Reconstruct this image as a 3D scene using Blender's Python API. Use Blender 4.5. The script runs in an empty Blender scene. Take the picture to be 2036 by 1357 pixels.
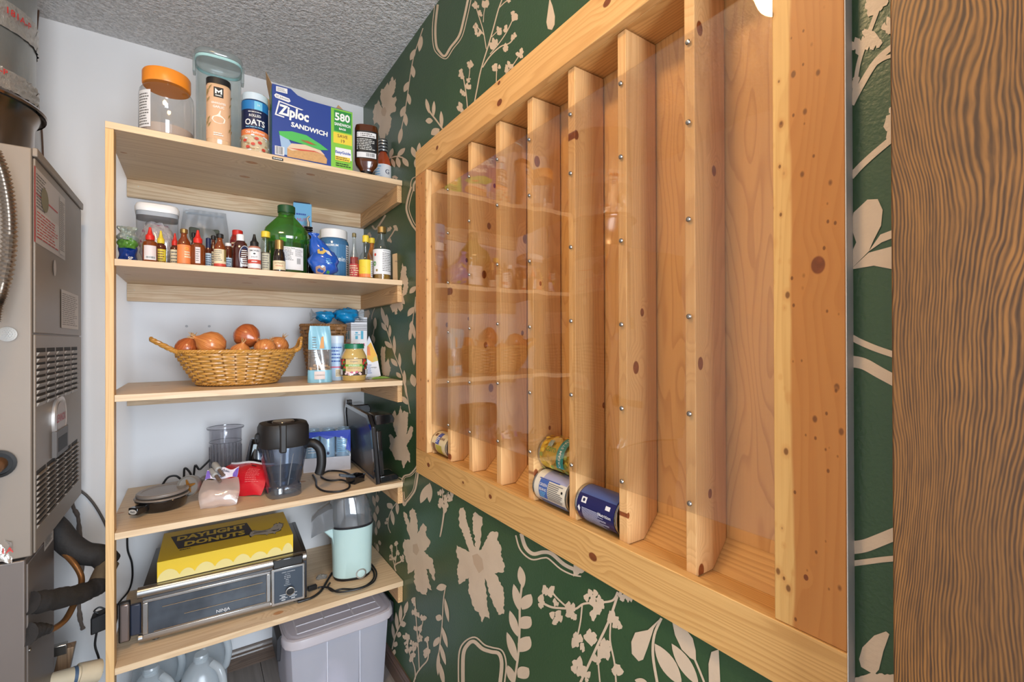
import bpy, bmesh, math, random
from mathutils import Vector, Matrix
from mathutils.geometry import tessellate_polygon
random.seed(7)
S = bpy.context.scene
COL = S.collection
pi = math.pi
V = Vector
# ------------------------------------------------------------------ camera, world, lights, exposure
EYE = V((0, 0, 1.33))
FPX, CX, CY = 920.0, 1018.0, 678.5
R_ = V((0.8268, -0.5626, -0.0030)); U_ = V((0.0012, -0.0037, 1.0)); F_ = V((0.5626, 0.8268, 0.0024))
cam_d = bpy.data.cameras.new('camera'); cam = bpy.data.objects.new('camera', cam_d); COL.objects.link(cam)
cam_d.sensor_width = 36.0; cam_d.lens = FPX / 2036 * 36.0; cam_d.clip_start = 0.02
M = Matrix((R_, U_, -F_)).transposed().to_4x4(); M.translation = EYE
cam.matrix_world = M
S.camera = cam
S.view_settings.view_transform = 'Standard'; S.view_settings.look = 'None'
S.view_settings.gamma = 1.0; S.view_settings.use_curve_mapping = False
S.view_settings.exposure = 0.0
w = bpy.data.worlds.new('world'); S.world = w; w.use_nodes = True
w.node_tree.nodes['Background'].inputs[0].default_value = (0.62, 0.72, 0.9, 1)
w.node_tree.nodes['Background'].inputs[1].default_value = 1.0

def area(name, loc, tgt, sx, sy, power, col):
    l = bpy.data.lights.new(name, 'AREA'); l.shape = 'RECTANGLE'; l.size = sx; l.size_y = sy
    l.energy = power; l.color = col
    o = bpy.data.objects.new(name, l); COL.objects.link(o); o.location = loc
    o.rotation_euler = (V(tgt) - V(loc)).to_track_quat('-Z', 'Y').to_euler()
    return o
# daylight of the next room, coming in through the open doorway behind the camera
area('doorway_daylight', (0.16, -1.35, 1.30), (0.0, 1.9, 1.2), 0.8, 1.9, 86, (0.80, 0.90, 1.0))
LAMP_GLOW = 50.0

# ------------------------------------------------------------------ photo pixel -> point on a real plane
def ray(u, v):
    return R_ * ((u - CX) / FPX) + U_ * ((CY - v) / FPX) + F_
def onX(u, v, X):
    r = ray(u, v); return EYE + r * (X / r.x)
def onY(u, v, Y):
    r = ray(u, v); return EYE + r * (Y / r.y)
def onZ(u, v, Z):
    r = ray(u, v); return EYE + r * ((Z - EYE.z) / r.z)

# ------------------------------------------------------------------ materials
def lin(c):
    f = lambda x: (x / 12.92 if x <= 0.04045 else ((x + 0.055) / 1.055) ** 2.4)
    return tuple(f(x / 255.0) for x in c[:3]) + (1.0,)
MATS = {}
class NT:
    def __init__(s, name):
        s.m = bpy.data.materials.new(name); s.m.use_nodes = True
        s.t = s.m.node_tree; s.n = s.t.nodes; s.b = s.n['Principled BSDF']; s.out = s.n['Material Output']
        MATS[name] = s.m
    def add(s, typ, **kw):
        n = s.n.new(typ)
        for k, v in kw.items(): setattr(n, k, v)
        return n
    def link(s, a, b): s.t.links.new(a, b)
    def val(s, sock, v):
        if hasattr(v, 'links') or isinstance(v, bpy.types.NodeSocket): s.link(v, sock)
        else: sock.default_value = v
    def math(s, op, a, b=0.0, c=None, clamp=False):
        n = s.add('ShaderNodeMath', operation=op, use_clamp=clamp)
        s.val(n.inputs[0], a); s.val(n.inputs[1], b)
        if c is not None: s.val(n.inputs[2], c)
        return n.outputs[0]
    def rng(s, x, a, b, c, d, smooth=True):
        n = s.add('ShaderNodeMapRange', interpolation_type='SMOOTHSTEP' if smooth else 'LINEAR')
        s.val(n.inputs[0], x)
        for i, q in enumerate((a, b, c, d)): n.inputs[i + 1].default_value = q
        return n.outputs[0]
    def mix(s, f, a, b, blend='MIX'):
        n = s.add('ShaderNodeMix', data_type='RGBA', blend_type=blend)
        s.val(n.inputs[0], f); s.val(n.inputs[6], a); s.val(n.inputs[7], b)
        return n.outputs[2]
    def noise(s, vec, scale, detail=2.0, w=None, rough=0.5, dist=0.0):
        n = s.add('ShaderNodeTexNoise', noise_dimensions='4D' if w is not None else '3D')
        if vec is not None: s.link(vec, n.inputs['Vector'])
        n.inputs['Scale'].default_value = scale; n.inputs['Detail'].default_value = detail
        n.inputs['Roughness'].default_value = rough; n.inputs['Distortion'].default_value = dist
        if w is not None: s.val(n.inputs['W'], w)
        return n.outputs['Fac']
    def obj(s): return s.add('ShaderNodeTexCoord').outputs['Object']
    def vmul(s, vec, k):
        n = s.add('ShaderNodeVectorMath', operation='MULTIPLY'); s.link(vec, n.inputs[0]); n.inputs[1].default_value = k
        return n.outputs[0]
    def bump(s, h, strength, dist):
        n = s.add('ShaderNodeBump'); s.link(h, n.inputs['Height'])
        n.inputs['Strength'].default_value = strength; n.inputs['Distance'].default_value = dist
        s.link(n.outputs[0], s.b.inputs['Normal']); return n.outputs[0]
    def p(s, **kw):
        al = dict(col='Base Color', rough='Roughness', metal='Metallic', spec='Specular IOR Level', coat='Coat Weight',
                  trans='Transmission Weight', alpha='Alpha', ior='IOR', sheen='Sheen Weight', sss='Subsurface Weight',
                  em='Emission Color', es='Emission Strength', aniso='Anisotropic')
        for k, v in kw.items():
            if k in ('col', 'em') and isinstance(v, (tuple, list)): v = lin(v)
            s.val(s.b.inputs[al[k]], v)
        return s

def flat(name, col, rough=0.5, metal=0.0, coat=0.0, spec=0.5, var=0.0, vs=30.0, bump=0.0, bs=120.0, bd=0.001, vscale=(1, 1, 1)):
    if name in MATS: return MATS[name]
    t = NT(name); t.p(rough=rough, metal=metal, coat=coat, spec=spec)
    t.b.inputs['Coat Roughness'].default_value = 0.08
    c = lin(col)
    o = t.vmul(t.obj(), vscale) if (var or bump) else None
    if var:
        n = t.noise(o, vs, 4.0)
        d = tuple(x * (1 - var) for x in c[:3]) + (1,); l = tuple(min(1, x * (1 + var)) for x in c[:3]) + (1,)
        t.p(col=t.mix(n, d, l))
    else: t.b.inputs['Base Color'].default_value = c
    if bump: t.bump(t.noise(o, bs, 3.0), bump, bd)
    return t.m

def clear(name, tint=(255, 255, 255), gloss=0.04, edge=0.9, rough=0.02, haze=0.0, hazecol=(255, 255, 255), bump=0.0, bs=8.0, bd=0.01, ior=1.49):
    """thin clear plastic or glass sheet: see-through with Fresnel reflections, optionally milky"""
    if name in MATS: return MATS[name]
    t = NT(name); t.n.remove(t.b)
    tr = t.add('ShaderNodeBsdfTransparent'); tr.inputs[0].default_value = lin(tint)
    gl = t.add('ShaderNodeBsdfGlossy'); gl.inputs['Roughness'].default_value = rough
    fr = t.add('ShaderNodeFresnel')   # a sheet is never entered, so its far side gets the same index as its near side
    t.link(t.rng(t.add('ShaderNodeNewGeometry').outputs['Backfacing'], 0.0, 1.0, ior, 1.0 / ior, False), fr.inputs[0])
    if bump:
        bn = t.add('ShaderNodeBump'); t.link(t.noise(t.obj(), bs, 1.5), bn.inputs['Height'])
        bn.inputs['Strength'].default_value = bump; bn.inputs['Distance'].default_value = bd
        t.link(bn.outputs[0], gl.inputs['Normal']); t.link(bn.outputs[0], fr.inputs['Normal'])
    base = tr.outputs[0]
    if haze:
        df = t.add('ShaderNodeBsdfDiffuse'); df.inputs[0].default_value = lin(hazecol)
        tl = t.add('ShaderNodeBsdfTranslucent'); tl.inputs[0].default_value = lin(hazecol)
        m0 = t.add('ShaderNodeMixShader'); m0.inputs[0].default_value = 0.5
        t.link(df.outputs[0], m0.inputs[1]); t.link(tl.outputs[0], m0.inputs[2])
        m1 = t.add('ShaderNodeMixShader'); m1.inputs[0].default_value = haze
        t.link(base, m1.inputs[1]); t.link(m0.outputs[0], m1.inputs[2]); base = m1.outputs[0]
    f = t.math('ADD', t.math('MULTIPLY', fr.outputs[0], edge), gloss * 0.3, clamp=True)
    m2 = t.add('ShaderNodeMixShader'); t.link(f, m2.inputs[0]); t.link(base, m2.inputs[1]); t.link(gl.outputs[0], m2.inputs[2])
    t.link(m2.outputs[0], t.out.inputs['Surface'])
    return t.m

def wood(name, light, dark, axis='Y', freq=55.0, warp=1.4, band=0.45, rough=0.45, knotcol=(96, 52, 26), knots=(), rk=None,
         heart=None, pecks=False, thick=None, fiber=0.22, coat=0.0, band_pow=2.0, patch=None, stretch=0.10):
    """sawn timber; axis = grain direction in object space.  knots = [(along, across, radius)] across measured on axis 'thick'"""
    if name in MATS: return MATS[name]
    t = NT(name)
    sep = t.add('ShaderNodeSeparateXYZ'); t.link(t.obj(), sep.inputs[0])
    comp = {'X': sep.outputs[0], 'Y': sep.outputs[1], 'Z': sep.outputs[2]}
    al = comp[axis]; oth = [k for k in 'XYZ' if k != axis]
    ac = comp[thick] if thick else t.math('ADD', comp[oth[0]], comp[oth[1]])
    k2 = [k for k in oth if k != thick]
    rnd = t.math('MULTIPLY', t.add('ShaderNodeObjectInfo').outputs['Random'], 37.0)
    def cv(a, b):
        c = t.add('ShaderNodeCombineXYZ')
        t.link(t.math('MULTIPLY', ac, a), c.inputs[0]); t.link(t.math('MULTIPLY', al, b), c.inputs[1])
        t.link(t.math('MULTIPLY', comp[k2[-1]], a), c.inputs[2]); return c.outputs[0]
    w1 = t.noise(cv(11, 11 * stretch), 1.0, 2.0, w=rnd)
    ring = t.math('ADD', t.math('MULTIPLY', ac, freq), t.math('MULTIPLY', w1, freq * 0.10 * warp))
    kmask = None
    for (ka, kc, kr) in knots:
        da = t.math('MULTIPLY', t.math('SUBTRACT', al, ka), 0.72); dc = t.math('SUBTRACT', ac, kc)
        d = t.math('SQRT', t.math('ADD', t.math('MULTIPLY', da, da), t.math('MULTIPLY', dc, dc)))
        ring = t.math('ADD', ring, t.math('MULTIPLY', t.rng(d, kr * 0.8, kr * 4.5, 1.0, 0.0), freq * kr * 1.6))
        mk = t.rng(d, kr * 0.8, kr * 1.05, 1.0, 0.0)
        kmask = mk if kmask is None else t.math('MAXIMUM', kmask, mk)
    if rk:
        sc, rad, thr = rk
        vo = t.add('ShaderNodeTexVoronoi', feature='F1', voronoi_dimensions='2D'); vo.inputs['Scale'].default_value = 1.0; vo.inputs['Randomness'].default_value = 0.9
        kc = t.add('ShaderNodeCombineXYZ'); t.link(t.math('ADD', t.math('MULTIPLY', ac, sc), rnd), kc.inputs[0]); t.link(t.math('ADD', t.math('MULTIPLY', al, sc * 0.65), t.math('MULTIPLY', rnd, 0.37)), kc.inputs[1])
        t.link(kc.outputs[0], vo.inputs['Vector'])
        sc_ = t.add('ShaderNodeSeparateColor'); t.link(vo.outputs['Color'], sc_.inputs[0])
        on = t.math('GREATER_THAN', sc_.outputs[0], thr)
        r2 = t.math('MULTIPLY', t.math('ADD', sc_.outputs[1], 0.5), rad)
        q = t.math('DIVIDE', vo.outputs['Distance'], r2)
        mk = t.math('MULTIPLY', t.rng(q, 0.8, 1.0, 1.0, 0.0), on)
        ring = t.math('ADD', ring, t.math('MULTIPLY', t.math('MULTIPLY', t.rng(q, 0.7, 4.0, 1.0, 0.0), on), 3.0))
        kmask = mk if kmask is None else t.math('MAXIMUM', kmask, mk)
    sn = t.math('FRACT', ring)
    tri = t.rng(sn, 0.0, 0.82, 0.0, 1.0)
    tri = t.math('MULTIPLY', tri, t.rng(sn, 0.84, 0.98, 1.0, 0.0))
    bandv = t.math('POWER', tri, band_pow)
    fib = t.noise(cv(420, 7), 1.0, 2.0, w=rnd)
    slow = t.noise(cv(14, 1.5), 1.0, 2.0, w=t.math('ADD', rnd, 5.0))
    L, D = lin(light), lin(dark)
    base = t.mix(t.math('MULTIPLY', slow, 0.35), L, D)
    if heart:   # (axis across position, width of the wave, colour): heartwood beyond that edge
        hp, hw, hc, sgn = heart
        edge = t.math('ADD', t.math('SUBTRACT', ac, hp), t.math('MULTIPLY', t.math('SUBTRACT', t.noise(cv(6, 5.5), 1.0, 2.0), 0.5), hw))
        edge = t.math('MULTIPLY', edge, sgn)
        base = t.mix(t.rng(edge, -0.001, 0.0035, 0.0, 1.0), base, t.mix(t.math('MULTIPLY', slow, 0.6), lin(hc), lin(tuple(x * 0.86 for x in hc))))
    if patch:
        base = t.mix(t.math('MULTIPLY', t.rng(t.noise(cv(26, 6), 1.0, 3.0, w=rnd), 0.5, 0.62, 0.0, 1.0), 0.55), base, lin(patch))
    c = t.mix(t.math('MULTIPLY', bandv, band), base, t.mix(1.0, base, D, 'MULTIPLY') if heart else D)
    c = t.mix(t.math('MULTIPLY', t.rng(fib, 0.35, 0.75, 0.0, 1.0), fiber), c, D)
    if pecks:
        for (sc, rad, thr) in ((40.0, 0.15, 0.12), (80.0, 0.17, 0.45)):
            vo = t.add('ShaderNodeTexVoronoi', feature='F1'); t.link(cv(sc, sc * 0.62), vo.inputs['Vector']); vo.inputs['Scale'].default_value = 1.0
            sc_ = t.add('ShaderNodeSeparateColor'); t.link(vo.outputs['Color'], sc_.inputs[0])
            on = t.math('MULTIPLY', t.math('GREATER_THAN', sc_.outputs[0], thr), 0.85)
            mk = t.math('MULTIPLY', t.rng(vo.outputs['Distance'], rad * 0.5, rad, 1.0, 0.0), on)
            halo = t.math('MULTIPLY', t.rng(vo.outputs['Distance'], rad, rad * 2.2, 0.35, 0.0), on)
            c = t.mix(halo, c, lin((196, 128, 62))); c = t.mix(mk, c, lin((112, 66, 30)))
    if kmask is not None:
        kc2 = t.mix(t.noise(cv(160, 110), 1.0, 2.0), lin(knotcol), lin(tuple(min(255, x * 1.5) for x in knotcol)))
        c = t.mix(kmask, c, kc2)
    t.p(col=c, rough=rough, coat=coat, spec=0.35)
    t.bump(t.math('ADD', fib, bandv), 0.12, 0.0006)
    return t.m

# ------------------------------------------------------------------ mesh building
class MB:
    def __init__(s): s.v = []; s.f = []; s.m = []
    def add(s, vs, fs, mi=0):
        o = len(s.v); s.v += [tuple(p) for p in vs]
        for q in fs: s.f.append(tuple(i + o for i in q)); s.m.append(mi)
        return s
    def box(s, x0, x1, y0, y1, z0, z1, mi=0):
        return s.add([(x, y, z) for z in (z0, z1) for y in (y0, y1) for x in (x0, x1)],
                     [(0, 2, 3, 1), (4, 5, 7, 6), (0, 1, 5, 4), (2, 6, 7, 3), (0, 4, 6, 2), (1, 3, 7, 5)], mi)
    def obox(s, O, ex, ey, ez, mi=0):
        O = V(O); ex = V(ex); ey = V(ey); ez = V(ez)
        return s.add([O + ex * i + ey * j + ez * k for k in (0, 1) for j in (0, 1) for i in (0, 1)],
                     [(0, 2, 3, 1), (4, 5, 7, 6), (0, 1, 5, 4), (2, 6, 7, 3), (0, 4, 6, 2), (1, 3, 7, 5)], mi)
    def rings(s, rings, mi=0, cap0=True, cap1=True, closed=True):
        n = len(rings[0]); o = len(s.v)
        for r in rings: s.v += [tuple(p) for p in r]
        for i in range(len(rings) - 1):
            for j in range(n if closed else n - 1):
                k = (j + 1) % n
                s.f.append((o + i * n + j, o + i * n + k, o + (i + 1) * n + k, o + (i + 1) * n + j)); s.m.append(mi)
        if cap0: s.f.append(tuple(o + j for j in reversed(range(n)))); s.m.append(mi)
        if cap1: s.f.append(tuple(o + (len(rings) - 1) * n + j for j in range(n))); s.m.append(mi)
        return s
    def lathe(s, prof, seg=24, c=(0, 0, 0), sx=1.0, sy=1.0, n=2.0, mi=0, axis='Z', caps=True, off=None, wob=None):
        """surface of revolution (or rounded-square section, n>2) about a vertical axis through c"""
        rg = []
        for i, (r, z) in enumerate(prof):
            ring = []
            ox, oy = off(z) if off else (0, 0)
            for j in range(seg):
                a = 2 * pi * j / seg
                x, y = sq(a, n); rr = max(r, 1e-5) * (wob(a, z) if wob else 1.0)
                x, y = x * rr * sx + ox, y * rr * sy + oy
                if axis == 'Z': q = (x, y, z)
                elif axis == 'Y': q = (x, z, y)
                else: q = (z, x, y)
                ring.append((c[0] + q[0], c[1] + q[1], c[2] + q[2]))
            rg.append(ring)
        return s.rings(rg, mi, caps, caps)
    def tube(s, pts, r, seg=8, mi=0, caps=True, up=None):
        pts = [V(p) for p in pts]; n = len(pts); rg = []
        prev = None
        for i in range(n):
            d = (pts[min(i + 1, n - 1)] - pts[max(i - 1, 0)])
            if d.length < 1e-9: d = V((0, 0, 1))
            d.normalize()
            if prev is None:
                a = V((0, 0, 1)) if abs(d.z) < 0.9 else V((1, 0, 0))
                a = (a - d * a.dot(d)).normalized()
            else: a = (prev - d * prev.dot(d)); a = a.normalized() if a.length > 1e-6 else prev
            prev = a; b = d.cross(a)
            rr = r[i] if isinstance(r, (list, tuple)) else r
            rg.append([pts[i] + (a * math.cos(2 * pi * k / seg) + b * math.sin(2 * pi * k / seg)) * rr for k in range(seg)])
        return s.rings(rg, mi, caps, caps)
    def prism(s, poly, d, mi=0, mi_side=None):
        """poly: list of 3D points (planar), extruded by vector d"""
        poly = [V(p) for p in poly]; n = len(poly); d = V(d); o = len(s.v)
        s.v += [tuple(p) for p in poly] + [tuple(p + d) for p in poly]
        tri = tessellate_polygon([poly])
        ms = mi if mi_side is None else mi_side
        for t in tri:
            s.f.append(tuple(o + i for i in t)); s.m.append(mi)
            s.f.append(tuple(o + n + i for i in reversed(t))); s.m.append(mi)
        for i in range(n):
            j = (i + 1) % n; s.f.append((o + i, o + j, o + n + j, o + n + i)); s.m.append(ms)
        return s
    def sheet(s, poly, mi=0):
        poly = [V(p) for p in poly]; o = len(s.v); s.v += [tuple(p) for p in poly]
        for t in tessellate_polygon([poly]): s.f.append(tuple(o + i for i in t)); s.m.append(mi)
        return s
    def grid(s, fn, nu, nv, mi=0):
        o = len(s.v)
        for j in range(nv + 1):
            for i in range(nu + 1): s.v.append(tuple(fn(i / nu, j / nv)))
        for j in range(nv):
            for i in range(nu):
                a = o + j * (nu + 1) + i; s.f.append((a, a + 1, a + nu + 2, a + nu + 1)); s.m.append(mi)
        return s
    def blob(s, c, rx, ry, rz, seg=16, rows=10, mi=0, fn=None):
        rg = []
        for i in range(rows + 1):
            t = pi * i / rows
            ring = []
            for j in range(seg):
                a = 2 * pi * j / seg
                d = V((math.sin(t) * math.cos(a), math.sin(t) * math.sin(a), -math.cos(t)))
                k = fn(d) if fn else 1.0
                ring.append((c[0] + d.x * rx * k, c[1] + d.y * ry * k, c[2] + d.z * rz * k))
            rg.append(ring)
        return s.rings(rg, mi, True, True)
    def clamp(s, z0=0.0003):
        s.v = [(x, y, max(z, z0 + 0.00001 * (i % 7))) for i, (x, y, z) in enumerate(s.v)]; return s
    def build(s, name, mats, parent=None, bev=0.0, ang=38.0, world=True, norm=True, shade=True):
        me = bpy.data.meshes.new(name)
        off = V((0, 0, 0))
        if parent is not None and world: off = wloc(parent)
        me.from_pydata([tuple(V(p) - off) for p in s.v], [], s.f)
        for m in (mats if isinstance(mats, (list, tuple)) else [mats]): me.materials.append(m)
        me.polygons.foreach_set('material_index', s.m)
        if norm:
            b = bmesh.new(); b.from_mesh(me); bmesh.ops.recalc_face_normals(b, faces=b.faces); b.to_mesh(me); b.free()
        if shade:
            me.polygons.foreach_set('use_smooth', [True] * len(me.polygons)); me.set_sharp_from_angle(angle=math.radians(ang))
        me.update()
        o = bpy.data.objects.new(name, me); COL.objects.link(o)
        if parent is not None: o.parent = parent
        if bev:
            md = o.modifiers.new('bevel', 'BEVEL'); md.width = bev; md.segments = 2; md.limit_method = 'ANGLE'
        return o
def sq(a, n):
    c, q = math.cos(a), math.sin(a)
    if n == 2.0: return c, q
    k = (abs(c) ** n + abs(q) ** n) ** (-1.0 / n)
    return c * k, q * k
def wloc(o):
    l = V((0, 0, 0))
    while o is not None: l = l + o.location; o = o.parent
    return l
def tag(o, label, cat, group=None):
    o['label'] = label; o['category'] = cat
    if group: o['group'] = group
    return o
def thing(name, label, cat, loc=(0, 0, 0), rz=0.0, group=None, rot=None):
    o = bpy.data.objects.new(name, None); COL.objects.link(o); o.location = loc
    o.rotation_euler = rot if rot else (0, 0, rz); o.empty_display_size = 0.05
    return tag(o, label, cat, group)
def struct(o): o['kind'] = 'structure'; return o
def facing(X, Y): return -math.atan2(X, Y)
def smooth_path(pts, k=6):
    pts = [V(p) for p in pts]; out = []
    for i in range(len(pts) - 1):
        p0 = pts[max(i - 1, 0)]; p1 = pts[i]; p2 = pts[i + 1]; p3 = pts[min(i + 2, len(pts) - 1)]
        for j in range(k):
            t = j / k
            out.append(0.5 * ((2 * p1) + (p2 - p0) * t + (2 * p0 - 5 * p1 + 4 * p2 - p3) * t * t + (3 * p1 - p0 - 3 * p2 + p3) * t ** 3))
    out.append(pts[-1]); return out

# ------------------------------------------------------------------ flat print: lettering and label shapes
_tx = {}
def text_shape(s, size, bold=0.0, shear=0.0, space=1.0):
    k = (s, bold, shear, space)
    if k not in _tx:
        cu = bpy.data.curves.new('lettering', 'FONT'); cu.body = s; cu.size = 1.0; cu.align_x = 'CENTER'; cu.align_y = 'CENTER'
        cu.offset = bold; cu.shear = shear; cu.resolution_u = 2; cu.space_character = space
        o = bpy.data.objects.new('lettering', cu); me = bpy.data.meshes.new_from_object(o)
        _tx[k] = ([tuple(v.co) for v in me.vertices], [tuple(p.vertices) for p in me.polygons])
        bpy.data.objects.remove(o); bpy.data.curves.remove(cu); bpy.data.meshes.remove(me)
    vs, fs = _tx[k]
    return [(x * size, y * size) for x, y, z in vs], fs
class Print:
    """a printed surface: mp(x, y, h) -> point; h lifts later ink a hair above earlier ink"""
    def __init__(s, mp): s.mp = mp; s.art = MB(); s.let = MB(); s.am = []; s.lm = []; s.h = 0.0004; s.cx = 1.0
    def _mi(s, lst, m):
        if m not in lst: lst.append(m)
        return lst.index(m)
    def _up(s): s.h += 0.00012; return s.h
    def rect(s, x0, y0, x1, y1, m, nu=None):
        h = s._up(); nu = nu or max(1, int(abs(x1 - x0) / 0.004))
        s.art.grid(lambda a, b: s.mp(x0 + (x1 - x0) * a, y0 + (y1 - y0) * b, h), min(nu, 40), 1, s._mi(s.am, m)); return s
    def poly(s, pts, m):
        h = s._up(); mi = s._mi(s.am, m); o = len(s.art.v)
        s.art.v += [tuple(s.mp(x, y, h)) for x, y in pts]
        for t in tessellate_polygon([[V((x, y, 0)) for x, y in pts]]): s.art.f.append(tuple(o + i for i in t)); s.art.m.append(mi)
        return s
    def oval(s, cx, cy, rx, ry, m, n=24):
        return s.poly([(cx + rx * math.cos(2 * pi * i / n), cy + ry * math.sin(2 * pi * i / n)) for i in range(n)], m)
    def text(s, t, x, y, size, m, bold=0.0, shear=0.0, sx=1.0, rot=0.0, space=1.0):
        h = s._up() + 0.0003; vs, fs = text_shape(t, size, bold, shear, space); c, q = math.cos(rot), math.sin(rot)
        s.let.add([s.mp(x + (a * sx) * c - b * q, y + (a * sx) * q + b * c, h) for a, b in vs], fs, s._mi(s.lm, m)); return s
    def fit(s, t, x, y, wd, ht, m, bold=0.02, rot=0.0):
        """lettering stretched to a given width and cap height"""
        vs, fs = text_shape(t, 1.0, bold); a = [p[0] for p in vs]; b = [p[1] for p in vs]; h = s._up() + 0.0003
        kx = wd / (max(a) - min(a)); ky = ht / (max(b) - min(b)); ox = (max(a) + min(a)) / 2; oy = (max(b) + min(b)) / 2; c, q = math.cos(rot), math.sin(rot)
        s.let.add([s.mp(x + (i - ox) * kx * c - (j - oy) * ky * q, y + (i - ox) * kx * q + (j - oy) * ky * c, h) for i, j in vs], fs, s._mi(s.lm, m)); return s
    def lines(s, x0, x1, y0, y1, n, m, th=0.35, seed=1, ragged=0.3):
        r = random.Random(seed); h = s._up() + 0.0003; mi = s._mi(s.lm, m); dy = (y1 - y0) / n
        for i in range(n):
            a = x0 + (x1 - x0) * 0.0; b = x1 - (x1 - x0) * r.random() * ragged
            y = y0 + dy * (i + 0.5)
            # broken into word-long dashes
            x = a
            while x < b - 1e-5:
                wd = min((x1 - x0) * (0.08 + 0.16 * r.random()), b - x)
                s.let.add([s.mp(x, y - dy * th / 2, h), s.mp(x + wd, y - dy * th / 2, h), s.mp(x + wd, y + dy * th / 2, h), s.mp(x, y + dy * th / 2, h)], [(0, 1, 2, 3)], mi)
                x += wd + (x1 - x0) * 0.03
        return s
    def barcode(s, x0, y0, x1, y1, white, black, n=16, seed=3):
        s.rect(x0, y0, x1, y1, white); r = random.Random(seed); h = s._up() + 0.0002; mi = s._mi(s.lm, black)
        p = (x1 - x0) * 0.08; x = x0 + p; st = (x1 - x0 - 2 * p) / n
        for i in range(n):
            wd = st * (0.25 + 0.5 * r.random())
            s.let.add([s.mp(x, y0 + p, h), s.mp(x + wd, y0 + p, h), s.mp(x + wd, y1 - p * 0.6, h), s.mp(x, y1 - p * 0.6, h)], [(0, 1, 2, 3)], mi); x += st
        return s
    def build(s, parent, name='printed_label', letters='lettering'):
        o = None
        if s.art.f: o = s.art.build(name, s.am, parent, world=False, norm=False, shade=False)
        if s.let.f:
            p = o if (o is not None and parent.parent is None) else parent
            q = s.let.build(letters, s.lm, p, world=False, norm=False, shade=False); q['kind'] = 'stuff'
        return o
def plane_print(O, ex, ey):
    O = V(O); ex = V(ex).normalized(); ey = V(ey).normalized(); n = ex.cross(ey)
    return Print(lambda x, y, h: O + ex * x + ey * y + n * h)
def cyl_print(R, a0=0.0, sx=1.0, sy=1.0, n=2.0, c=(0, 0), taper=None):
    """x runs round the wall (metres of arc from the front, which faces -Y), y is height"""
    def mp(x, y, h):
        a = a0 + x / R - pi / 2; r = R + h + (taper(y) if taper else 0)
        if n == 2.0: return V((c[0] + r * math.cos(a) * sx, c[1] + r * math.sin(a) * sy, y))
        cx, cy = sq(a, n); return V((c[0] + cx * r * sx, c[1] + cy * r * sy, y))
    return Print(mp)
# ------------------------------------------------------------------ the setting
XW, YB, YF, XL, ZC = 0.651, 2.2, -0.72, -1.0, 2.442      # right wall, back wall, front wall, left wall, ceiling
t = NT('white_wall_paint'); o_ = t.obj()
t.p(col=t.mix(t.noise(o_, 1.6, 3.0), lin((222, 221, 222)), lin((232, 231, 231))), rough=0.55)
t.bump(t.noise(o_, 90.0, 3.0), 0.15, 0.001)
t = NT('popcorn_ceiling'); o_ = t.obj()
n1 = t.noise(o_, 105.0, 3.0, rough=0.6); n2 = t.noise(o_, 45.0, 2.0)
t.p(col=t.mix(t.rng(n1, 0.35, 0.62, 0.0, 1.0), lin((196, 193, 191)), lin((226, 223, 221))), rough=0.8)
t.bump(t.math('ADD', n1, t.math('MULTIPLY', n2, 0.6)), 1.0, 0.011)
t = NT('green_wall_paint'); o_ = t.obj()
gn = t.noise(t.vmul(o_, (1, 1, 0.6)), 5.0, 4.0)
t.p(col=t.mix(gn, lin((42, 70, 44)), lin((60, 88, 54))), rough=0.34, spec=0.5)
t.bump(t.noise(o_, 210.0, 2.5), 0.35, 0.0016)
t = NT('vinyl_plank'); o_ = t.obj()
rn = t.add('ShaderNodeObjectInfo').outputs['Random']
g1 = t.noise(t.vmul(o_, (60, 3, 1)), 1.0, 4.0, w=t.math('MULTIPLY', rn, 20.0))
t.p(col=t.mix(g1, lin((92, 84, 78)), lin((160, 150, 142))), rough=0.45)
wood('baseboard_oak', (112, 92, 78), (58, 45, 38), axis='X', freq=120, band=0.5, rough=0.35, coat=0.2, fiber=0.5)
wood('baseboard_oak_long', (112, 88, 72), (56, 42, 34), axis='Y', freq=120, band=0.5, rough=0.35, coat=0.2, fiber=0.5)
# oak door: strong dark stain in the pores
t = NT('stained_oak'); o_ = t.obj()
sp = t.add('ShaderNodeSeparateXYZ'); t.link(o_, sp.inputs[0])
swirl = t.noise(t.vmul(o_, (1, 4.5, 1.6)), 1.0, 2.0); wob = t.noise(t.vmul(o_, (1, 16, 7)), 1.0, 3.0)
yy = t.math('ADD', sp.outputs[1], t.math('ADD', t.math('MULTIPLY', swirl, 0.17), t.math('MULTIPLY', wob, 0.018)))
ln = t.math('ADD', t.math('MULTIPLY', t.math('SINE', t.math('MULTIPLY', yy, 2300.0)), 0.5), 0.5)
co = t.add('ShaderNodeCombineXYZ'); t.link(yy, co.inputs[1]); t.link(t.math('MULTIPLY', sp.outputs[2], 0.05), co.inputs[2])
f1 = t.noise(co.outputs[0], 620.0, 3.0, dist=0.4); f2 = t.noise(co.outputs[0], 120.0, 2.0); f3 = t.noise(t.vmul(o_, (1, 3.5, 2.2)), 1.0, 3.0)
fc = t.math('ADD', t.math('MULTIPLY', ln, 0.30), t.math('ADD', t.math('MULTIPLY', f1, 0.55), t.math('MULTIPLY', f2, 0.35)))
cc = t.mix(t.rng(fc, 0.36, 0.86, 0.0, 1.0), lin((58, 35, 14)), lin((146, 97, 43)))
cc = t.mix(t.math('MULTIPLY', t.rng(f3, 0.42, 0.68, 0.0, 1.0), 0.55), cc, lin((84, 54, 22)))
t.p(col=cc, rough=0.42, coat=0.15); t.bump(fc, 0.15, 0.0008)

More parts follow.
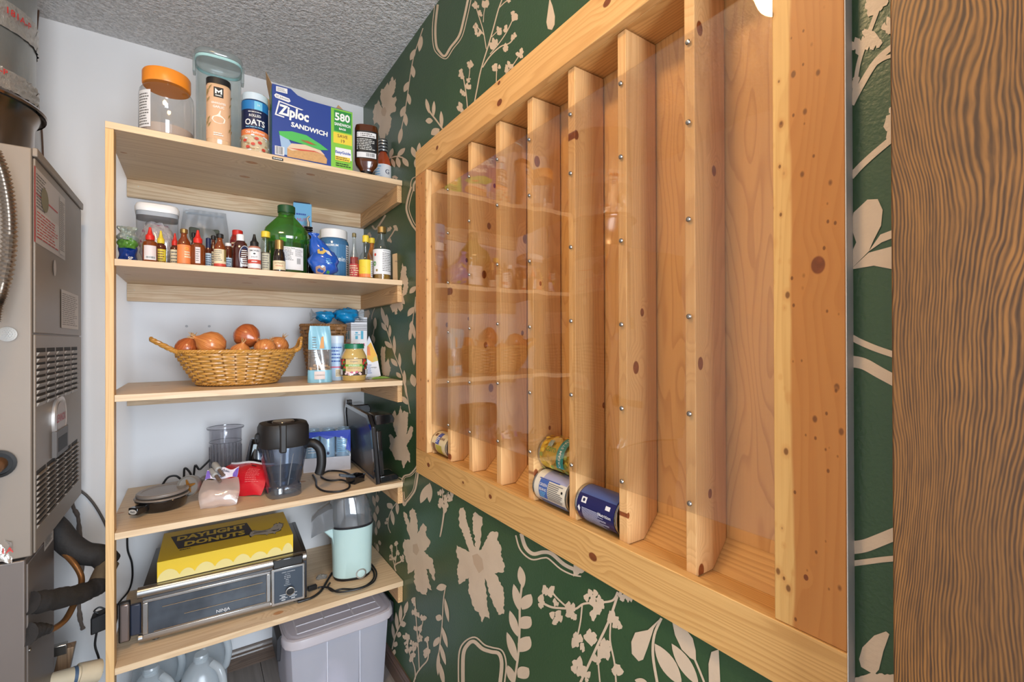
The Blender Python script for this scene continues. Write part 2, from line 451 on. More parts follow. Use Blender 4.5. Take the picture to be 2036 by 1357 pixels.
struct(MB().box(XL - .1, XW + .12, YF - .1, YB + .1, ZC, ZC + .1).build('ceiling', MATS['popcorn_ceiling']))
struct(MB().box(XL - .1, XW + .12, YB, YB + .1, 0, ZC).build('wall_back', MATS['white_wall_paint']))
struct(MB().box(XL - .1, XL, YF, YB, 0, ZC).build('wall_left', MATS['white_wall_paint']))
m = MB(); m.box(XL, -0.76, YF - .1, YF, 0, ZC); m.box(0.60, XW + .12, YF - .1, YF, 0, ZC); m.box(-0.76, 0.60, YF - .1, YF, 2.06, ZC)
struct(m.build('wall_front', MATS['white_wall_paint']))
# right wall with the hole the can rack sits in
RY0, RY1, RZ0, RZ1 = 0.29, 1.46, 0.925, 1.945
m = MB(); T = XW + .12
m.box(XW, T, YF, RY0, 0, ZC); m.box(XW, T, RY1, YB, 0, ZC); m.box(XW, T, RY0, RY1, 0, RZ0); m.box(XW, T, RY0, RY1, RZ1, ZC)
wall_r = struct(m.build('wall_right', MATS['green_wall_paint']))
# floor of vinyl planks, every plank a piece
fl = struct(MB().box(XL - .1, XW + .12, YF - 0.5, YB + .1, -0.06, -0.004).build('floor', flat('floor_underlay', (40, 36, 33), 0.8)))
pm = MB().box(0.0008, 0.1512, 0.0008, 0.9092, -0.004, 0.0).build('plank', MATS['vinyl_plank'], fl, bev=0.0008)
k = 0
for i in range(11):
    for j in range(-3, 5):
        x = XL + i * 0.152; y = -0.4 + j * 0.91 + (i * 0.37 % 0.91)
        if y > YB or y + 0.91 < YF - 0.4 or x > XW - .01: continue
        if k == 0: q = pm
        else: q = pm.copy(); COL.objects.link(q)
        q.location = (x, y, 0.0); k += 1
        if x + 0.152 > XW + 0.1: q.scale.x = 0.8
def baseboard(name, a, b, n, mat):
    """stepped moulding between two floor points, n = direction into the room"""
    a, b, n = V(a), V(b), V(n); prof = [(0, 0), (0.012, 0), (0.012, 0.05), (0.010, 0.055), (0.010, 0.064), (0.006, 0.072), (0.005, 0.08), (0, 0.08)]
    return struct(MB().prism([a + n * p + V((0, 0, q)) for p, q in prof], b - a).build(name, mat, ang=20))
baseboard('baseboard_back', (-0.33, YB, 0), (XW, YB, 0), (0, -1, 0), MATS['baseboard_oak'])
baseboard('baseboard_right', (XW, 0.2, 0), (XW, YB, 0), (-1, 0, 0), MATS['baseboard_oak_long'])
# oak door standing open against the right wall
d = MB().box(0.572, 0.607, YF + .02, 0.1685, 0.012, 2.04).build('door_1', MATS['stained_oak'], bev=0.0015); struct(d)
MB().box(0.600, 0.609, -0.70, -0.685, 0.3, 0.39).box(0.600, 0.609, -0.70, -0.685, 1.7, 1.79).build('hinge', flat('brass', (176, 146, 84), 0.3, 1.0), d)
# ceiling lamp (lights the room; seen as a reflection in the clear sheet)
LX, LY = -0.20, 0.635
lt = thing('ceiling_light', 'round white flush ceiling lamp above the middle of the closet', 'lamp', (LX, LY, ZC))
MB().lathe([(0.0, 0.0), (0.15, 0.0), (0.155, -0.006), (0.15, -0.022), (0.0, -0.022)], 40).build('lamp_base', flat('white_metal', (225, 225, 222), 0.4), lt, world=False)
t = NT('lamp_diffuser'); t.p(col=(255, 246, 232), em=(255, 214, 158), es=LAMP_GLOW)
MB().lathe([(0.0, -0.0225), (0.145, -0.0225), (0.15, -0.03), (0.145, -0.05), (0.11, -0.066), (0.0, -0.072)], 40).build('lamp_shade', MATS['lamp_diffuser'], lt, world=False)

# ------------------------------------------------------------------ recessed can rack
XD, XBK = XW, XW + 0.088           # divider fronts flush with the wall face, back panel behind
XF = XW - 0.019                    # face of the trim boards
ROOT = V((XW, 0.88, 0.877))
rack = thing('can_rack', 'recessed pine can dispenser rack with tall slots behind a clear sheet', 'rack', ROOT)
pine = dict(light=(234, 188, 124), dark=(192, 132, 68))
def kn(L, ax='Y', plane=XF):      # photo pixels of visible knots -> (along, across, radius) in rack space
    out = []
    for u, v, r in L:
        p = onX(u, v, plane) - ROOT; out.append((p.y, p.z, r) if ax == 'Y' else (p.z, p.y, r))
    return out
wood('rail_top_pine', axis='Y', thick='Z', freq=62, warp=2.2, band=0.42, knots=kn([(869, 294, .007), (993, 204, .009), (992, 165, .005), (1207, 5, .008)]), **pine)
wood('rail_bottom_pine', axis='Y', thick='Z', freq=105, warp=1.8, band=0.42, light=(226, 180, 114), dark=(176, 122, 60),
     knots=kn([(852, 925, .008), (975, 988, .006), (921, 960, .004), (1179, 1108, .0085)]))
stile_kn = kn([(1625, 527, .0085), (1601, 1150, .003)], 'Z')
sp_ = (onX(1571, 700, XF) - ROOT).y
wood('stile_near_pine', axis='Z', thick='Y', freq=75, warp=2.4, band=0.16, light=(228, 184, 114), dark=(192, 134, 68), knots=stile_kn,
     heart=(sp_, 0.016, (200, 134, 70), -1.0), pecks=True)
sp2 = (onX(846.5, 700, XF) - ROOT).y
wood('stile_far_pine', axis='Z', thick='Y', freq=75, warp=2.0, band=0.28, light=(230, 190, 136), dark=(194, 138, 76),
     heart=(sp2, 0.006, (214, 150, 90), 1.0), pecks=True)
wood('divider_pine', axis='Z', thick='X', freq=95, warp=2.2, band=0.32, light=(232, 186, 128), dark=(190, 134, 80), rk=(9.0, 0.065, 0.35), knotcol=(104, 54, 26))
wood('ledge_pine', axis='Y', thick='X', freq=110, warp=1.5, band=0.45, light=(226, 178, 112), dark=(172, 118, 58))
# maple plywood with thin dark cathedral lines
wood('maple_ply', axis='Z', thick='Y', freq=26, warp=6.0, band=0.42, light=(230, 180, 114), dark=(182, 122, 62), fiber=0.10, band_pow=7.0, stretch=0.16)
def rb(name, x0, x1, y0, y1, z0, z1, mat, bev=0.0012): return MB().box(x0, x1, y0, y1, z0, z1).build(name, MATS[mat], rack, bev=bev)
Y0, Y1 = 0.2305, 1.5255
rb('trim_rail', XF, XW - .0003, Y0, Y1, 1.908, 1.995, 'rail_top_pine')
rb('trim_rail', XF - .0005, XW - .0003, Y0 - .001, Y1, 0.877, 0.961, 'rail_bottom_pine')
rb('stile', XF + .002, XW - .0003, Y0, 0.3135, 0.9615, 1.9075, 'stile_near_pine')
rb('stile', XF, XW - .0003, 1.4325, Y1, 0.9615, 1.9075, 'stile_far_pine')
MB().box(XF - .0003, XW - .0004, Y0 - .0022, Y0 - .0011, 0.8775, 1.9945).build('primed_edge', flat('grey_primer', (212, 209, 205), .7, var=.12, vs=30, vscale=(1, 1, .4)), rack)
DIV = [(1.279, 1.317), (1.160, 1.180), (1.009, 1.030), (0.868, 0.889), (0.722, 0.743), (0.583, 0.603), (0.4415, 0.460)]
DIV[0] = (1.297, 1.317)
for a, b in DIV:
    # lower end cut to sit on the ledge and its sloping ramp
    pts = [(XD, 0.9575), (0.697, 0.9575), (XBK - .004, 0.9965), (XBK - .004, 1.9055), (XD, 1.9055)]
    MB().prism([(x, a, z) for x, z in pts], (0, b - a, 0)).build('divider', MATS['divider_pine'], rack, bev=0.0012)
for y0, y1 in ((1.434, 1.4505), (0.2945, 0.3110)):
    pts = [(XD + .0003, 0.9575), (0.697, 0.9575), (XBK - .0012, 1.0005), (XBK - .0012, 1.9055), (XD + .0003, 1.9055)]
    MB().prism([(x, y0, z) for x, z in pts], (0, y1 - y0, 0)).build('slot_lining', MATS['divider_pine'], rack, bev=0.0012)
rb('back_panel', XBK, XBK + .008, 0.293, 1.457, 0.94, 1.94, 'maple_ply', 0)
MB().box(XD + .0003, 0.6965, 0.295, 1.452, 0.938, 0.9565).build('ledge', MATS['ledge_pine'], rack, bev=.0008)
MB().prism([(0.697, 0.295, 0.9565), (XBK - .0008, 0.295, 0.9995), (XBK - .0008, 0.295, 0.938), (0.697, 0.295, 0.938)], (0, 1.157, 0)).build('ramp', MATS['ledge_pine'], rack)
rb('slot_head', XD + .0003, XBK - .001, 0.295, 1.452, 1.9085, 1.9275, 'ledge_pine')
# clear acrylic sheet screwed to the divider fronts
clear('acrylic', tint=(252, 250, 246), gloss=0.10, edge=1.0, rough=0.012, bump=0.12, bs=6.0, bd=0.012)
m = MB().box(XD - .0034, XD - .0004, 0.3145, 1.4335, 1.0585, 1.8235)
sheet = m.build('clear_sheet', MATS['acrylic'], rack)
chrome = flat('zinc_screw', (176, 172, 166), 0.25, 1.0)
sc0 = None
for i, (a, b) in enumerate(DIV):
    y = (a + b) / 2
    for z in (1.072, 1.215, 1.37, 1.525, 1.68, 1.808):
        zz = z + (0.004 * ((i * 7) % 5 - 2) if z not in (1.072, 1.808) else 0)
        if sc0 is None:
            sc0 = MB().lathe([(0.0045, 0.0), (0.0043, -0.001), (0.0028, -0.0026), (0.0, -0.003)], 12, axis='X').build('screw', chrome, sheet, world=False); q = sc0
        else: q = sc0.copy(); COL.objects.link(q)
        q.location = V((XD - .0035, y, zz)) - ROOT

# ------------------------------------------------------------------ pantry shelf unit
SR = V((0.22, 1.95, 0))
shelf = thing('pantry_shelf', 'unfinished pine shelf unit of five boards on a front post against the back wall', 'shelf', SR)
wood('shelf_pine', axis='X', thick='Y', freq=48, warp=2.0, band=0.36, light=(232, 206, 170), dark=(188, 150, 110), rk=(7.0, 0.07, 0.6), knotcol=(150, 108, 72), coat=0.05)
wood('post_pine', axis='Z', thick='X', freq=190, warp=1.0, band=0.32, light=(230, 192, 138), dark=(198, 148, 90))
wood('cleat_pine', axis='X', thick='Z', freq=60, warp=2.4, band=0.42, light=(236, 212, 176), dark=(178, 136, 92), patch=(206, 168, 128))
wood('cleat_side_pine', axis='Y', thick='Z', freq=90, warp=3.0, band=0.55, light=(226, 186, 136), dark=(160, 108, 62))
PX0, PX1, PY0, PY1 = -0.2113, -0.1925, 1.698, 1.741
ZS = [1.950, 1.568, 1.1845, 0.797, 0.4185]; TH = 0.019
MB().box(PX0, PX1, PY0, PY1, 0.0, ZS[0] - TH - .0005).build('post', MATS['post_pine'], shelf, bev=.001)
for i, z in enumerate(ZS):
    if i == 0: pts = [(PX0, PY0), (XW - .001, PY0), (XW - .001, YB - .001), (PX0, YB - .001)]
    else: pts = [(PX1 + .0006, PY0 + .001), (XW - .001, PY0 + .001), (XW - .001, YB - .001), (PX0 + .001, YB - .001), (PX0 + .001, PY1 + .0008), (PX1 + .0006, PY1 + .0008)]
    MB().prism([(x, y, z - TH) for x, y in pts], (0, 0, TH)).build('shelf_board', MATS['shelf_pine'], shelf, bev=.0008)
    zt = z - TH - .0004
    MB().box(PX0, XW - .0195, YB - .0195, YB - .0004, zt - .064, zt).build('back_cleat', MATS['cleat_pine'], shelf, bev=.0008)
    MB().box(XW - .019, XW - .0006, 1.706, YB - .0006, zt - .064, zt).build('side_cleat', MATS['cleat_side_pine'], shelf, bev=.0008)
a = onY(541, 311, PY0); b = onY(563, 316, PY0)
tg = plane_print((0, PY0 - .0003, 0), (1, 0, 0), (0, 0, 1)); blk = flat('black_print', (24, 24, 26), 0.5); wht = flat('white_print', (236, 236, 232), 0.5)
e = Print(lambda x, y, h: V((x - SR.x, PY0 - .0004 - h - SR.y, y - SR.z)))
e.rect(a.x, 1.934, b.x, 1.9425, blk); e.lines(a.x + .003, b.x - .003, 1.936, 1.941, 1, wht, 0.5, ragged=0); e.build(shelf, 'maker_tag', 'lettering')

nl = None
for u, v in ((267, 577), (455, 581), (456, 600), (663, 593), (275, 371)):
    p = onY(u, v, YB - .0197)
    if nl is None: nl = MB().blob((0, 0, 0), .0018, .0012, .0018, 8, 6).build('cleat_screw', flat('bright_screw', (226, 224, 220), .3), shelf, world=False); q = nl
    else: q = nl.copy(); COL.objects.link(q)
    q.location = p - SR
nl = None
for u, v in ((371, 649), (416, 649)):
    p = onY(u, v, YB - .001)
    if nl is None: nl = MB().lathe([(0, 0), (.0045, 0), (.0035, -.002), (0, -.002)], 12, axis='Y').build('wall_anchor', flat('anchor_grey', (176, 176, 180), .5), bpy.data.objects['wall_back'], world=False); q = nl
    else: q = nl.copy(); COL.objects.link(q)
    q.location = p
# ------------------------------------------------------------------ painted mural on the green wall (flat paint, one shape per motif)
t = NT('mural_paint'); o_ = t.obj()
t.p(col=t.mix(t.noise(o_, 14.0, 4.0), lin((202, 178, 152)), lin((224, 202, 176))), rough=0.45)
t.bump(t.noise(o_, 210.0, 2.5), 0.3, 0.0014)
flat('mural_shade', (196, 168, 140), 0.5); flat('mural_edge', (34, 52, 40), 0.5)
PAINT = [MATS['mural_paint'], MATS['mural_shade'], MATS['mural_edge']]
HK = [0.0003]
class Motif:
    def __init__(s, ox=0, oy=0, k=1.0): s.mb = MB(); s.o = (ox, oy, k); s.h = HK[0]
    def P(s, x, y): ox, oy, k = s.o; return onX(ox + x / k, oy + y / k, XW - s.h)
    def up(s): HK[0] += 0.0000012; s.h = HK[0]
    def poly(s, pts, mi=0):
        s.up(); s.mb.sheet([s.P(x, y) for x, y in pts], mi); return s
    def leaf(s, x0, y0, x1, y1, wd, mi=0, n=9, fat=0.5):
        """leaf from stalk end to tip"""
        dx, dy = x1 - x0, y1 - y0; L = math.hypot(dx, dy); nx, ny = -dy / L, dx / L
        a = []; b = []
        for i in range(n + 1):
            t_ = i / n; q = math.sin(pi * t_ ** (0.75 + fat * 0.5)) ** 0.8 * wd / 2
            a.append((x0 + dx * t_ + nx * q, y0 + dy * t_ + ny * q)); b.append((x0 + dx * t_ - nx * q, y0 + dy * t_ - ny * q))
        return s.poly(a + b[1:-1][::-1], mi)
    def stroke(s, pts, wd, mi=0, taper=None):
        q = smooth_path([(x, y, 0) for x, y in pts], 5); n = len(q); s.up(); L = []; R = []
        for i in range(n):
            d = q[min(i + 1, n - 1)] - q[max(i - 1, 0)]; l = max(d.length, 1e-6); w = wd / 2
            if taper: w *= taper[0] + (taper[1] - taper[0]) * i / (n - 1)
            L.append(s.P(q[i].x - d.y / l * w, q[i].y + d.x / l * w)); R.append(s.P(q[i].x + d.y / l * w, q[i].y - d.x / l * w))
        o = len(s.mb.v); s.mb.v += [tuple(p) for p in L + R]
        for i in range(n - 1): s.mb.f.append((o + i, o + i + 1, o + n + i + 1, o + n + i)); s.mb.m.append(mi)
        return s
    def cluster(s, x, y, r, seed=0, n=6):
        g = random.Random(seed * 31 + int(x) * 7 + int(y))
        for i in range(n):
            a = g.random() * 6.28; d = r * (0.15 + 0.55 * g.random()); q = r * (0.34 + 0.22 * g.random()); ph = g.random() * 6
            cx, cy = x + d * math.cos(a), y + d * math.sin(a) * 1.15
            s.poly([(cx + q * (1 + 0.22 * math.sin(3 * b + ph)) * math.cos(b) * 0.8, cy + q * (1 + 0.22 * math.sin(3 * b + ph)) * math.sin(b) * 1.2) for b in [6.283 * k / 9 for k in range(9)]])
        return s
    def band(s, pts, wide, thin, gap, side=1):
        """two-line outline: a broad stroke and a thin one beside it"""
        s.stroke(pts, wide)
        q = [V((x, y, 0)) for x, y in pts]; out = []
        for i in range(len(q)):
            d = q[min(i + 1, len(q) - 1)] - q[max(i - 1, 0)]; l = max(d.length, 1e-6)
            out.append((q[i].x - side * d.y / l * gap, q[i].y + side * d.x / l * gap))
        return s.stroke(out, thin)
    def rough(s, pts, amp, seed=1, mi=0, step=10.0):
        """polygon with a dry-brushed edge"""
        g = random.Random(seed); out = []
        for i in range(len(pts)):
            (x0, y0), (x1, y1) = pts[i], pts[(i + 1) % len(pts)]; L = math.hypot(x1 - x0, y1 - y0); n = max(1, int(L / step))
            for j in range(n):
                t_ = j / n; k = amp * (g.random() - 0.5) if j else 0
                out.append((x0 + (x1 - x0) * t_ - (y1 - y0) / L * k, y0 + (y1 - y0) * t_ + (x1 - x0) / L * k))
        return s.poly(out, mi)
    def done(s, name): return s.mb.build(name, PAINT, wall_r, norm=False, shade=False)
def pairs(m, stem, leaves, sw, tip=None):
    m.stroke(stem, sw)
    for l in leaves: m.leaf(*l)
    return m

# --- upper band (crop of the photo at 700,0 scaled 3.392)
c5 = (700, 0, 3.392)
m = Motif(*c5); m.rough([(215, 600), (240, 556), (250, 578), (262, 530), (272, 515), (280, 545), (292, 528), (296, 560), (287, 620), (268, 655), (280, 660), (297, 650), (299, 680), (288, 708), (297, 725), (290, 755), (262, 765), (255, 780), (268, 800), (262, 850), (245, 905), (232, 918), (226, 898), (216, 945), (190, 945), (178, 890), (185, 850), (168, 826), (148, 842), (138, 800), (145, 770), (140, 750), (152, 708), (168, 698), (178, 672), (205, 742), (198, 690), (189, 650), (196, 600)], 7, 3)
m.poly([(200, 735), (222, 722), (232, 750), (222, 785), (203, 780), (195, 758)], 1); m.done('painted_flower')
m = Motif(*c5); pairs(m, [(478, 190), (445, 290), (415, 385), (392, 510), (368, 680), (347, 800), (328, 890)],
    [(470, 240, 452, 350, 30), (425, 330, 392, 408, 32), (405, 440, 416, 525, 32), (382, 550, 350, 622, 34), (378, 630, 390, 708, 28), (358, 715, 328, 790, 36), (355, 758, 366, 852, 30), (335, 860, 316, 972, 30)], 6); m.done('painted_vine')
m = Motif(*c5); m.band([(578, 30), (562, 180), (567, 300), (588, 348), (625, 378), (665, 318), (722, 240), (755, 120), (782, -5)], 15, 6, 20, 1); m.done('painted_outline')
m = Motif(*c5)
m.stroke([(825, 690), (845, 590), (862, 500), (885, 415), (915, 320), (950, 200), (985, 70), (1012, -5)], 8)
m.stroke([(880, 455), (930, 380), (1000, 315), (1060, 292), (1095, 250)], 8); m.stroke([(905, 330), (885, 210), (855, 110), (835, 45)], 6)
m.stroke([(930, 365), (985, 300), (1040, 220), (1080, 140), (1100, 95)], 6); m.stroke([(890, 235), (855, 195), (832, 165)], 8); m.stroke([(885, 150), (890, 80), (905, 25)], 5); m.stroke([(940, 250), (985, 205)], 5); m.stroke([(985, 60), (1030, 15), (1060, 0)], 6)
for x, y, r in ((832, 40, 28), (900, 25, 36), (868, 90, 22), (828, 178, 24), (850, 225, 28), (990, 205, 30), (1045, 195, 30), (1095, 112, 32), (948, 292, 38), (1040, 325, 30), (1088, 245, 26), (1055, 5, 16)): m.cluster(x, y, r, 2)
m.done('painted_sprig')
m = Motif(*c5)
m.stroke([(778, 730), (770, 640), (752, 530), (745, 490)], 7); m.stroke([(770, 600), (790, 510), (795, 440)], 5); m.stroke([(765, 760), (740, 742), (725, 725)], 6)
for x, y, r in ((742, 500, 30), (795, 435, 28), (780, 575, 28), (748, 625, 24), (788, 540, 18), (725, 725, 30)): m.cluster(x, y, r, 5)
m.stroke([(972, 555), (975, 470)], 6); m.stroke([(1035, 495), (1080, 445), (1130, 370)], 6)
for x, y, r in ((975, 462, 32), (1060, 440, 30), (1130, 362, 32), (1045, 470, 20)): m.cluster(x, y, r, 6)
m.done('painted_sprig')
m = Motif(*c5); pairs(m, [(618, 880), (565, 808), (525, 755), (505, 700)], [(520, 765, 498, 665, 26), (548, 790, 553, 680, 24), (605, 865, 600, 748, 26), (545, 815, 495, 815, 40), (590, 870, 532, 908, 50)], 10); m.done('painted_vine')
m = Motif(*c5); m.poly([(1335, -5), (1352, 40), (1368, 110), (1366, 165), (1348, 202), (1320, 195), (1310, 150), (1322, 60), (1330, 0)]); m.done('painted_petal')
m = Motif(*c5); m.leaf(428, 1065, 402, 990, 34); m.leaf(446, 1050, 455, 962, 28); m.leaf(440, 1060, 425, 1130, 30)
m.stroke([(250, 1068), (300, 1055), (345, 1065)], 9); m.leaf(255, 1065, 275, 1000, 28); m.leaf(305, 1055, 358, 998, 32); m.leaf(265, 1068, 288, 1130, 26); m.leaf(302, 1058, 320, 1132, 32); m.leaf(340, 1062, 380, 1125, 34); m.done('painted_vine')
m = Motif(700, 180, 6.785); m.stroke([(790, 1360), (792, 1260), (815, 1190), (862, 1165)], 12); m.stroke([(830, 1360), (832, 1280), (850, 1235), (866, 1220)], 26); m.stroke([(545, 1180), (575, 1165), (610, 1190)], 34); m.done('painted_outline')
# --- left strip between shelf and rack
m = Motif(740, 380, 2.34); m.band([(182, -20), (165, 40), (160, 90), (182, 150), (204, 182), (212, 196)], 9, 4, 12, -1); m.done('painted_outline')
m = Motif(510, 380, 5.653); m.stroke([(1450, 270), (1400, 350), (1340, 430), (1300, 390)], 20); m.stroke([(1470, 560), (1520, 490), (1560, 420)], 14)
for x, y, r in ((1490, 430, 36), (1560, 425, 34), (1495, 560, 30), (1265, 490, 30)): m.cluster(x, y, r, 3)
m.done('painted_sprig')
cf = (690, 480, 7.982)
m = Motif(*cf); m.rough([(835, 620), (855, 480), (882, 345), (895, 400), (925, 395), (945, 440), (938, 540), (965, 600), (972, 740), (945, 840), (890, 880), (905, 930), (915, 1000), (880, 990), (890, 1060), (850, 1120), (820, 1090), (805, 1050), (790, 1160), (760, 1165), (745, 1110), (720, 1130), (700, 1070), (680, 1030), (790, 950), (870, 840), (900, 700)], 14, 5, step=16); m.done('painted_flower')
m = Motif(*cf); m.leaf(1095, 715, 990, 830, 80); m.leaf(1070, 1060, 958, 1195, 60); m.stroke([(1090, 880), (1070, 1040), (1040, 1260), (1010, 1360)], 12); m.leaf(1080, 1150, 1100, 900, 30); m.leaf(1035, 1260, 1000, 1400, 50); m.done('painted_vine')
m = Motif(*cf); m.leaf(600, 1260, 540, 1040, 50); m.leaf(625, 1330, 622, 1165, 44); m.leaf(450, 1400, 450, 1210, 44); m.rough([(275, 1110), (350, 1090), (365, 1150), (340, 1210), (300, 1260), (275, 1240)], 14, 8); m.stroke([(395, 1240), (400, 1160), (440, 1060)], 10); m.leaf(610, 1390, 545, 1290, 44); m.done('painted_vine')
cg = (510, 600, 5.653)
m = Motif(*cg); pairs(m, [(1440, 240), (1490, 400), (1555, 600), (1620, 760), (1680, 980), (1725, 1260)],
    [(1455, 270, 1400, 70, 44), (1475, 300, 1462, 140, 34), (1460, 330, 1405, 240, 44), (1500, 400, 1498, 260, 34), (1520, 525, 1440, 445, 50), (1555, 600, 1545, 380, 34), (1585, 730, 1510, 640, 50), (1615, 740, 1605, 575, 34), (1625, 860, 1570, 795, 44), (1665, 960, 1660, 770, 40), (1700, 1160, 1635, 1065, 52), (1690, 1080, 1665, 900, 24)], 9); m.done('painted_vine')
m = Motif(*cg); m.rough([(1395, 560), (1412, 500), (1425, 515), (1446, 505), (1448, 600), (1440, 700), (1482, 628), (1490, 690), (1512, 745), (1490, 835), (1420, 830), (1405, 760)], 10, 4, step=14); m.done('painted_flower')
m = Motif(*cg); m.stroke([(1760, 180), (1750, 300), (1735, 420)], 9); m.leaf(1770, 60, 1700, 160, 60); m.leaf(1745, 260, 1715, 440, 40); m.leaf(1752, 240, 1782, 420, 40); m.leaf(1765, 480, 1770, 720, 44); m.leaf(1778, 960, 1745, 815, 70); m.leaf(1330, 300, 1330, 180, 34); m.stroke([(1335, 260), (1310, 380), (1320, 470)], 9); m.leaf(1300, 370, 1325, 460, 40); m.done('painted_vine')
ch = (490, 780, 4.524)
m = Motif(*ch); m.rough([(1318, 300), (1310, 200), (1335, 158), (1352, 215), (1366, 200), (1385, 122), (1402, 190), (1415, 168), (1455, 185), (1452, 290), (1440, 390), (1478, 300), (1500, 325), (1488, 400), (1440, 480), (1472, 560), (1472, 635), (1448, 615), (1430, 650), (1412, 688), (1392, 615), (1340, 612), (1312, 545), (1280, 505), (1296, 470), (1280, 390), (1300, 380), (1325, 420), (1352, 400)], 8, 6)
m.done('painted_flower')
m = Motif(*ch); m.band([(1540, 655), (1510, 700), (1470, 740), (1420, 755), (1400, 790), (1398, 820)], 13, 5, 16, -1); m.band([(1545, 720), (1520, 870), (1480, 940), (1440, 990), (1420, 1020), (1408, 990), (1398, 900)], 16, 6, 18, 1); m.done('painted_outline')
m = Motif(690, 890, 7.982); m.leaf(760, 450, 600, 350, 90, fat=.9); m.stroke([(740, 435), (800, 470), (880, 500)], 14); m.leaf(1300, 580, 1165, 890, 120); m.leaf(1310, 560, 1310, 880, 90); m.done('painted_vine')
m = Motif(690, 890, 7.982); m.stroke([(800, 860), (720, 970), (670, 1090), (650, 1240), (690, 1360)], 12)
m.leaf(725, 970, 635, 890, 90); m.leaf(795, 860, 800, 1070, 56); m.leaf(705, 990, 740, 1240, 60); m.leaf(640, 1180, 600, 1220, 50); m.leaf(620, 1130, 660, 1160, 60); m.done('painted_vine')
m = Motif(690, 890, 7.982); m.stroke([(470, 680), (450, 900), (450, 1150), (480, 1360)], 8)
for l in ((445, 940, 410, 760, 52), (480, 880, 480, 750, 60), (480, 1070, 485, 920, 56), (460, 1190, 430, 1030, 60), (500, 1300, 505, 1150, 56), (380, 1040, 372, 950, 30), (465, 1400, 455, 1260, 44), (505, 720, 512, 660, 36)): m.leaf(*l)
m.done('painted_vine')
m = Motif(690, 1080, 7.982); m.stroke([(470, 150), (440, 0)], 8); m.leaf(500, 150, 470, 10, 40); m.leaf(530, 40, 505, -40, 44)
m.stroke([(775, 450), (755, 370), (790, 330), (850, 300), (880, 250)], 22); m.stroke([(755, 370), (725, 250), (710, 130), (712, 30)], 12); m.stroke([(760, 350), (780, 230), (790, 100), (775, 0)], 10)
for x, y, r in ((710, 60, 40), (705, 250, 36), (765, 250, 36), (780, 20, 40), (800, 160, 36), (875, 240, 40), (720, 130, 30), (690, 210, 24), (880, 280, 26)): m.cluster(x, y, r, 9)
m.done('painted_sprig')
# --- lower band (crop at 740,900 scaled 2.97)
c7 = (740, 900, 2.97)
m = Motif(*c7); m.rough([(186, 350), (205, 365), (225, 430), (222, 345), (238, 328), (262, 360), (268, 480), (285, 440), (300, 418), (322, 440), (318, 480), (345, 530), (320, 575), (305, 585), (352, 625), (370, 690), (368, 760), (352, 740), (335, 690), (318, 690), (340, 780), (352, 815), (325, 800), (322, 845), (300, 840), (262, 815), (248, 770), (250, 690), (212, 720), (208, 670), (195, 625), (180, 560), (190, 512), (222, 518), (205, 440), (185, 380)], 9, 11); m.poly([(240, 545), (265, 540), (278, 580), (262, 610), (240, 590)], 1); m.done('painted_flower')
m = Motif(*c7); m.rough([(512, 350), (520, 330), (540, 325), (558, 400), (598, 545), (612, 560), (595, 450), (595, 365), (608, 352), (630, 372), (652, 385), (645, 480), (632, 590), (660, 545), (690, 480), (712, 466), (745, 475), (738, 520), (762, 560), (765, 620), (782, 665), (780, 705), (722, 715), (760, 770), (780, 830), (778, 955), (745, 960), (700, 860), (665, 745), (680, 880), (692, 985), (665, 970), (650, 1005), (630, 945), (608, 935), (570, 835), (572, 740), (512, 780), (500, 690), (512, 650), (495, 590), (500, 548), (540, 570), (575, 588), (545, 500), (512, 430)], 10, 12)
m.poly([(590, 610), (620, 598), (650, 630), (658, 690), (630, 715), (600, 660)], 1); m.done('painted_flower')
m = Motif(*c7); m.band([(880, 480), (905, 560), (950, 600), (1010, 590), (1060, 600), (1130, 660), (1190, 690), (1240, 700)], 22, 9, 34, 1); m.done('painted_outline')
m = Motif(*c7); pairs(m, [(838, 1360), (862, 1200), (870, 1050), (872, 900), (880, 820), (888, 760)],
    [(892, 800, 872, 672, 46), (872, 940, 835, 778, 46), (885, 930, 938, 838, 70), (860, 1090, 812, 935, 46), (875, 1040, 935, 972, 80), (855, 1240, 795, 1062, 46), (870, 1180, 930, 1088, 82), (840, 1370, 800, 1258, 46), (860, 1330, 925, 1275, 80)], 13); m.done('painted_vine')
m = Motif(*c7)
m.stroke([(1450, 825), (1420, 875), (1340, 888), (1250, 895), (1200, 925), (1130, 922), (1060, 915), (1005, 890)], 13); m.stroke([(1150, 915), (1090, 860), (1050, 810)], 10); m.stroke([(1240, 900), (1230, 1000), (1210, 1095)], 9)
m.stroke([(1448, 850), (1400, 990), (1340, 1120), (1290, 1230), (1225, 1370)], 15); m.stroke([(1410, 990), (1405, 1110), (1430, 1240), (1440, 1360)], 10); m.stroke([(1335, 1130), (1335, 1240), (1345, 1360)], 9)
for x, y, r in ((995, 880, 40), (1048, 815, 42), (1085, 975, 42), (1165, 920, 46), (1190, 960, 28), (1300, 850, 50), (1345, 885, 40), (1330, 950, 44), (1215, 1110, 48), (1300, 1090, 52), (1420, 985, 42), (1445, 1020, 34), (1370, 1150, 46), (1375, 1210, 36), (1225, 1280, 54), (1330, 1210, 36), (1455, 1290, 46), (1085, 890, 24), (1240, 1150, 26), (1260, 1330, 34)): m.cluster(x, y, r, 13)
m.done('painted_sprig')
m = Motif(*c7); pairs(m, [(432, 800), (420, 880), (412, 1030), (395, 1180), (390, 1260)],
    [(440, 790, 378, 805, 42), (428, 860, 452, 1005, 22), (412, 985, 375, 970, 40), (412, 1030, 445, 1155, 24), (398, 1090, 362, 1150, 32), (400, 1130, 435, 1258, 24), (392, 1180, 388, 1320, 22), (398, 1240, 425, 1380, 28)], 6); m.done('painted_vine')
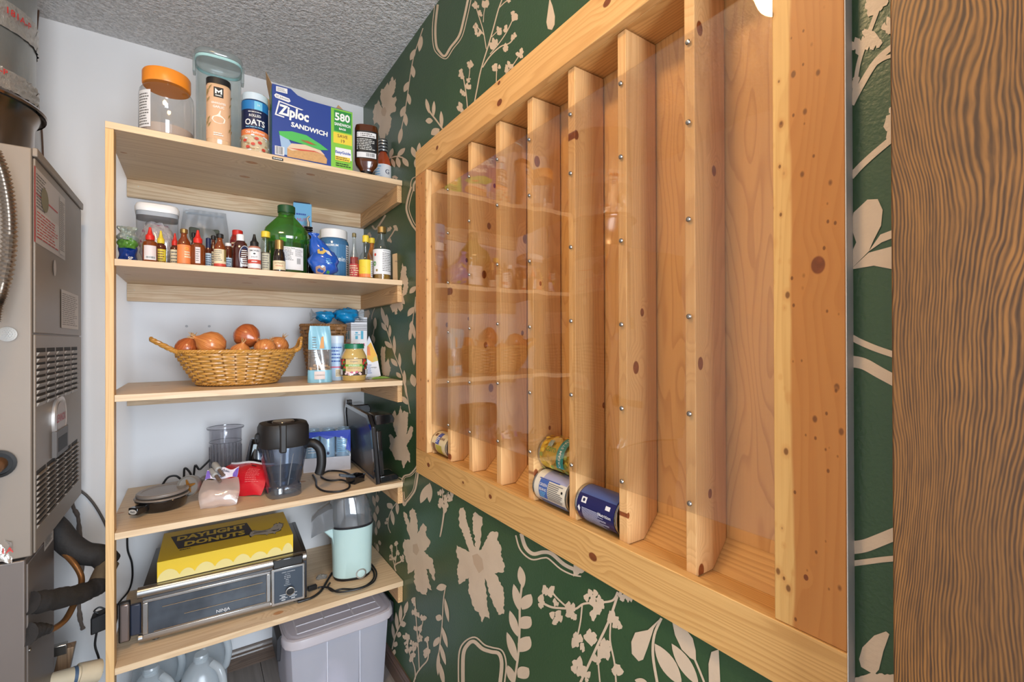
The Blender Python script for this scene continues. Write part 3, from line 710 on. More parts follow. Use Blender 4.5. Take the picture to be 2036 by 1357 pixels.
m = Motif(*c7); m.stroke([(245, 1360), (262, 1310), (290, 1270), (330, 1215), (325, 1110)], 8); m.stroke([(278, 1290), (272, 1150), (262, 1020), (252, 870)], 6); m.stroke([(255, 1340), (250, 1270), (215, 1170), (200, 1080)], 6); m.stroke([(270, 1100), (295, 1020), (300, 980)], 5)
for x, y, r in ((250, 880, 26), (250, 935, 24), (265, 960, 20), (300, 985, 24), (285, 1040, 22), (258, 1040, 20), (200, 1085, 26), (215, 1160, 24), (240, 1130, 22), (325, 1105, 24), (325, 1175, 24), (235, 1210, 28), (320, 1195, 26), (285, 1100, 22), (262, 1140, 18), (200, 1120, 20), (245, 1165, 18)): m.cluster(x, y, r, 14, 5)
m.done('painted_sprig')
m = Motif(*c7); m.band([(536, 1365), (538, 1200), (562, 1140), (600, 1118), (650, 1160), (700, 1178), (748, 1190), (765, 1250), (755, 1365)], 22, 9, 26, -1); m.done('painted_outline')
m = Motif(*c7); pairs(m, [(118, 1165), (135, 1090), (165, 1020), (195, 955)], [(190, 960, 210, 880, 24), (165, 1010, 170, 900, 22), (150, 1060, 140, 945, 22), (130, 1110, 118, 1010, 18), (165, 1020, 200, 1010, 36), (145, 1075, 172, 1080, 34), (125, 1130, 150, 1140, 34), (118, 1180, 140, 1185, 36)], 7); m.done('painted_vine')
m = Motif(*c7); m.leaf(440, 235, 405, 500, 10); m.stroke([(450, 235), (430, 330), (400, 500)], 6); m.stroke([(415, 215), (418, 300), (422, 360)], 5)
for x, y, r in ((410, 300, 26), (450, 270, 30), (435, 320, 24), (430, 340, 18), (405, 240, 20), (465, 250, 18)): m.cluster(x, y, r, 15)
m.done('painted_sprig')
# lower right (crop at 1140,900 scaled 2.97)
c8 = (1140, 900, 2.97)
m = Motif(*c8); m.stroke([(520, 980), (478, 1080), (470, 1200), (495, 1360)], 16)
m.poly([(515, 980), (440, 1050), (365, 1065), (342, 1120), (345, 1190), (385, 1235), (412, 1225), (440, 1150), (475, 1040)])
m.leaf(480, 1130, 640, 1380, 90); m.poly([(580, 985), (600, 1080), (640, 1165), (690, 1215), (725, 1235), (722, 1170), (705, 1100), (660, 1040)]); m.leaf(740, 1380, 580, 1130, 75); m.stroke([(715, 1220), (745, 1290), (775, 1365)], 12)
m.poly([(800, 1365), (798, 1250), (815, 1180), (858, 1165), (862, 1240), (868, 1365)]); m.leaf(440, 1365, 362, 1345, 40); m.done('painted_vine')
m = Motif(*c8); m.rough([(0, 668), (40, 662), (75, 700), (30, 722), (0, 735)], 8, 3); m.cluster(290, 850, 34, 4); m.cluster(330, 865, 24, 4); m.cluster(150, 925, 34, 5); m.done('painted_sprig')
# right-hand strip (crops at 1660,0 scaled 1.939 and 1660,650 scaled 1.92)
r1 = (1660, 0, 1.939)
m = Motif(*r1); m.stroke([(235, 168), (160, 235), (100, 330), (62, 402)], 26, 0, (0.8, 1)); m.stroke([(238, 210), (190, 225), (150, 250)], 14); m.stroke([(175, 10), (130, 130), (90, 250), (70, 400)], 16, 0)
for x, y, r in ((140, 25, 40), (185, 10, 36), (80, 175, 40), (150, 170, 44), (205, 105, 36), (75, 320, 26), (120, 140, 24)): m.cluster(x, y, r, 21)
m.stroke([(245, 515), (160, 585), (100, 640), (62, 682)], 24); m.cluster(225, 490, 52, 22); m.cluster(232, 450, 36, 23); m.done('painted_sprig')
m = Motif(*r1); m.poly([(60, 870), (72, 820), (125, 770), (165, 768), (184, 810), (178, 870), (150, 925), (130, 970), (60, 1040), (62, 980), (82, 935)]); m.poly([(130, 970), (175, 905), (240, 880), (240, 912), (180, 935)]); m.poly([(60, 1040), (130, 975), (240, 945), (240, 1042), (150, 1025)]); m.done('painted_flower')
r2 = (1660, 650, 1.92)
m = Motif(*r2); m.stroke([(62, 40), (100, 60), (160, 85), (240, 112)], 24); m.stroke([(58, 132), (110, 142), (170, 175), (245, 215)], 44); m.done('painted_outline')
m = Motif(*r2); m.stroke([(58, 845), (110, 838), (160, 820), (245, 785)], 50); m.stroke([(66, 905), (120, 898), (180, 890), (245, 884)], 22); m.done('painted_outline')
m = Motif(*r2); m.poly([(92, 1270), (105, 1225), (150, 1180), (195, 1164), (208, 1175), (185, 1240), (168, 1310), (150, 1330), (100, 1300)]); m.rough([(70, 1345), (130, 1325), (240, 1328), (240, 1420), (70, 1420)], 8, 3); m.done('painted_flower')
# ------------------------------------------------------------------ furnace, duct, pipes on the left
steel = flat('furnace_enamel', (138, 126, 114), 0.42, 0.25, var=0.05, vs=6)
steel_d = flat('coil_cabinet_enamel', (116, 106, 100), 0.4, 0.3, var=0.08, vs=5)
dark = flat('vent_black', (40, 36, 33), 0.7); galv = flat('galvanised', (168, 168, 164), 0.36, 0.9, var=0.18, vs=22, vscale=(1, 1, .35), bump=.3, bs=40, bd=.003)
foil = flat('foil_tape', (196, 190, 182), 0.38, 0.8, var=0.12, vs=60, bump=.8, bs=70, bd=.006)
redp = flat('red_print', (196, 44, 40), 0.5); grayp = flat('grey_print', (112, 108, 104), 0.6); greyw = flat('grey_white_paper', (206, 200, 194), 0.6)
paper = flat('sticker_paper', (196, 188, 182), 0.5); brass_ = MATS['brass']
FX, FY0, FY1, FZ0, FZ1 = -0.324, 1.553, 2.09, 0.824, 1.797
fu = thing('furnace', 'grey sheet metal upflow furnace with louvered doors beside the shelf', 'furnace', (FX - .28, 1.82, FZ0))
FO = fu.location.copy()
MB().box(FX - .56, FX - .0015, FY0, FY1, FZ0, FZ1).build('cabinet', steel, fu, bev=.003)
zs = onX(65, 664, FX).z
def px_f(pts): return [(p.y, p.z) for p in (onX(u, v, FX) for u, v in pts)]
def fpanel(name, z0, z1, x=FX): return MB().box(x - .0012, x + .004, FY0 + .006, FY1 - .004, z0, z1).build(name, steel, fu, bev=.002)
p1 = fpanel('upper_door', zs + .002, FZ1 - .022); p2 = fpanel('lower_door', FZ0 + .004, zs - .002)
MB().box(FX - .001, FX + .009, FY0, FY1, FZ1 - .02, FZ1 + .001).build('top_flange', steel, fu, bev=.002)
FP = FX + .004
pr = Print(lambda y, z, h: V((FP + h, y, z)) - FO)
A = [onX(u, v, FP) for u, v in ((67, 325), (129, 392), (129, 524), (67, 485))]
y0, y1, zt, zb = A[0].y, A[1].y, A[0].z - .004, A[3].z + .006
pr.rect(y0, zb, y1, zt, paper)
pr.rect(y0, zb, y0 + .012, zt, redp); pr.lines(y0 + .018, y0 + .115, zt - .15, zt - .01, 18, grayp, .4)
for k in range(3): pr.rect(y0 + .015, zt - .06 - k * .05, y1 - .09, zt - .064 - k * .05, redp)
pr.rect(y0 + .015, zb + .085, y1 - .075, zt - .165, greyw); pr.lines(y0 + .02, y1 - .08, zb + .012, zb + .08, 9, redp, .35)
pr.rect(y1 - .07, zb + .01, y1 - .012, zt - .012, greyw); pr.lines(y1 - .066, y1 - .016, zb + .02, zt - .02, 26, grayp, .35)
pr.oval(y0 + .09, zb + .12, .035, .03, flat('dull_olive_print', (128, 122, 92), .6))
B = [onX(u, v, FP) for u, v in ((120, 575), (154, 588), (154, 655), (119, 652))]
pr.rect(B[0].y, B[3].z, B[1].y, B[0].z, greyw); pr.lines(B[0].y + .01, B[1].y - .01, B[3].z + .008, B[0].z - .008, 16, grayp, .3)
e0 = onX(107, 533, FP); pr.oval(e0.y, e0.z, .014, .022, paper)
pr.build(fu, 'printed_label', 'lettering')
# louvers: hooded slots, each a piece
lv0 = None
def louver(y, z, wdt, hgt):
    global lv0
    if lv0 is None:
        m = MB(); m.box(0, .0006, 0, 1, 0, 1, 1)
        m.add([(0.0007, 0, .42), (0.0007, 1, .42), (0.0007, 1, -.10), (0.0007, 0, -.10), (.0060, 0.02, .44), (.0060, .98, .44), (.0052, 0.02, .36), (.0052, .98, .36)],
              [(4, 5, 7, 6), (6, 7, 2, 3), (0, 1, 5, 4), (0, 4, 6, 3), (1, 2, 7, 5)], 0)
        lv0 = m.build('louver', [steel, dark], fu, world=False, shade=False); o = lv0
    else: o = lv0.copy(); COL.objects.link(o)
    o.location = V((FP, y, z)) - FO; o.scale = (1, wdt, hgt)
ya = onX(70.8, 700, FP).y; yb = onX(154.2, 700, FP).y; cw = (yb - ya) / 5
za = onX(71, 692.5, FP).z; zb_ = onX(71, 793.5, FP).z
for r in range(9):
    for c in range(5): louver(ya + c * cw + .005, za + (zb_ - za) * r / 8 - .0185, cw * .84, .0185)
za = onX(71, 950, FP).z; zb_ = onX(71, 1050, FP).z
for r in range(10):
    for c in range(5): louver(ya + c * cw + .005, za + (zb_ - za) * r / 9 - .004, cw * .86, .0175)
# badge, pull
b = onX(115, 831, FP)
bd = MB().lathe([(0.0, 0.0), (1.0, 0.0), (1.0, .006), (.86, .008), (.84, .006), (0.0, .0062)], 32, (FP, b.y, b.z), .068, .058, 2.6, axis='X').build('badge', flat('badge_silver', (206, 200, 196), .3, .6), fu)
pb = Print(lambda y, z, h: V((FP + .0062 + h, y, z)) - wloc(fu))
pb.oval(b.y, b.z, .054, .046, flat('badge_face', (188, 180, 178), .45), 32); pb.text('LENNOX', b.y, b.z, .03, flat('badge_red', (190, 40, 48), .45), .012, sx=.82); pb.build(fu, 'badge_face', 'badge_lettering')
h_ = onX(115, 878, FP); m = MB(); m.box(FP, FP + .010, h_.y - .066, h_.y + .066, h_.z - .034, h_.z + .036, 0); m.box(FP + .0095, FP + .0105, h_.y - .05, h_.y + .052, h_.z - .022, h_.z + .016, 1)
m.build('door_pull', [flat('pull_grey', (92, 86, 82), .5), flat('pull_black', (24, 22, 22), .6)], fu, bev=.002)
# front face fittings
g = onY(15, 665, FY0); m = MB().lathe([(0.0, 0), (.016, 0), (.017, -.004), (.0, -.0065)], 24, (g.x, FY0, g.z), axis='Y', mi=0)
for i in range(4):
    for j in range(max(1, i * 6)):
        a = 2 * pi * j / max(1, i * 6); m.blob((g.x + .0043 * i * math.cos(a), FY0 - .006 + .0008 * i, g.z + .0043 * i * math.sin(a)), .0019, .0016, .0019, 6, 4)
m.build('intake_screen', flat('screen_grey', (164, 160, 154), .5, .2), fu); flat('bright_metal', (186, 182, 176), .4, .75)
hb = onY(4, 922, FY0); MB().lathe([(0, 0), (.03, 0), (.032, -.006), (.026, -.008), (.0255, -.001), (0, -.001)], 24, (hb.x - .006, FY0, hb.z), axis='Y').build('pipe_grommet', flat('black_rubber', (22, 21, 21), .6), fu)
MB().tube([(hb.x - .006, FY0 + .02, hb.z), (hb.x - .004, FY0 - .05, hb.z - .002), (hb.x - .03, FY0 - .12, hb.z - .002)], .016, 14).build('drain_pipe', flat('old_copper', (140, 98, 60), .4, .6, var=.15), fu)
fo = onY(10, 1098, FY0); m = MB(); m.grid(lambda a, b: V((fo.x - .05 + .062 * a, FY0 - .002 - .004 * math.sin(9 * a + 5 * b), fo.z - .024 + .05 * b + .004 * math.sin(11 * a))), 12, 6)
m.build('foil_patch', foil, fu); pf = Print(lambda x, z, h: V((x, FY0 - .008 - h, z)) - FO); pf.text('181A', fo.x - .004, fo.z + .004, .018, redp, .01); pf.build(fu, 'foil_print', 'foil_lettering')
# flexible metal conduit
cp = [onY(u, v, 1.46) for u, v in ((-14, 300), (4, 345), (15, 400), (19, 455), (15, 520), (2, 580), (-8, 606), (-14, 640))]
sp = smooth_path(cp, 14); m = MB(); m.tube(sp, [.0118 + .0026 * (1 if (i % 2) else -1) * .8 for i in range(len(sp))], 14)
cd = m.build('flexible_conduit', flat('conduit_metal', (176, 168, 160), .28, 1.0), None, ang=20); tag(cd, 'ribbed flexible metal conduit hanging down the front of the furnace', 'conduit')
# coil cabinet under the furnace
cc = thing('coil_cabinet', 'dark grey coil cabinet standing on the floor under the furnace', 'cabinet', (FX - .25, 1.685, 0))
LXc = -0.337
MB().box(LXc - .5, LXc, FY0 + .001, 1.817, 0.0, FZ0 - .006).build('cabinet', steel_d, cc, bev=.003)
MB().box(LXc - .002, LXc + .003, FY0 + .012, 1.806, 0.03, FZ0 - .02).build('side_panel', steel_d, cc, bev=.002)
pk = Print(lambda y, z, h: V((LXc + .0032 + h, y, z)) - cc.location)
K = [onX(u, v, LXc + .003) for u, v in ((87, 1070), (105, 1046), (105, 1075), (87, 1098))]
pk.rect(K[0].y, K[3].z, K[1].y, K[0].z, greyw); pk.lines(K[0].y + .008, K[1].y - .008, K[3].z + .008, K[0].z - .008, 8, blk, .4); pk.build(cc)
ms = None
for u, v in ((52, 1085), (53, 1217), (54, 1302)):
    q = onX(u, v, LXc + .003)
    if ms is None: ms = MB().lathe([(.005, 0), (.005, .002), (0, .0035)], 10, axis='X').build('screw', chrome, cc, world=False); o = ms
    else: o = ms.copy(); COL.objects.link(o)
    o.location = V((LXc + .003, FY0 + .022, q.z)) - cc.location
# duct
DX, DY, DR = -0.55, 1.83, 0.172
du = thing('supply_duct', 'round galvanised duct rising from the furnace to the ceiling', 'duct', (DX, DY, FZ1 + .0015))
def zt(u, v, Y=1.86): return onY(u, v, Y).z
zfl = zt(97, 241); zc2 = zt(75, 288)
m = MB().lathe([(DR, zfl - .002), (DR, zt(60, 200)), (DR + .001, zt(60, 130)), (DR + .004, ZC - .002)], 48, (DX, DY, 0), caps=False); m.build('duct_pipe', galv, du)
m = MB().lathe([(DR + .022, zfl - .006), (DR + .024, zfl), (DR + .020, zfl + .006), (DR + .004, zfl + .016), (DR + .002, zfl + .022)], 48, (DX, DY, 0), caps=False); m.build('flange', flat('plated_flange', (150, 138, 134), .14, 1.0), du)
MB().lathe([(DR - .02, FZ1 + .001), (DR + .002, FZ1 + .001), (DR + .004, FZ1 + .012), (DR - .004, FZ1 + .03), (DR - .002, zfl - .035), (DR + .012, zfl - .006), (DR - .01, zfl - .006)], 48, (DX, DY, 0), caps=False).build('collar', flat('collar_metal', (140, 130, 124), .2, 1.0), du)
def fband(z0, z1, nm='foil_band', amp=.0022, a0=0, a1=6.283):
    m = MB(); n = 90
    m.grid(lambda a, b: V((DX + (DR + .0045 + amp * math.sin(37 * a * 6.28 + 9 * b)) * math.cos(a0 + (a1 - a0) * a), DY + (DR + .0045 + amp * math.sin(23 * a * 6.28 + 5 * b)) * math.sin(a0 + (a1 - a0) * a), z0 + (z1 - z0) * b + .003 * math.sin(20 * a))), n, 5)
    return m.build(nm, foil, du)
fband(zfl + .018, zt(60, 185), amp=.004); fband(zt(66, 112), zt(66, 62))
def dmp(x, y, h):
    a = math.radians(-70) + x / DR; r = DR + .0085 + h
    return V((r * math.cos(a), r * math.sin(a), y - du.location.z))
pd = Print(dmp); zz = (zt(66, 112) + zt(66, 62)) / 2
for k, s_ in enumerate(('181A-P', 'UL 181A', '181A-P')): pd.text(s_, -.12 + .125 * k, zz + .006, .024, redp, .01)
pd.text('181A-P', .07, zfl + .055, .02, redp, .008); pd.build(du, 'foil_print', 'lettering')
ta = math.radians(-84); tc = V((DX + (DR + .002) * math.cos(ta), DY + (DR + .002) * math.sin(ta), zt(5, 112, 1.7)))
m = MB().blob((tc.x, tc.y, tc.z), .045, .03, .045, 24, 14, fn=lambda d: 1 + .05 * math.sin(13 * d.x + 7 * d.z) + .04 * math.sin(21 * d.z)); m.build('foil_taped_cap', foil, du)
# thin wire beside the duct
wr = [onY(u, v, 2.16) for u, v in ((78, 5), (72, 70), (66, 130), (72, 190), (82, 250), (86, 330))]
tag(MB().tube(smooth_path(wr, 5), .0025, 6).build('cable', flat('brown_wire', (96, 70, 54), .6)), 'thin brown wire running down the white wall behind the duct', 'cable')
# refrigerant hoses and pipes
rub = flat('foam_insulation', (38, 34, 32), 0.75, var=.25, vs=40, bump=.6, bs=60, bd=.004)
def P3(l): return [onY(u, v, Y) for u, v, Y in l]
h1 = P3([(92, 1035, 1.875), (112, 1052, 1.865), (135, 1080, 1.85), (165, 1100, 1.84), (200, 1106, 1.83), (216, 1120, 1.81)])
h2 = P3([(216, 1120, 1.81), (206, 1140, 1.79), (196, 1162, 1.76)])
h3 = P3([(197, 1164, 1.76), (170, 1178, 1.72), (130, 1188, 1.65), (90, 1196, 1.60), (60, 1200, 1.572)])
ho = thing('insulated_hose', 'thick black foam insulated refrigerant hose bending behind the post into the cabinet', 'pipe', h3[-1])
MB().tube(smooth_path(h1, 6), .031, 16).build('hose_run', rub, ho); MB().tube(smooth_path(h2, 5), .026, 16).build('elbow', flat('worn_insulation', (92, 78, 60), .75, var=.25, vs=60), ho)
q = smooth_path(h3, 7); MB().tube(q, [.0250 + .0012 * math.sin(i * .9) + .0008 * math.sin(i * 2.3) for i in range(len(q))], 14).build('wrapped_end', rub, ho)
cpp = P3([(107, 1074, 1.85), (128, 1100, 1.83), (150, 1125, 1.80), (162, 1150, 1.78), (158, 1180, 1.74), (146, 1205, 1.70), (130, 1233, 1.66), (108, 1250, 1.62), (92, 1253, 1.60)])
co = thing('copper_line', 'bare copper pipe curving below the thick black hose', 'pipe', cpp[-1])
MB().tube(smooth_path(cpp, 6), .0075, 10).build('pipe', MATS['old_copper'], co)
q = smooth_path(P3([(100, 1252, 1.61), (78, 1254, 1.585), (54, 1262, 1.56)]), 6); MB().tube(q, [.008 + .016 * (i / (len(q) - 1)) + .002 * math.sin(i * 2.2) for i in range(len(q))], 12).build('foam_sleeve', rub, co)
wc = [onY(u, v, 2.19) for u, v in ((140, 985), (146, 1010), (155, 1028), (158, 1062), (163, 1110), (160, 1165), (157, 1205), (160, 1235), (165, 1252))]
m = MB(); q = smooth_path(wc, 7); m.tube(q, [.0060 + .0012 * math.sin(i * .7) + .0006 * math.sin(i * 2.1) for i in range(len(q))], 8)
tag(m.build('cable', flat('caulked_wire', (104, 92, 84), .8, var=.3, vs=80)), 'lumpy grey sealed wire climbing the wall behind the hoses', 'cable')
wc = [onY(u, v, 2.188) for u, v in ((157, 975), (172, 986), (188, 1005), (203, 1030), (215, 1055))]
tag(MB().tube(smooth_path(wc, 6), .004, 8).build('cable', flat('grey_cable', (84, 78, 74), .6)), 'dark grey cable leaving the wall above the thick hose', 'cable')
# adapter and its cord
aq = onY(204, 1240, 1.86); ad = thing('power_adapter', 'black boxy power adapter on the wall just behind the shelf post', 'adapter', (aq.x, 1.86, aq.z))
MB().obox(V((-.028, .0, -.03)), (.06, 0, .012), (0, .04, 0), (0, 0, .052)).build('adapter_case', flat('black_plastic', (26, 25, 26), .45), ad, bev=.004, world=False)
q = smooth_path([(-.016, .02, -.03), (-.02, .02, -.07), (-.012, .02, -.11), (-.004, .02, -.16)], 6); MB().tube(q, .003, 8).build('cord', MATS['black_plastic'], ad, world=False)
q = smooth_path([(-.012, .02, .024), (-.022, .02, .034), (-.01, .02, .042), (.005, .02, .03)], 6); MB().tube(q, .0025, 8).build('cord_loop', MATS['black_plastic'], ad, world=False)
# cord seen behind the oven
q = [onY(u, v, 2.18) for u, v in ((253, 1068), (254, 1095), (262, 1120), (263, 1150), (256, 1175), (240, 1195), (228, 1212))]
tag(MB().tube(smooth_path(q, 6), .003, 8).build('cable', MATS['black_plastic']), 'thin black cord hanging down the wall left of the oven', 'cable')
# pvc drain and bracket low on the wall
pv = [onY(u, v, Y) for u, v, Y in ((88, 1362, 1.78), (150, 1344, 1.80), (196, 1334, 1.82))]
po = thing('drain_pipe', 'cream plastic drain pipe lying low beside the shelf post', 'pipe', pv[1])
MB().tube(pv, .024, 18).build('pipe', flat('pvc_cream', (214, 196, 166), .4, var=.1), po)
c_ = (pv[0] + pv[1]) / 2; dr = (pv[1] - pv[0]).normalized(); MB().tube([c_ - dr * .004 + dr * .03, c_ + dr * .034], .0247, 18).build('blue_band', flat('pipe_blue', (74, 96, 122), .5), po)
MB().tube([pv[2] - (pv[2] - pv[1]).normalized() * .05, pv[2]], .030, 18).build('coupling', MATS['pvc_cream'], po)
bq = onY(116, 1292, 1.9); br = thing('wall_bracket', 'small grey metal bracket on a scrap of wood beside the cabinet', 'bracket', (bq.x, 1.9, bq.z))
MB().box(-.035, .02, -.01, .01, -.016, .014).build('plate', MATS['zinc_screw'], br, bev=.002, world=False)
wood('scrap_wood', (150, 124, 98), (86, 66, 50), axis='Z', thick='X', freq=80)
MB().obox((-.05, .0, -.30), (.035, 0, 0), (0, .035, 0), (.05, 0, .295)).build('wood_block', MATS['scrap_wood'], br, bev=.002, world=False)
# ------------------------------------------------------------------ things on the shelves
def spot(u0, u1, Y):
    """centre and radius of an upright round thing whose sides run at photo columns u0, u1 and whose axis is at depth Y"""
    a = [math.atan2(r.x, r.y) for r in (ray(u0, 700), ray(u1, 700))]; m = (a[0] + a[1]) / 2
    return Y * math.tan(m), Y / math.cos(m) * math.sin((a[1] - a[0]) / 2)
def hz(u, v, Y, z): return onY(u, v, Y).z - z
def gloss(name, col, var=0.0): return flat(name, col, 0.12, 0, 0.6, var=var, vs=60)
def plast(name, col): return flat(name, col, 0.35)
amber = gloss('hot_sauce_amber', (120, 54, 18), .15); ambr2 = gloss('brown_sauce', (88, 38, 20), .1); bbq = gloss('barbecue_sauce', (66, 24, 18)); soy = gloss('dark_sauce', (34, 22, 18))
glass = clear('clear_glass', (246, 248, 246), .12, 1.0, .02); pet = clear('clear_plastic', (244, 245, 246), .10, 1.0, .04, haze=.05)
pete = clear('clear_canister', (240, 246, 246), .12, 1.0, .05, haze=.10, hazecol=(222, 230, 230))
red = plast('red_plastic', (206, 42, 34)); yel = plast('yellow_plastic', (226, 198, 60)); whp = plast('white_plastic', (232, 230, 228)); bkp = MATS['black_plastic']
gold = flat('gold_cap', (172, 140, 84), .3, .8); cream = flat('cream_paper', (222, 206, 170), .55); wpap = flat('white_paper', (228, 226, 226), .55)
orangep = flat('orange_paper', (232, 132, 74), .5); yelp = flat('yellow_paper', (226, 200, 60), .5); bluep = flat('blue_print', (36, 74, 160), .45); navy = flat('navy_print', (28, 36, 72), .45)
greenp = flat('green_print', (72, 140, 62), .5); teal = plast('teal_gasket', (176, 218, 216)); orgp = plast('orange_plastic', (238, 142, 40)); ltbl = flat('light_blue_print', (120, 186, 222), .5)
kraft = flat('kraft_paper', (186, 148, 104), .7, var=.08); brownp = flat('brown_print', (120, 74, 44), .55); pinkp = flat('pink_print', (204, 96, 122), .5); redw = flat('brick_print', (196, 70, 54), .5)

def prof(R, H, l): return [(r * R, h * H) for r, h in l]
BOT = {
 'squeeze': [(0, 0), (.92, 0), (1, .02), (1, .50), (.94, .57), (.6, .62), (.56, .63)],
 'hot': [(0, 0), (.93, 0), (1, .02), (1, .56), (.92, .64), (.5, .76), (.42, .82), (.42, .88)],
 'long': [(0, 0), (.93, 0), (1, .015), (1, .50), (.9, .58), (.48, .74), (.42, .88), (.42, .92)],
 'jar': [(0, 0), (.94, 0), (1, .03), (1, .76), (.9, .83), (.78, .86), (.78, .88)],
 'straight': [(0, 0), (.96, 0), (1, .01), (1, .86), (.95, .88)]}
def cap_cone(R, z0, z1, mat, tip=.16):
    d = z1 - z0; return [(0, z0), (R, z0), (R, z0 + d * .30), (R * .92, z0 + d * .36), (R * .62, z0 + d * .46), (R * tip * 2.2, z0 + d * .78), (R * tip * 1.6, z1 - .001), (0, z1)]
def cap_flat(R, z0, z1): return [(0, z0), (R, z0), (R, z1 - .002), (R - .002, z1), (0, z1)]
def bottle(name, label, cat, u0, u1, vt, Y, z, shape, body, cap=None, capk='flat', capr=.5, neck=None, labels=(), n=2.0, sy=1.0, group=None, capf=None, turn=0.0, fill=None):
    X, R = spot(u0, u1, Y); H = hz((u0 + u1) / 2, vt, Y, z); fr = BOT[shape] if isinstance(shape, str) else shape
    o = thing(name, label, cat, (X, Y, z + .0004), facing(X, Y) + turn, group)
    nz = fr[-1][1] * H; top = list(prof(R, H, fr))
    MB().lathe(top + [(0, nz)], 28, sy=sy, n=n).build('bottle' if cat == 'bottle' else 'body', body, o, world=False)
    if fill:
        f, mt = fill; inner = [(max(0, r * .93 - .0006), max(.002, h)) for r, h in top if h < f * H]
        rr = inner[-1][0]; MB().lathe(inner + [(rr * .98, f * H), (0, f * H)], 24, sy=sy, n=n).build('contents', mt, o, world=False)
    if cap:
        c0 = (capf if capf is not None else fr[-1][1]) * H + .0002
        pf = cap_cone(R * capr, c0, H, cap) if capk == 'cone' else cap_flat(R * capr, c0, H)
        MB().lathe(pf, 20, sy=sy if capr > .9 else 1, n=n if capr > .9 else 2).build('cap', cap, o, world=False)
    for (z0, z1, half, mat, draw) in labels:
        pr = cyl_print(R * 1.0, 0, 1, sy, n); wd = R * math.radians(half)
        pr.rect(-wd, z0 * H, wd, z1 * H, mat, 14)
        if draw: draw(pr, wd, z0 * H, z1 * H)
        pr.build(o, 'label', 'lettering')
    return o
def txt(lines_, mat, k=.8):
    def d(pr, w, z0, z1):
        n = len(lines_); h = (z1 - z0) / n
        for i, s in enumerate(lines_):
            if s: pr.text(s, 0, z1 - h * (i + .5), min(h * k, 2.2 * w / max(1, len(s)) / .62), mat, .008)
    return d
def small(mat, n=6, bar=True, stripe=None):
    def d(pr, w, z0, z1):
        if stripe: pr.rect(-w, z0 + (z1 - z0) * .18, w, z0 + (z1 - z0) * .36, stripe, 12)
        pr.lines(-w * .8, w * .8, z0 + (z1 - z0) * (.34 if bar else .1), z1 - (z1 - z0) * .08, n, mat, .42, seed=int(abs(w) * 1e5))
        if bar: pr.barcode(-w * .5, z0 + (z1 - z0) * .06, w * .6, z0 + (z1 - z0) * .28, wpap, blk, 12)
    return d
Z1, Z2, Z3, Z4, Z5 = ZS
# ---- top shelf
X, R = spot(275, 387, 1.775); H = hz(330, 152, 1.775, Z1)
o = thing('plastic_jar', 'big clear plastic jar with an orange screw lid on the top shelf', 'jar', (X, 1.775, Z1 + .0004), facing(X, 1.775))
MB().lathe(prof(R, H, [(.93, .0), (1, .04), (1, .62), (.97, .70), (.84, .77), (.80, .79), (.80, .83)]), 40).build('body', clear('jar_plastic', (248, 247, 246), .12, 1.0, .03), o, world=False)
MB().lathe(prof(R, H, [(0, .01), (.9, .01), (.965, .05), (.965, .16), (0, .17)]), 32).build('contents', flat('pale_powder', (182, 166, 154), .8), o, world=False)
MB().lathe(prof(R, H, [(0, .80), (.86, .80), (.88, .82), (.88, .98), (.85, 1.0), (0, 1.0)]), 40).build('lid', orgp, o, world=False)
pr = cyl_print(R, math.radians(-52)); pr.rect(-.022, H * .08, .022, H * .62, wpap); pr.lines(-.019, .019, H * .1, H * .58, 12, grayp, .45); pr.build(o, 'label', 'lettering')
X, R = spot(386, 484, 1.85); H = hz(435, 118, 1.85, Z1)
o = thing('food_canister', 'tall clear canister with a clip lid and pale teal gasket on the top shelf', 'canister', (X, 1.85, Z1 + .0004), facing(X, 1.85))
MB().lathe(prof(R, H, [(.90, .0), (.92, .03), (.92, .86), (.94, .93)]), 40, n=3.2).build('body', pete, o, world=False)
MB().lathe(prof(R, H, [(.9, .935), (.97, .935), (1, .945), (1, .975), (.95, .99), (.88, 1.0), (0, .995)]), 40, n=3.2, caps=False).build('lid', clear('lid_plastic', (232, 238, 238), .15, 1, .1, haze=.35, hazecol=(214, 222, 222)), o, world=False)
MB().lathe(prof(R, H, [(.93, .905), (.965, .905), (.965, .93), (.93, .93)]), 40, n=3.2, caps=False).build('gasket', teal, o, world=False)
MB().lathe(prof(R, H, [(0, .001), (.935, .001), (.94, .05), (.90, .065), (0, .06)]), 40, n=3.2).build('base_ring', teal, o, world=False)
for s_ in (-1, 1): MB().box(s_ * R * .985 - .004, s_ * R * .985 + .004, -.018, .018, H * .80, H * .965).build('clip', MATS['lid_plastic'], o, bev=.002, world=False)
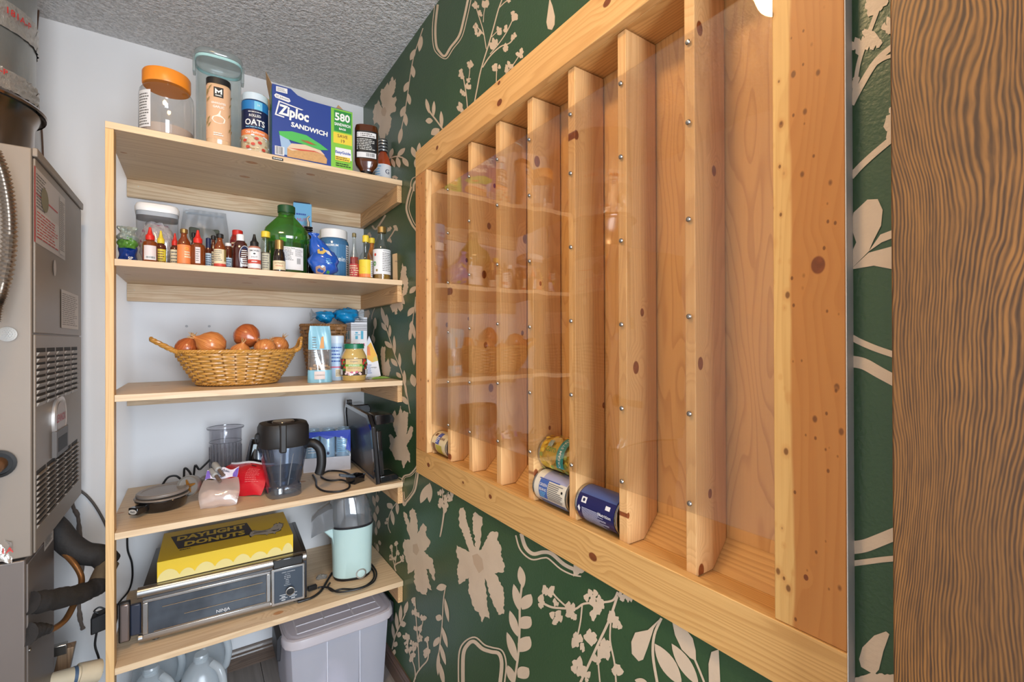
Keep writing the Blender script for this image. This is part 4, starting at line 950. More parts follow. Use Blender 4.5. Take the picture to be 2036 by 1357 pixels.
def d(pr, w, z0, z1):
    h = z1 - z0; pr.rect(-.0125, z1 - h * .22, .0125, z1 - h * .03, blk)
    pr.poly([(-.009, z1 - h * .155), (-.009, z1 - h * .055), (0, z1 - h * .10), (.009, z1 - h * .055), (.009, z1 - h * .155), (.005, z1 - h * .155), (.005, z1 - h * .10), (0, z1 - h * .14), (-.005, z1 - h * .10), (-.005, z1 - h * .155)], wht)
    pr.lines(-.008, .008, z1 - h * .20, z1 - h * .17, 1, wht, .6); pr.fit('GRANULATED', 0, z1 - h * .33, .036, .0062, wht); pr.fit('GARLIC', 0, z1 - h * .40, .028, .0075, wht)
    c = z0 + h * .36
    pr.poly([(-.017, c), (-.015, c + .008), (-.006, c + .013), (-.001, c + .018), (.004, c + .030), (.006, c + .029), (.004, c + .016), (.010, c + .011), (.017, c + .004), (.015, c - .007), (.004, c - .012), (-.010, c - .010)], flat('garlic_print', (236, 224, 210), .5))
    for k in (-.006, .002, .009): pr.poly([(k, c - .009), (k + .001, c + .002), (k + .0025, c + .008), (k + .0016, c - .004)], flat('garlic_shade', (206, 176, 150), .5))
    gr = random.Random(4)
    for i in range(14):
        x = (-1 if i % 2 else 1) * w * (.62 + .3 * gr.random()); y = z0 + h * (.06 + .9 * gr.random()); q = .006; pr.poly([(x, y), (x + q, y + q * 1.6), (x + q * 1.5, y + q * 3), (x + q * .3, y + q * 1.8)], flat('leaf_line_print', (150, 128, 76), .5))
    pr.lines(-.012, .012, z0 + h * .05, z0 + h * .12, 2, wht, .45)
bottle('spice_shaker', 'garlic shaker with a black cap and tan label in front of the tall canister', 'shaker', 410, 460, 164, 1.735, Z1, [(0, 0), (.95, 0), (1, .02), (1, .88), (.96, .90)], gloss('garlic_powder_tan', (214, 176, 136)), bkp, capr=1.0, n=2.8, labels=[(.07, .87, 62, flat('tan_label', (216, 172, 134), .5), d)])
def d(pr, w, z0, z1):
    h = z1 - z0; pr.rect(-w, z1 - h * .17, w, z1, flat('oats_blue', (40, 122, 186), .5)); pr.rect(-.002, z1 - h * .17, .022, z1 - h * .01, flat('oats_light_blue', (120, 196, 226), .5)); pr.text('24', .01, z1 - h * .08, .009, wht)
    pr.lines(-.02, .02, z1 - h * .235, z1 - h * .20, 1, wht, .35); pr.fit('ROLLED', 0, z1 - h * .29, .034, .0085, wht, .016); pr.fit('OATS', .000, z1 - h * .415, .060, .0205, wht, .024); pr.lines(-.028, .028, z1 - h * .52, z1 - h * .49, 1, ltbl, .5)
    pr.rect(-w, z0 + h * .34, w, z0 + h * .45, orangep); pr.fit('Old Fashioned', 0, z0 + h * .395, .056, .0085, wht, .01)
    pr.rect(-w, z0, w, z0 + h * .34, flat('oat_print', (206, 186, 152), .6, var=.25, vs=260)); g = random.Random(5)
    for i in range(46):
        x, y = (g.random() * 2 - 1) * w * .95, z0 + h * .33 * g.random(); q = .0035 + .002 * g.random(); pr.oval(x, y, q, q * .6, [cream, flat('oat_dark', (170, 138, 98), .6), wpap][i % 3], 8)
    for x, y in ((-.018, .10), (-.005, .16), (.012, .20), (.022, .08), (.004, .27), (-.026, .22)): pr.oval(x, z0 + h * y, .0055, .005, redw, 10)
bottle('oats_canister', 'navy and orange cardboard oats canister next to the blue bag box', 'canister', 481, 534, 194, 1.765, Z1, 'straight', navy, flat('oats_lid', (206, 222, 232), .4), capr=1.0, labels=[(.01, .86, 100, navy, d)])
# sandwich bag box
A = onY(541, 302, 1.716); B = onY(701, 338, 1.706); ex = V((B.x - A.x, B.y - A.y, 0)); Wb = ex.length; rz = math.atan2(ex.y, ex.x)
h0 = hz(541, 166, 1.716, Z1); h1 = hz(701, 224, 1.706, Z1)
o = thing('bag_box', 'opened blue and green cardboard box of 580 sandwich bags on the top shelf', 'box', (A.x, A.y, Z1 + .0004), rz)
Db = .105; m = MB(); tb = .0012
hs = h1 - .004
front = [(0, 0), (Wb, 0), (Wb, h1), (Wb * .42, h1 + (h0 - h1) * .12), (Wb * .30, h0 - (h0 - h1) * .62), (Wb * .22, h0 - .002), (0, h0)]
m.prism([(x, 0, z) for x, z in front], (0, tb, 0)); m.box(0, Wb, Db - tb, Db, 0, hs); m.box(0, tb, tb, Db - tb, 0, h0 - .002); m.box(Wb - tb, Wb, tb, Db - tb, 0, h1); m.box(0, Wb, 0, Db, 0, tb)
m.build('carton', [flat('box_blue', (34, 62, 138), .45)], o, world=False)
def flp(nm, pts, d=(0, .001, 0)): MB().prism(pts, d).build(nm, kraft, o, world=False)
flp('flap', [(0, .004, h0 - .002), (-.018, .012, h0 + .040), (-.010, .085, h0 + .036), (0, Db - .004, h0 - .004)], (.0012, 0, 0)); flp('flap', [(-.004, .06, h0 - .03), (-.022, .065, h0 - .015), (-.016, .085, h0 - .06), (-.002, .08, h0 - .055)], (.0012, 0, 0))
flp('flap', [(Wb - .058, .006, h1), (Wb - .045, .02, h1 + .024), (Wb - .012, .02, h1 - .002)]);
pr = plane_print((0, 0, 0), (1, 0, 0), (0, 0, 1)); gx = Wb * .715
pr.rect(gx, 0, Wb, h1 - .001, flat('box_green', (126, 190, 62), .45)); pr.rect(gx + Wb * .04, h1 * .62, Wb * .985, h1 * .97, flat('box_dark_green', (44, 134, 62), .45))
pr.fit('580', gx + Wb * .150, h1 * .865, Wb * .20, h1 * .135, wht, .03); pr.fit('SANDWICH', gx + Wb * .15, h1 * .74, Wb * .21, h1 * .05, wht, .03); pr.fit('BAGS', gx + Wb * .15, h1 * .67, Wb * .09, h1 * .035, wht, .03)
pr.rect(gx + Wb * .03, h1 * .42, Wb * .99, h1 * .60, yelp); pr.text('SAVE', gx + Wb * .15, h1 * .545, h1 * .075, brownp, .012); pr.text('19', gx + Wb * .15, h1 * .465, h1 * .075, brownp, .01)
pr.rect(0, 0, gx, .004, bluep); pr.rect(.012, h0 * .905, .046, h0 * .975, wpap); pr.lines(.015, .043, h0 * .915, h0 * .965, 3, grayp, .4)
pr.poly([(.006, h0 * .845), (.012, h0 * .875), (.052, h0 * .845), (.056, h0 * .81), (.05, h0 * .79), (.010, h0 * .815)], wpap); pr.text('SC Johnson', .031, h0 * .832, .0085, navy, .008, rot=-.10)
L_ = [(Wb * .03, h0 * .575), (Wb * .075, h0 * .785), (Wb * .37, h0 * .735)]; pr.poly(L_ + [(Wb * .345, h0 * .722), (Wb * .09, h0 * .765), (Wb * .05, h0 * .592), (Wb * .14, h0 * .578), (Wb * .14, h0 * .56)], wpap)
pr.fit('Ziploc', Wb * .255, h0 * .635, Wb * .36, h0 * .185, wht, .04, rot=-.07); pr.fit('SANDWICH', Wb * .445, h0 * .478, Wb * .45, h0 * .07, wht, .035, rot=-.07)
bg = flat('zip_green', (74, 176, 82), .45); pr.poly([(.020, h0 * .36), (.060, h0 * .395), (.105, h0 * .385), (.150, h0 * .30), (.176, h0 * .235), (.150, h0 * .215), (.100, h0 * .245), (.05, h0 * .27), (.022, h0 * .31)], bg)
pr.poly([(.022, h0 * .31), (.05, h0 * .27), (.060, h0 * .20), (.045, h0 * .05), (.032, h0 * .05), (.026, h0 * .18)], flat('bag_haze_print', (150, 178, 206), .5))
pr.poly([(.045, h0 * .15), (.060, h0 * .22), (.100, h0 * .235), (.150, h0 * .205), (.172, h0 * .10), (.170, h0 * .03), (.045, h0 * .03)], flat('bread_print', (196, 150, 96), .6, var=.2, vs=160))
pr.poly([(.045, h0 * .15), (.058, h0 * .225), (.10, h0 * .245), (.150, h0 * .21), (.165, h0 * .15), (.12, h0 * .175), (.08, h0 * .15), (.06, h0 * .125)], flat('filling_print', (214, 190, 160), .6))
pr.poly([(.048, h0 * .155), (.085, h0 * .170), (.13, h0 * .185), (.162, h0 * .155), (.13, h0 * .170), (.085, h0 * .148)], redw)
pr.poly([(.085, h0 * .305), (.11, h0 * .31), (.14, h0 * .27), (.12, h0 * .262), (.095, h0 * .28)], flat('salad_print', (126, 116, 52), .5)); pr.poly([(.100, h0 * .298), (.118, h0 * .295), (.128, h0 * .276), (.108, h0 * .28)], redw)
pr.barcode(.008, h0 * .03, .036, h0 * .15, wpap, blk, 16)
pr.poly([(gx + Wb * .055, h1 * .345), (gx + Wb * .26, h1 * .35), (gx + Wb * .27, h1 * .16), (gx + Wb * .05, h1 * .175)], wpap); pr.fit('EasyGuide', gx + Wb * .155, h1 * .265, Wb * .20, h1 * .06, bluep, .03); pr.rect(gx + Wb * .05, h1 * .13, gx + Wb * .25, h1 * .205, yelp); pr.lines(gx + Wb * .06, gx + Wb * .24, h1 * .14, h1 * .20, 2, brownp, .5)
pr.lines(gx + Wb * .06, Wb * .98, h1 * .03, h1 * .10, 2, blk, .4); pr.build(o, 'printed_front', 'lettering')
pr = plane_print((0, Db, 0), (0, -1, 0), (0, 0, 1)); pr.rect(.002, .004, Db - .002, h0 - .006, flat('side_teal', (48, 128, 160), .45)); pr.rect(.002, h0 * .68, Db - .002, h0 * .96, flat('side_green', (84, 146, 66), .45)); pr.text('580', Db * .5, h0 * .82, .05, cream, .015); pr.build(o, 'printed_side', 'lettering')
# bottles at the right end
o = bottle('syrup_bottle', 'brown sauce bottle standing on its black cap beside the bag box', 'bottle', 706, 753, 253, 1.75, Z1, [(0, .115), (.55, .115), (.62, .15), (.9, .22), (1, .30), (1, .92), (.93, .985), (.8, 1.0)], gloss('dark_amber', (84, 40, 14)), n=3.0, sy=.7,
   labels=[(.33, .86, 52, blk, lambda pr, w, z0, z1: (pr.rect(-w * .86, z1 - (z1 - z0) * .24, w * .86, z1 - (z1 - z0) * .06, wpap), pr.lines(-w * .8, w * .8, z1 - (z1 - z0) * .22, z1 - (z1 - z0) * .08, 2, grayp, .5), pr.lines(-w * .85, w * .8, z0 + (z1 - z0) * .30, z0 + (z1 - z0) * .72, 7, wht, .35), pr.rect(-w * .86, z0 + .003, w * .86, z0 + (z1 - z0) * .22, wpap), pr.barcode(-w * .1, z0 + .004, w * .78, z0 + (z1 - z0) * .21, wpap, blk, 14)))])
X, R = spot(706, 753, 1.75); Hh = hz(730, 253, 1.75, Z1); MB().lathe([(0, 0), (R * .5, 0), (R * .52, .004), (R * .5, Hh * .112), (0, Hh * .112)], 24).build('cap', bkp, o, world=False)
o = bottle('glaze_bottle', 'orange sauce bottle with a black and silver striped cap behind the upturned one', 'bottle', 746, 779, 279, 1.84, Z1, [(0, 0), (.95, 0), (1, .03), (1, .48), (.8, .62), (.5, .72), (.46, .74)], gloss('red_orange_glaze', (168, 70, 34)), flat('striped_cap_dark', (46, 46, 48), .4), capr=.56, labels=[(.16, .46, 85, wpap, lambda pr, w, z0, z1: (pr.text('G', w * .35, (z0 + z1) / 2, .026, navy, .01), pr.lines(-w * .8, -w * .1, z0 + .004, z1 - .004, 5, ltbl, .4))), (.02, .15, 85, orangep, None)])
X, R = spot(746, 779, 1.84); Hh = hz(762, 279, 1.84, Z1); m = MB()
for k in range(4): m.lathe([(R * .57, Hh * (.76 + .062 * k)), (R * .585, Hh * (.765 + .062 * k)), (R * .585, Hh * (.785 + .062 * k)), (R * .57, Hh * (.79 + .062 * k))], 20, caps=False)
m.build('cap_stripes', flat('cap_silver', (190, 190, 188), .3, .8), o, world=False)
# ---- second shelf
X = onY(254, 500, 1.80).x; o = thing('snack_bag', 'crumpled green and blue bag in the left corner of the second shelf', 'bag', (X, 1.80, Z2 + .0004))
def crumple(sx, sy, sz, amp=.10, seed=0, pinch=.75):
    g = random.Random(seed); ph = [g.random() * 6.28 for _ in range(6)]
    def fn(d):
        return 1 + amp * math.sin(4 * d.x + ph[0] + 3 * d.z) + amp * .7 * math.sin(9 * d.z + ph[1] + 5 * d.y) + amp * .5 * math.sin(13 * d.x + 11 * d.y + ph[2]) + amp * .35 * math.sin(23 * d.z + 17 * d.x + ph[3])
    return fn
m = MB(); 
def pillow(m, c, sx, sy, sz, seed=1, amp=.012, mi=0, nu=18, nv=16, top=.15, base=.75):
    """stand-up bag: two faces meeting in side seams, gathered towards the top"""
    g = random.Random(seed); p = [g.random() * 6.28 for _ in range(6)]
    for sgn in (-1, 1):
        def f(a, b):
            x = (a - .5) * sx * (1 - .12 * b * b); e = (1 - (2 * a - 1) ** 2) ** .5
            th = sy / 2 * e * (base * (1 - b) ** .6 + top * b + .25 * math.sin(pi * b)) 
            w_ = amp * e * (math.sin(11 * a + p[0] + 5 * b) + .7 * math.sin(17 * b + p[1] + 6 * a) + .5 * math.sin(29 * a - 13 * b + p[2]))
            return V((c[0] + x + amp * .5 * math.sin(9 * b + p[3]) * (2 * a - 1), c[1] + sgn * (th + w_ * .5), c[2] + b * sz))
        m.grid(f, nu, nv, mi if isinstance(mi, int) else mi[0 if sgn < 0 else 1])
    return m
hb_ = hz(252, 452, 1.80, Z2)
pillow(m, (0, 0, 0), .046, .07, hb_ * .52, 2, .004); m.build('lower_bag', gloss('blue_bag', (16, 52, 128)), o, world=False)
m = MB(); pillow(m, (.0, -.002, hb_ * .40), .048, .064, hb_ * .36, 3, .006); m.build('green_band', gloss('green_bag', (84, 136, 52)), o, world=False)
m = MB(); pillow(m, (.0, -.006, hb_ * .62), .046, .05, hb_ * .38, 5, .009); m.build('crumpled_top', flat('grey_bag_foil', (168, 176, 168), .3, .3, var=.2, vs=50), o, world=False)
pr = plane_print((-.024, -.040, .006), (1, 0, 0), (0, 0, 1)); pr.text('SP', .034, .006, .012, wht, .01); pr.build(o)
X, R = spot(268, 357, 1.90); H = hz(312, 412, 1.90, Z2)
o = thing('pop_container', 'square clear container with a rounded white lid on the second shelf', 'container', (X, 1.90, Z2 + .0004), facing(X, 1.9))
MB().lathe(prof(R, H, [(.86, 0), (.92, .02), (.95, .82)]), 40, n=5).build('body', pet, o, world=False)
MB().lathe(prof(R, H, [(0, .865), (.97, .865), (1, .89), (1, .94), (.93, .985), (.8, 1), (0, 1)]), 40, n=5).build('lid', whp, o, world=False)
MB().lathe(prof(R, H, [(.93, .80), (.955, .80), (.955, .862), (.93, .862)]), 40, n=5).build('seal', flat('grey_seal', (158, 164, 172), .5), o, world=False)
m = MB(); m.blob((0, 0, H * .40), R * .84, R * .8, H * .36, 22, 16, fn=crumple(1, 1, 1, .07, 4))
t = NT('crinkled_film'); o2 = t.obj(); nz_ = t.noise(o2, 24.0, 3.0, dist=1.0)
t.p(col=t.mix(t.rng(nz_, .56, .66, 0, 1), t.mix(t.noise(o2, 12, 2), lin((190, 176, 176)), lin((226, 218, 216))), lin((186, 84, 124))), rough=.15, coat=.8); t.bump(t.noise(o2, 38, 2, dist=1.5), .7, .01)
m.build('inner_bag', MATS['crinkled_film'], o, world=False)
X = onY(408, 500, 2.08).x; o = thing('zip_bag', 'translucent grey zip bag holding a dark block behind the little sauce bottles', 'bag', (X, 2.08, Z2 + .0004))
hh = hz(408, 420, 2.08, Z2); m = MB(); pillow(m, (0, 0, 0), .155, .045, hh, 6, .004, top=.10); m.build('film', clear('grey_film', (240, 242, 244), .1, .5, .3, haze=.42, hazecol=(214, 218, 222)), o, world=False)
MB().box(-.05, .045, -.014, .014, .003, hh * .74).build('dark_block', flat('herb_block', (84, 90, 80), .8, var=.35, vs=120), o, bev=.006, world=False); MB().box(-.06, .06, -.0025, .0025, hh * .93, hh * .955).build('zip_strip', flat('zip_strip', (176, 184, 190), .4), o, world=False)
G2 = 'sauce bottles on the second shelf'
def sauce(*a, **k): return bottle('sauce_bottle', *a, group=G2, **k)
sauce('red nozzle capped amber sauce bottle with a plain white label, leftmost of the row', 'bottle', 283, 314, 452, 1.735, Z2, 'squeeze', amber, red, 'cone', .62, labels=[(.06, .46, 50, flat('pinkish_label', (216, 202, 200), .5), lambda pr, w, z0, z1: pr.barcode(-w * .75, z0 + .002, w * .9, z0 + (z1 - z0) * .28, wpap, blk, 18))])
sauce('yellow nozzle capped sauce bottle with a yellow label', 'bottle', 309, 331, 459, 1.79, Z2, 'squeeze', ambr2, yel, 'cone', .7, labels=[(.04, .46, 60, yelp, small(brownp, 5, False))])
sauce('small red tipped bottle half hidden left of the orange labelled one', 'bottle', 338, 358, 464, 1.80, Z2, 'squeeze', ambr2, red, 'cone', .66, labels=[(.06, .5, 60, cream, small(grayp, 4, False))])
sauce('gold capped hot sauce bottle with an orange label', 'bottle', 352, 380, 456, 1.735, Z2, 'hot', amber, gold, 'flat', .56, labels=[(.03, .545, 70, orangep, lambda pr, w, z0, z1: (pr.lines(w * .05, w * .9, z0 + (z1 - z0) * .3, z0 + (z1 - z0) * .68, 3, cream, .6), pr.oval(w * .3, z0 + (z1 - z0) * .8, .005, .004, yelp, 10)))])
sauce('dark capped little bottle peeking out behind the second red nozzle bottle', 'bottle', 378, 392, 463, 1.86, Z2, 'hot', soy, bkp, 'flat', .62, labels=[(.1, .5, 60, wpap, small(grayp, 4, False))])
sauce('red nozzle capped amber sauce bottle with a narrow label, next to the gold cap', 'bottle', 378, 409, 458, 1.735, Z2, 'squeeze', amber, red, 'cone', .60, labels=[(.06, .5, 18, flat('pinkish_label', (216, 202, 200), .5), small(grayp, 6, False))])
sauce('tiny bottle with a navy and white speckled cap', 'bottle', 408, 421, 474, 1.78, Z2, 'hot', ambr2, navy, 'flat', .8, capf=.66, labels=[(.06, .5, 60, flat('pale_blue_label', (190, 206, 216), .5), small(navy, 5, False))])
sauce('small dark capped bottle just left of the cream labelled one', 'bottle', 416, 433, 469, 1.80, Z2, 'hot', ambr2, bkp, 'flat', .6, labels=[(.05, .52, 60, cream, small(grayp, 5, False))])
sauce('dark capped little hot sauce bottle with a cream and red label', 'bottle', 425, 450, 466, 1.735, Z2, 'hot', amber, bkp, 'flat', .6, labels=[(.03, .53, 70, cream, lambda pr, w, z0, z1: (pr.rect(-w, z0, w, z0 + (z1 - z0) * .16, redw, 12), pr.lines(-w * .8, w * .3, z0 + (z1 - z0) * .3, z1 - .003, 6, grayp, .4), pr.rect(w * .55, z0 + (z1 - z0) * .3, w, z1, flat('olive_print', (140, 120, 60), .5))))])
sauce('short white capped brown bottle with a small blue white label', 'bottle', 445, 463, 484, 1.785, Z2, 'jar', ambr2, whp, 'flat', .72, capf=.8, labels=[(.06, .45, 50, flat('pale_blue_label', (190, 206, 216), .5), small(navy, 4, False))])
sauce('red capped red ketchup style bottle behind the white capped sauce', 'bottle', 457, 488, 459, 1.87, Z2, 'jar', gloss('ketchup_red', (150, 36, 28)), red, 'flat', .7, capf=.86, labels=[(.45, .75, 60, flat('dark_red_label', (120, 26, 30), .5), small(cream, 3, False))])
sauce('white capped dark barbecue sauce bottle with a black oval label', 'bottle', 462, 495, 467, 1.755, Z2, [(0, 0), (.9, 0), (1, .03), (1, .34), (.93, .58), (.78, .74), (.52, .80), (.5, .815)], bbq, whp, 'flat', .50, n=2.4, sy=.8,
   labels=[(.045, .055, 10, blk, lambda pr, w, z0, z1: (pr.oval(.012, .045, .0165, .034, wpap, 28), pr.oval(.012, .045, .015, .0325, navy, 28), pr.lines(.002, .022, .020, .066, 7, wht, .4), pr.barcode(.004, .012, .021, .0185, wpap, blk, 10)))])
sauce('black tipped sauce bottle with a white label and red stripe', 'bottle', 493, 519, 466, 1.735, Z2, [(0, 0), (.95, 0), (1, .02), (1, .60), (.9, .645), (.62, .66)], flat('pinkish_bottle', (176, 116, 96), .35), bkp, 'cone', .66, labels=[(.05, .595, 78, wpap, lambda pr, w, z0, z1: (pr.rect(-w, z0 + (z1 - z0) * .22, w, z0 + (z1 - z0) * .42, redw, 12), pr.text('SMOKED', 0, z1 - (z1 - z0) * .14, .0075, blk, .012), pr.oval(0, z1 - (z1 - z0) * .29, .0035, .0025, blk, 10), pr.text('HOT', 0, z1 - (z1 - z0) * .46, .008, grayp, .006), pr.lines(-.008, .008, z0 + (z1 - z0) * .27, z0 + (z1 - z0) * .37, 1, wpap, .5)))])
o = sauce('slim yellow capped clear bottle left of the tiny gold capped one', 'bottle', 518, 539, 461, 1.76, Z2, [(0, 0), (.95, 0), (1, .02), (1, .55), (.85, .72), (.8, .84)], glass, yel, 'flat', .88, capf=.85, fill=(.48, flat('grey_spice', (120, 108, 92), .6)), labels=[(.04, .45, 45, flat('pale_label', (188, 184, 160), .5), small(grayp, 6, False))])
MB().box(.012, .0135, -.003, .003, .004, .075).build('yellow_strip', yel, o, world=False)
sauce('tiny gold capped dark extract bottle in front of the big green one', 'bottle', 543, 568, 478, 1.735, Z2, [(0, 0), (.95, 0), (1, .03), (1, .42), (.86, .60), (.7, .66), (.68, .70)], soy, gold, 'flat', .72, labels=[(.06, .34, 80, cream, lambda pr, w, z0, z1: (pr.text('EXTRACT', 0, z1 - (z1 - z0) * .28, .0065, brownp, .012), pr.text('VANILLA', 0, z1 - (z1 - z0) * .58, .006, redw, .01)))])
# big green bottle
gg = gloss('green_glass', (36, 104, 34))
clear('green_pet', (140, 206, 112), .14, 1.0, .03, haze=.22, hazecol=(110, 184, 84))
o = bottle('juice_bottle', 'large green plastic bottle with a dark green cap and white nutrition label', 'bottle', 522, 616, 411, 1.83, Z2, [(0, 0), (.84, 0), (.88, .02), (.88, .46), (1, .50), (1, .56), (.9, .66), (.38, .84), (.34, .86), (.36, .87), (.34, .89), (.34, .90)], MATS['green_pet'], flat('dark_green_cap', (24, 74, 38), .4), 'flat', .38, n=2.6, sy=.8,
   fill=(.46, flat('dark_oil', (46, 44, 22), .2)))
pr = cyl_print(.88 * spot(522, 616, 1.83)[1] + .0008, math.radians(16), 1, .8, 2.6); pr.rect(-.036, .018, .036, .098, wpap, 16)
pr.text('Nutrition Facts', -.012, .093, .0062, blk, .012); pr.lines(-.033, .004, .050, .089, 8, grayp, .4); pr.lines(.008, .033, .066, .092, 7, grayp, .35); pr.barcode(.012, .038, .026, .060, wpap, blk, 12); pr.build(o, 'label', 'lettering')
# light blue carton behind
A = onY(583, 405, 2.0); o = thing('milk_carton', 'light blue and white carton standing behind the green bottle', 'carton', (A.x, 2.0, Z2 + .0004), -.12); hh = hz(600, 405, 2.0, Z2); Wc = onY(619, 405, 2.0).x - A.x
m = MB(); m.box(0, Wc, 0, .07, 0, hh); m.build('carton', flat('carton_blue', (112, 178, 218), .45), o, bev=.001, world=False)
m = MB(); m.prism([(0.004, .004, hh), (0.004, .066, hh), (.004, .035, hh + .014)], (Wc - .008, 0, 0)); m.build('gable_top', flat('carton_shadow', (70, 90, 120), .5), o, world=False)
pr = plane_print((0, 0, 0), (1, 0, 0), (0, 0, 1)); pr.rect(.001, .002, Wc - .001, hh * .62, wpap); pr.lines(.01, Wc - .02, hh * .84, hh * .88, 1, bluep, .5); pr.text('NUT', Wc * .45, hh * .79, .017, pinkp, .01); pr.text('Medley', Wc * .45, hh * .71, .015, pinkp, .006); pr.lines(.005, Wc - .006, .02, hh * .55, 12, ltbl, .25); pr.build(o)
# pour-spout bottle
o = bottle('oil_bottle', 'dark bottle with a black ribbed stopper and metal pour spout', 'bottle', 603, 624, 430, 1.93, Z2, [(0, 0), (.95, 0), (1, .02), (1, .55), (.6, .66), (.55, .70)], soy)
X, R = spot(603, 624, 1.93); H = hz(613, 430, 1.93, Z2); m = MB()
for k in range(4): m.lathe([(R * .5, H * (.70 + .035 * k)), (R * .85, H * (.708 + .035 * k)), (R * .85, H * (.722 + .035 * k)), (R * .5, H * (.73 + .035 * k))], 16)
m.build('stopper', bkp, o, world=False); MB().tube([(0, 0, H * .84), (.0, 0, H * .90), (-.004, 0, H * .96), (.004, 0, H)], [.006, .0055, .004, .003], 10).build('spout', MATS['bright_metal'], o, world=False)
# blue bag
X = onY(643, 500, 1.765).x; hh = hz(643, 466, 1.765, Z2); wd = (onY(674, 500, 1.765).x - onY(611, 500, 1.765).x)
o = thing('coconut_bag', 'crumpled shiny blue bag of coconut in front of the blue tub', 'bag', (X, 1.765, Z2 + .0004), facing(X, 1.765))
def fn(d):
    k = 1 + .06 * math.sin(5 * d.x + 4 * d.z) + .045 * math.sin(9 * d.z + 6 * d.x + 1) + .018 * math.sin(15 * d.x - 12 * d.z); return k
m = MB(); m.blob((0.002, 0, hh * .34), wd * .47, .036, hh * .345, 30, 24, fn=fn); m.clamp().build('bag', gloss('blue_film', (30, 84, 178), .25), o, world=False, ang=60)
m = MB(); m.lathe([(wd * .36, hh * .45), (wd * .30, hh * .66), (wd * .20, hh * .82), (wd * .10, hh * .90), (wd * .085, hh * .93), (wd * .15, hh * .97), (wd * .16, hh)], 40, sy=.62, off=lambda z: (-wd * .30 * min(1, max(0, (z / hh - .45) * 1.9)), 0), wob=lambda a, z: 1 + .13 * math.sin(7 * a + z * 60) + .07 * math.sin(13 * a - z * 90))
m.build('gathered_top', MATS['blue_film'], o, world=False, ang=70)
def bmp(x, y, h):
    ex_ = min(.999, ((x / (wd * .47)) ** 2 + ((y - hh * .34) / (hh * .345)) ** 2)); d_ = V((x / (wd * .47), -(1 - ex_) ** .5, (y - hh * .34) / (hh * .345))); k_ = fn(d_)
    return V((x * k_ + .002, -.036 * (1 - ex_) ** .5 * k_ - h - .0028, hh * .34 + (y - hh * .34) * k_))
pr = Print(bmp); pr.poly([(-.022, hh * .60), (-.004, hh * .64), (.008, hh * .55), (-.004, hh * .48), (-.02, hh * .50)], flat('gold_print', (210, 178, 96), .4)); pr.poly([(.0, hh * .60), (.018, hh * .60), (.028, hh * .46), (.012, hh * .50)], wpap); pr.poly([(-.026, hh * .07), (-.026, hh * .20), (-.014, hh * .23), (-.006, hh * .17), (.004, hh * .21), (.006, hh * .12), (-.006, hh * .04)], flat('coconut_print', (172, 140, 122), .5)); pr.poly([(.006, hh * .06), (.012, hh * .12), (.02, hh * .10), (.016, hh * .05)], greenp); pr.lines(.006, .026, hh * .28, hh * .40, 3, ltbl, .4); pr.build(o)
# blue tub
bottle('protein_tub', 'blue plastic tub with a wide white lid behind the crumpled blue bag', 'tub', 633, 694, 460, 1.875, Z2, [(0, 0), (.96, 0), (1, .02), (1, .74), (.95, .79), (.86, .82)], gloss('tub_blue', (64, 112, 152)), whp, 'flat', .90, capf=.825, labels=[(.05, .70, 72, flat('tub_label_blue', (72, 122, 164), .4), lambda pr, w, z0, z1: (pr.text('PREMIUM', -.006, z1 - .007, .011, wht, .016), pr.text('protein', .008, z0 + (z1 - z0) * .55, .026, wht, .006), pr.rect(w * .72, z0, w, z1, wpap), pr.lines(w * .75, w * .97, z0 + .004, z1 - .004, 14, navy, .4)))])
bottle('vinegar_bottle', 'slim long necked clear bottle with red contents right of the blue tub', 'bottle', 695, 714, 464, 1.765, Z2, [(0, 0), (.94, 0), (1, .015), (1, .40), (.9, .48), (.42, .66), (.36, .86), (.4, .91)], glass, flat('olive_cap', (126, 116, 82), .4, .3), 'flat', .44, fill=(.47, gloss('red_liquid', (150, 52, 48))), labels=[(.03, .32, 88, flat('red_label', (176, 62, 62), .5), small(cream, 5, False))])
bottle('lemon_juice_bottle', 'clear bottle with a yellow cap and yellow orange label', 'bottle', 714, 741, 469, 1.75, Z2, [(0, 0), (.94, 0), (1, .015), (1, .43), (.9, .52), (.48, .62), (.40, .80), (.42, .84)], glass, yel, 'flat', .5, capf=.845, fill=(.40, gloss('yellow_liquid', (216, 168, 40))), labels=[(.03, .43, 88, yelp, lambda pr, w, z0, z1: (pr.oval(-w * .25, z0 + (z1 - z0) * .45, .010, .011, orangep, 16), pr.rect(w * .5, z0 + .002, w, z1 - .002, wpap), pr.lines(w * .55, w * .95, z0 + .006, z1 - .006, 8, grayp, .4), pr.rect(-w, z0, w * .5, z0 + (z1 - z0) * .2, orangep, 8)))])
bottle('dressing_bottle', 'amber bottle with a yellow cap standing behind the lemon juice bottle', 'bottle', 730, 750, 474, 1.84, Z2, 'hot', gloss('amber_dressing', (176, 104, 36)), yel, 'flat', .6, labels=[])
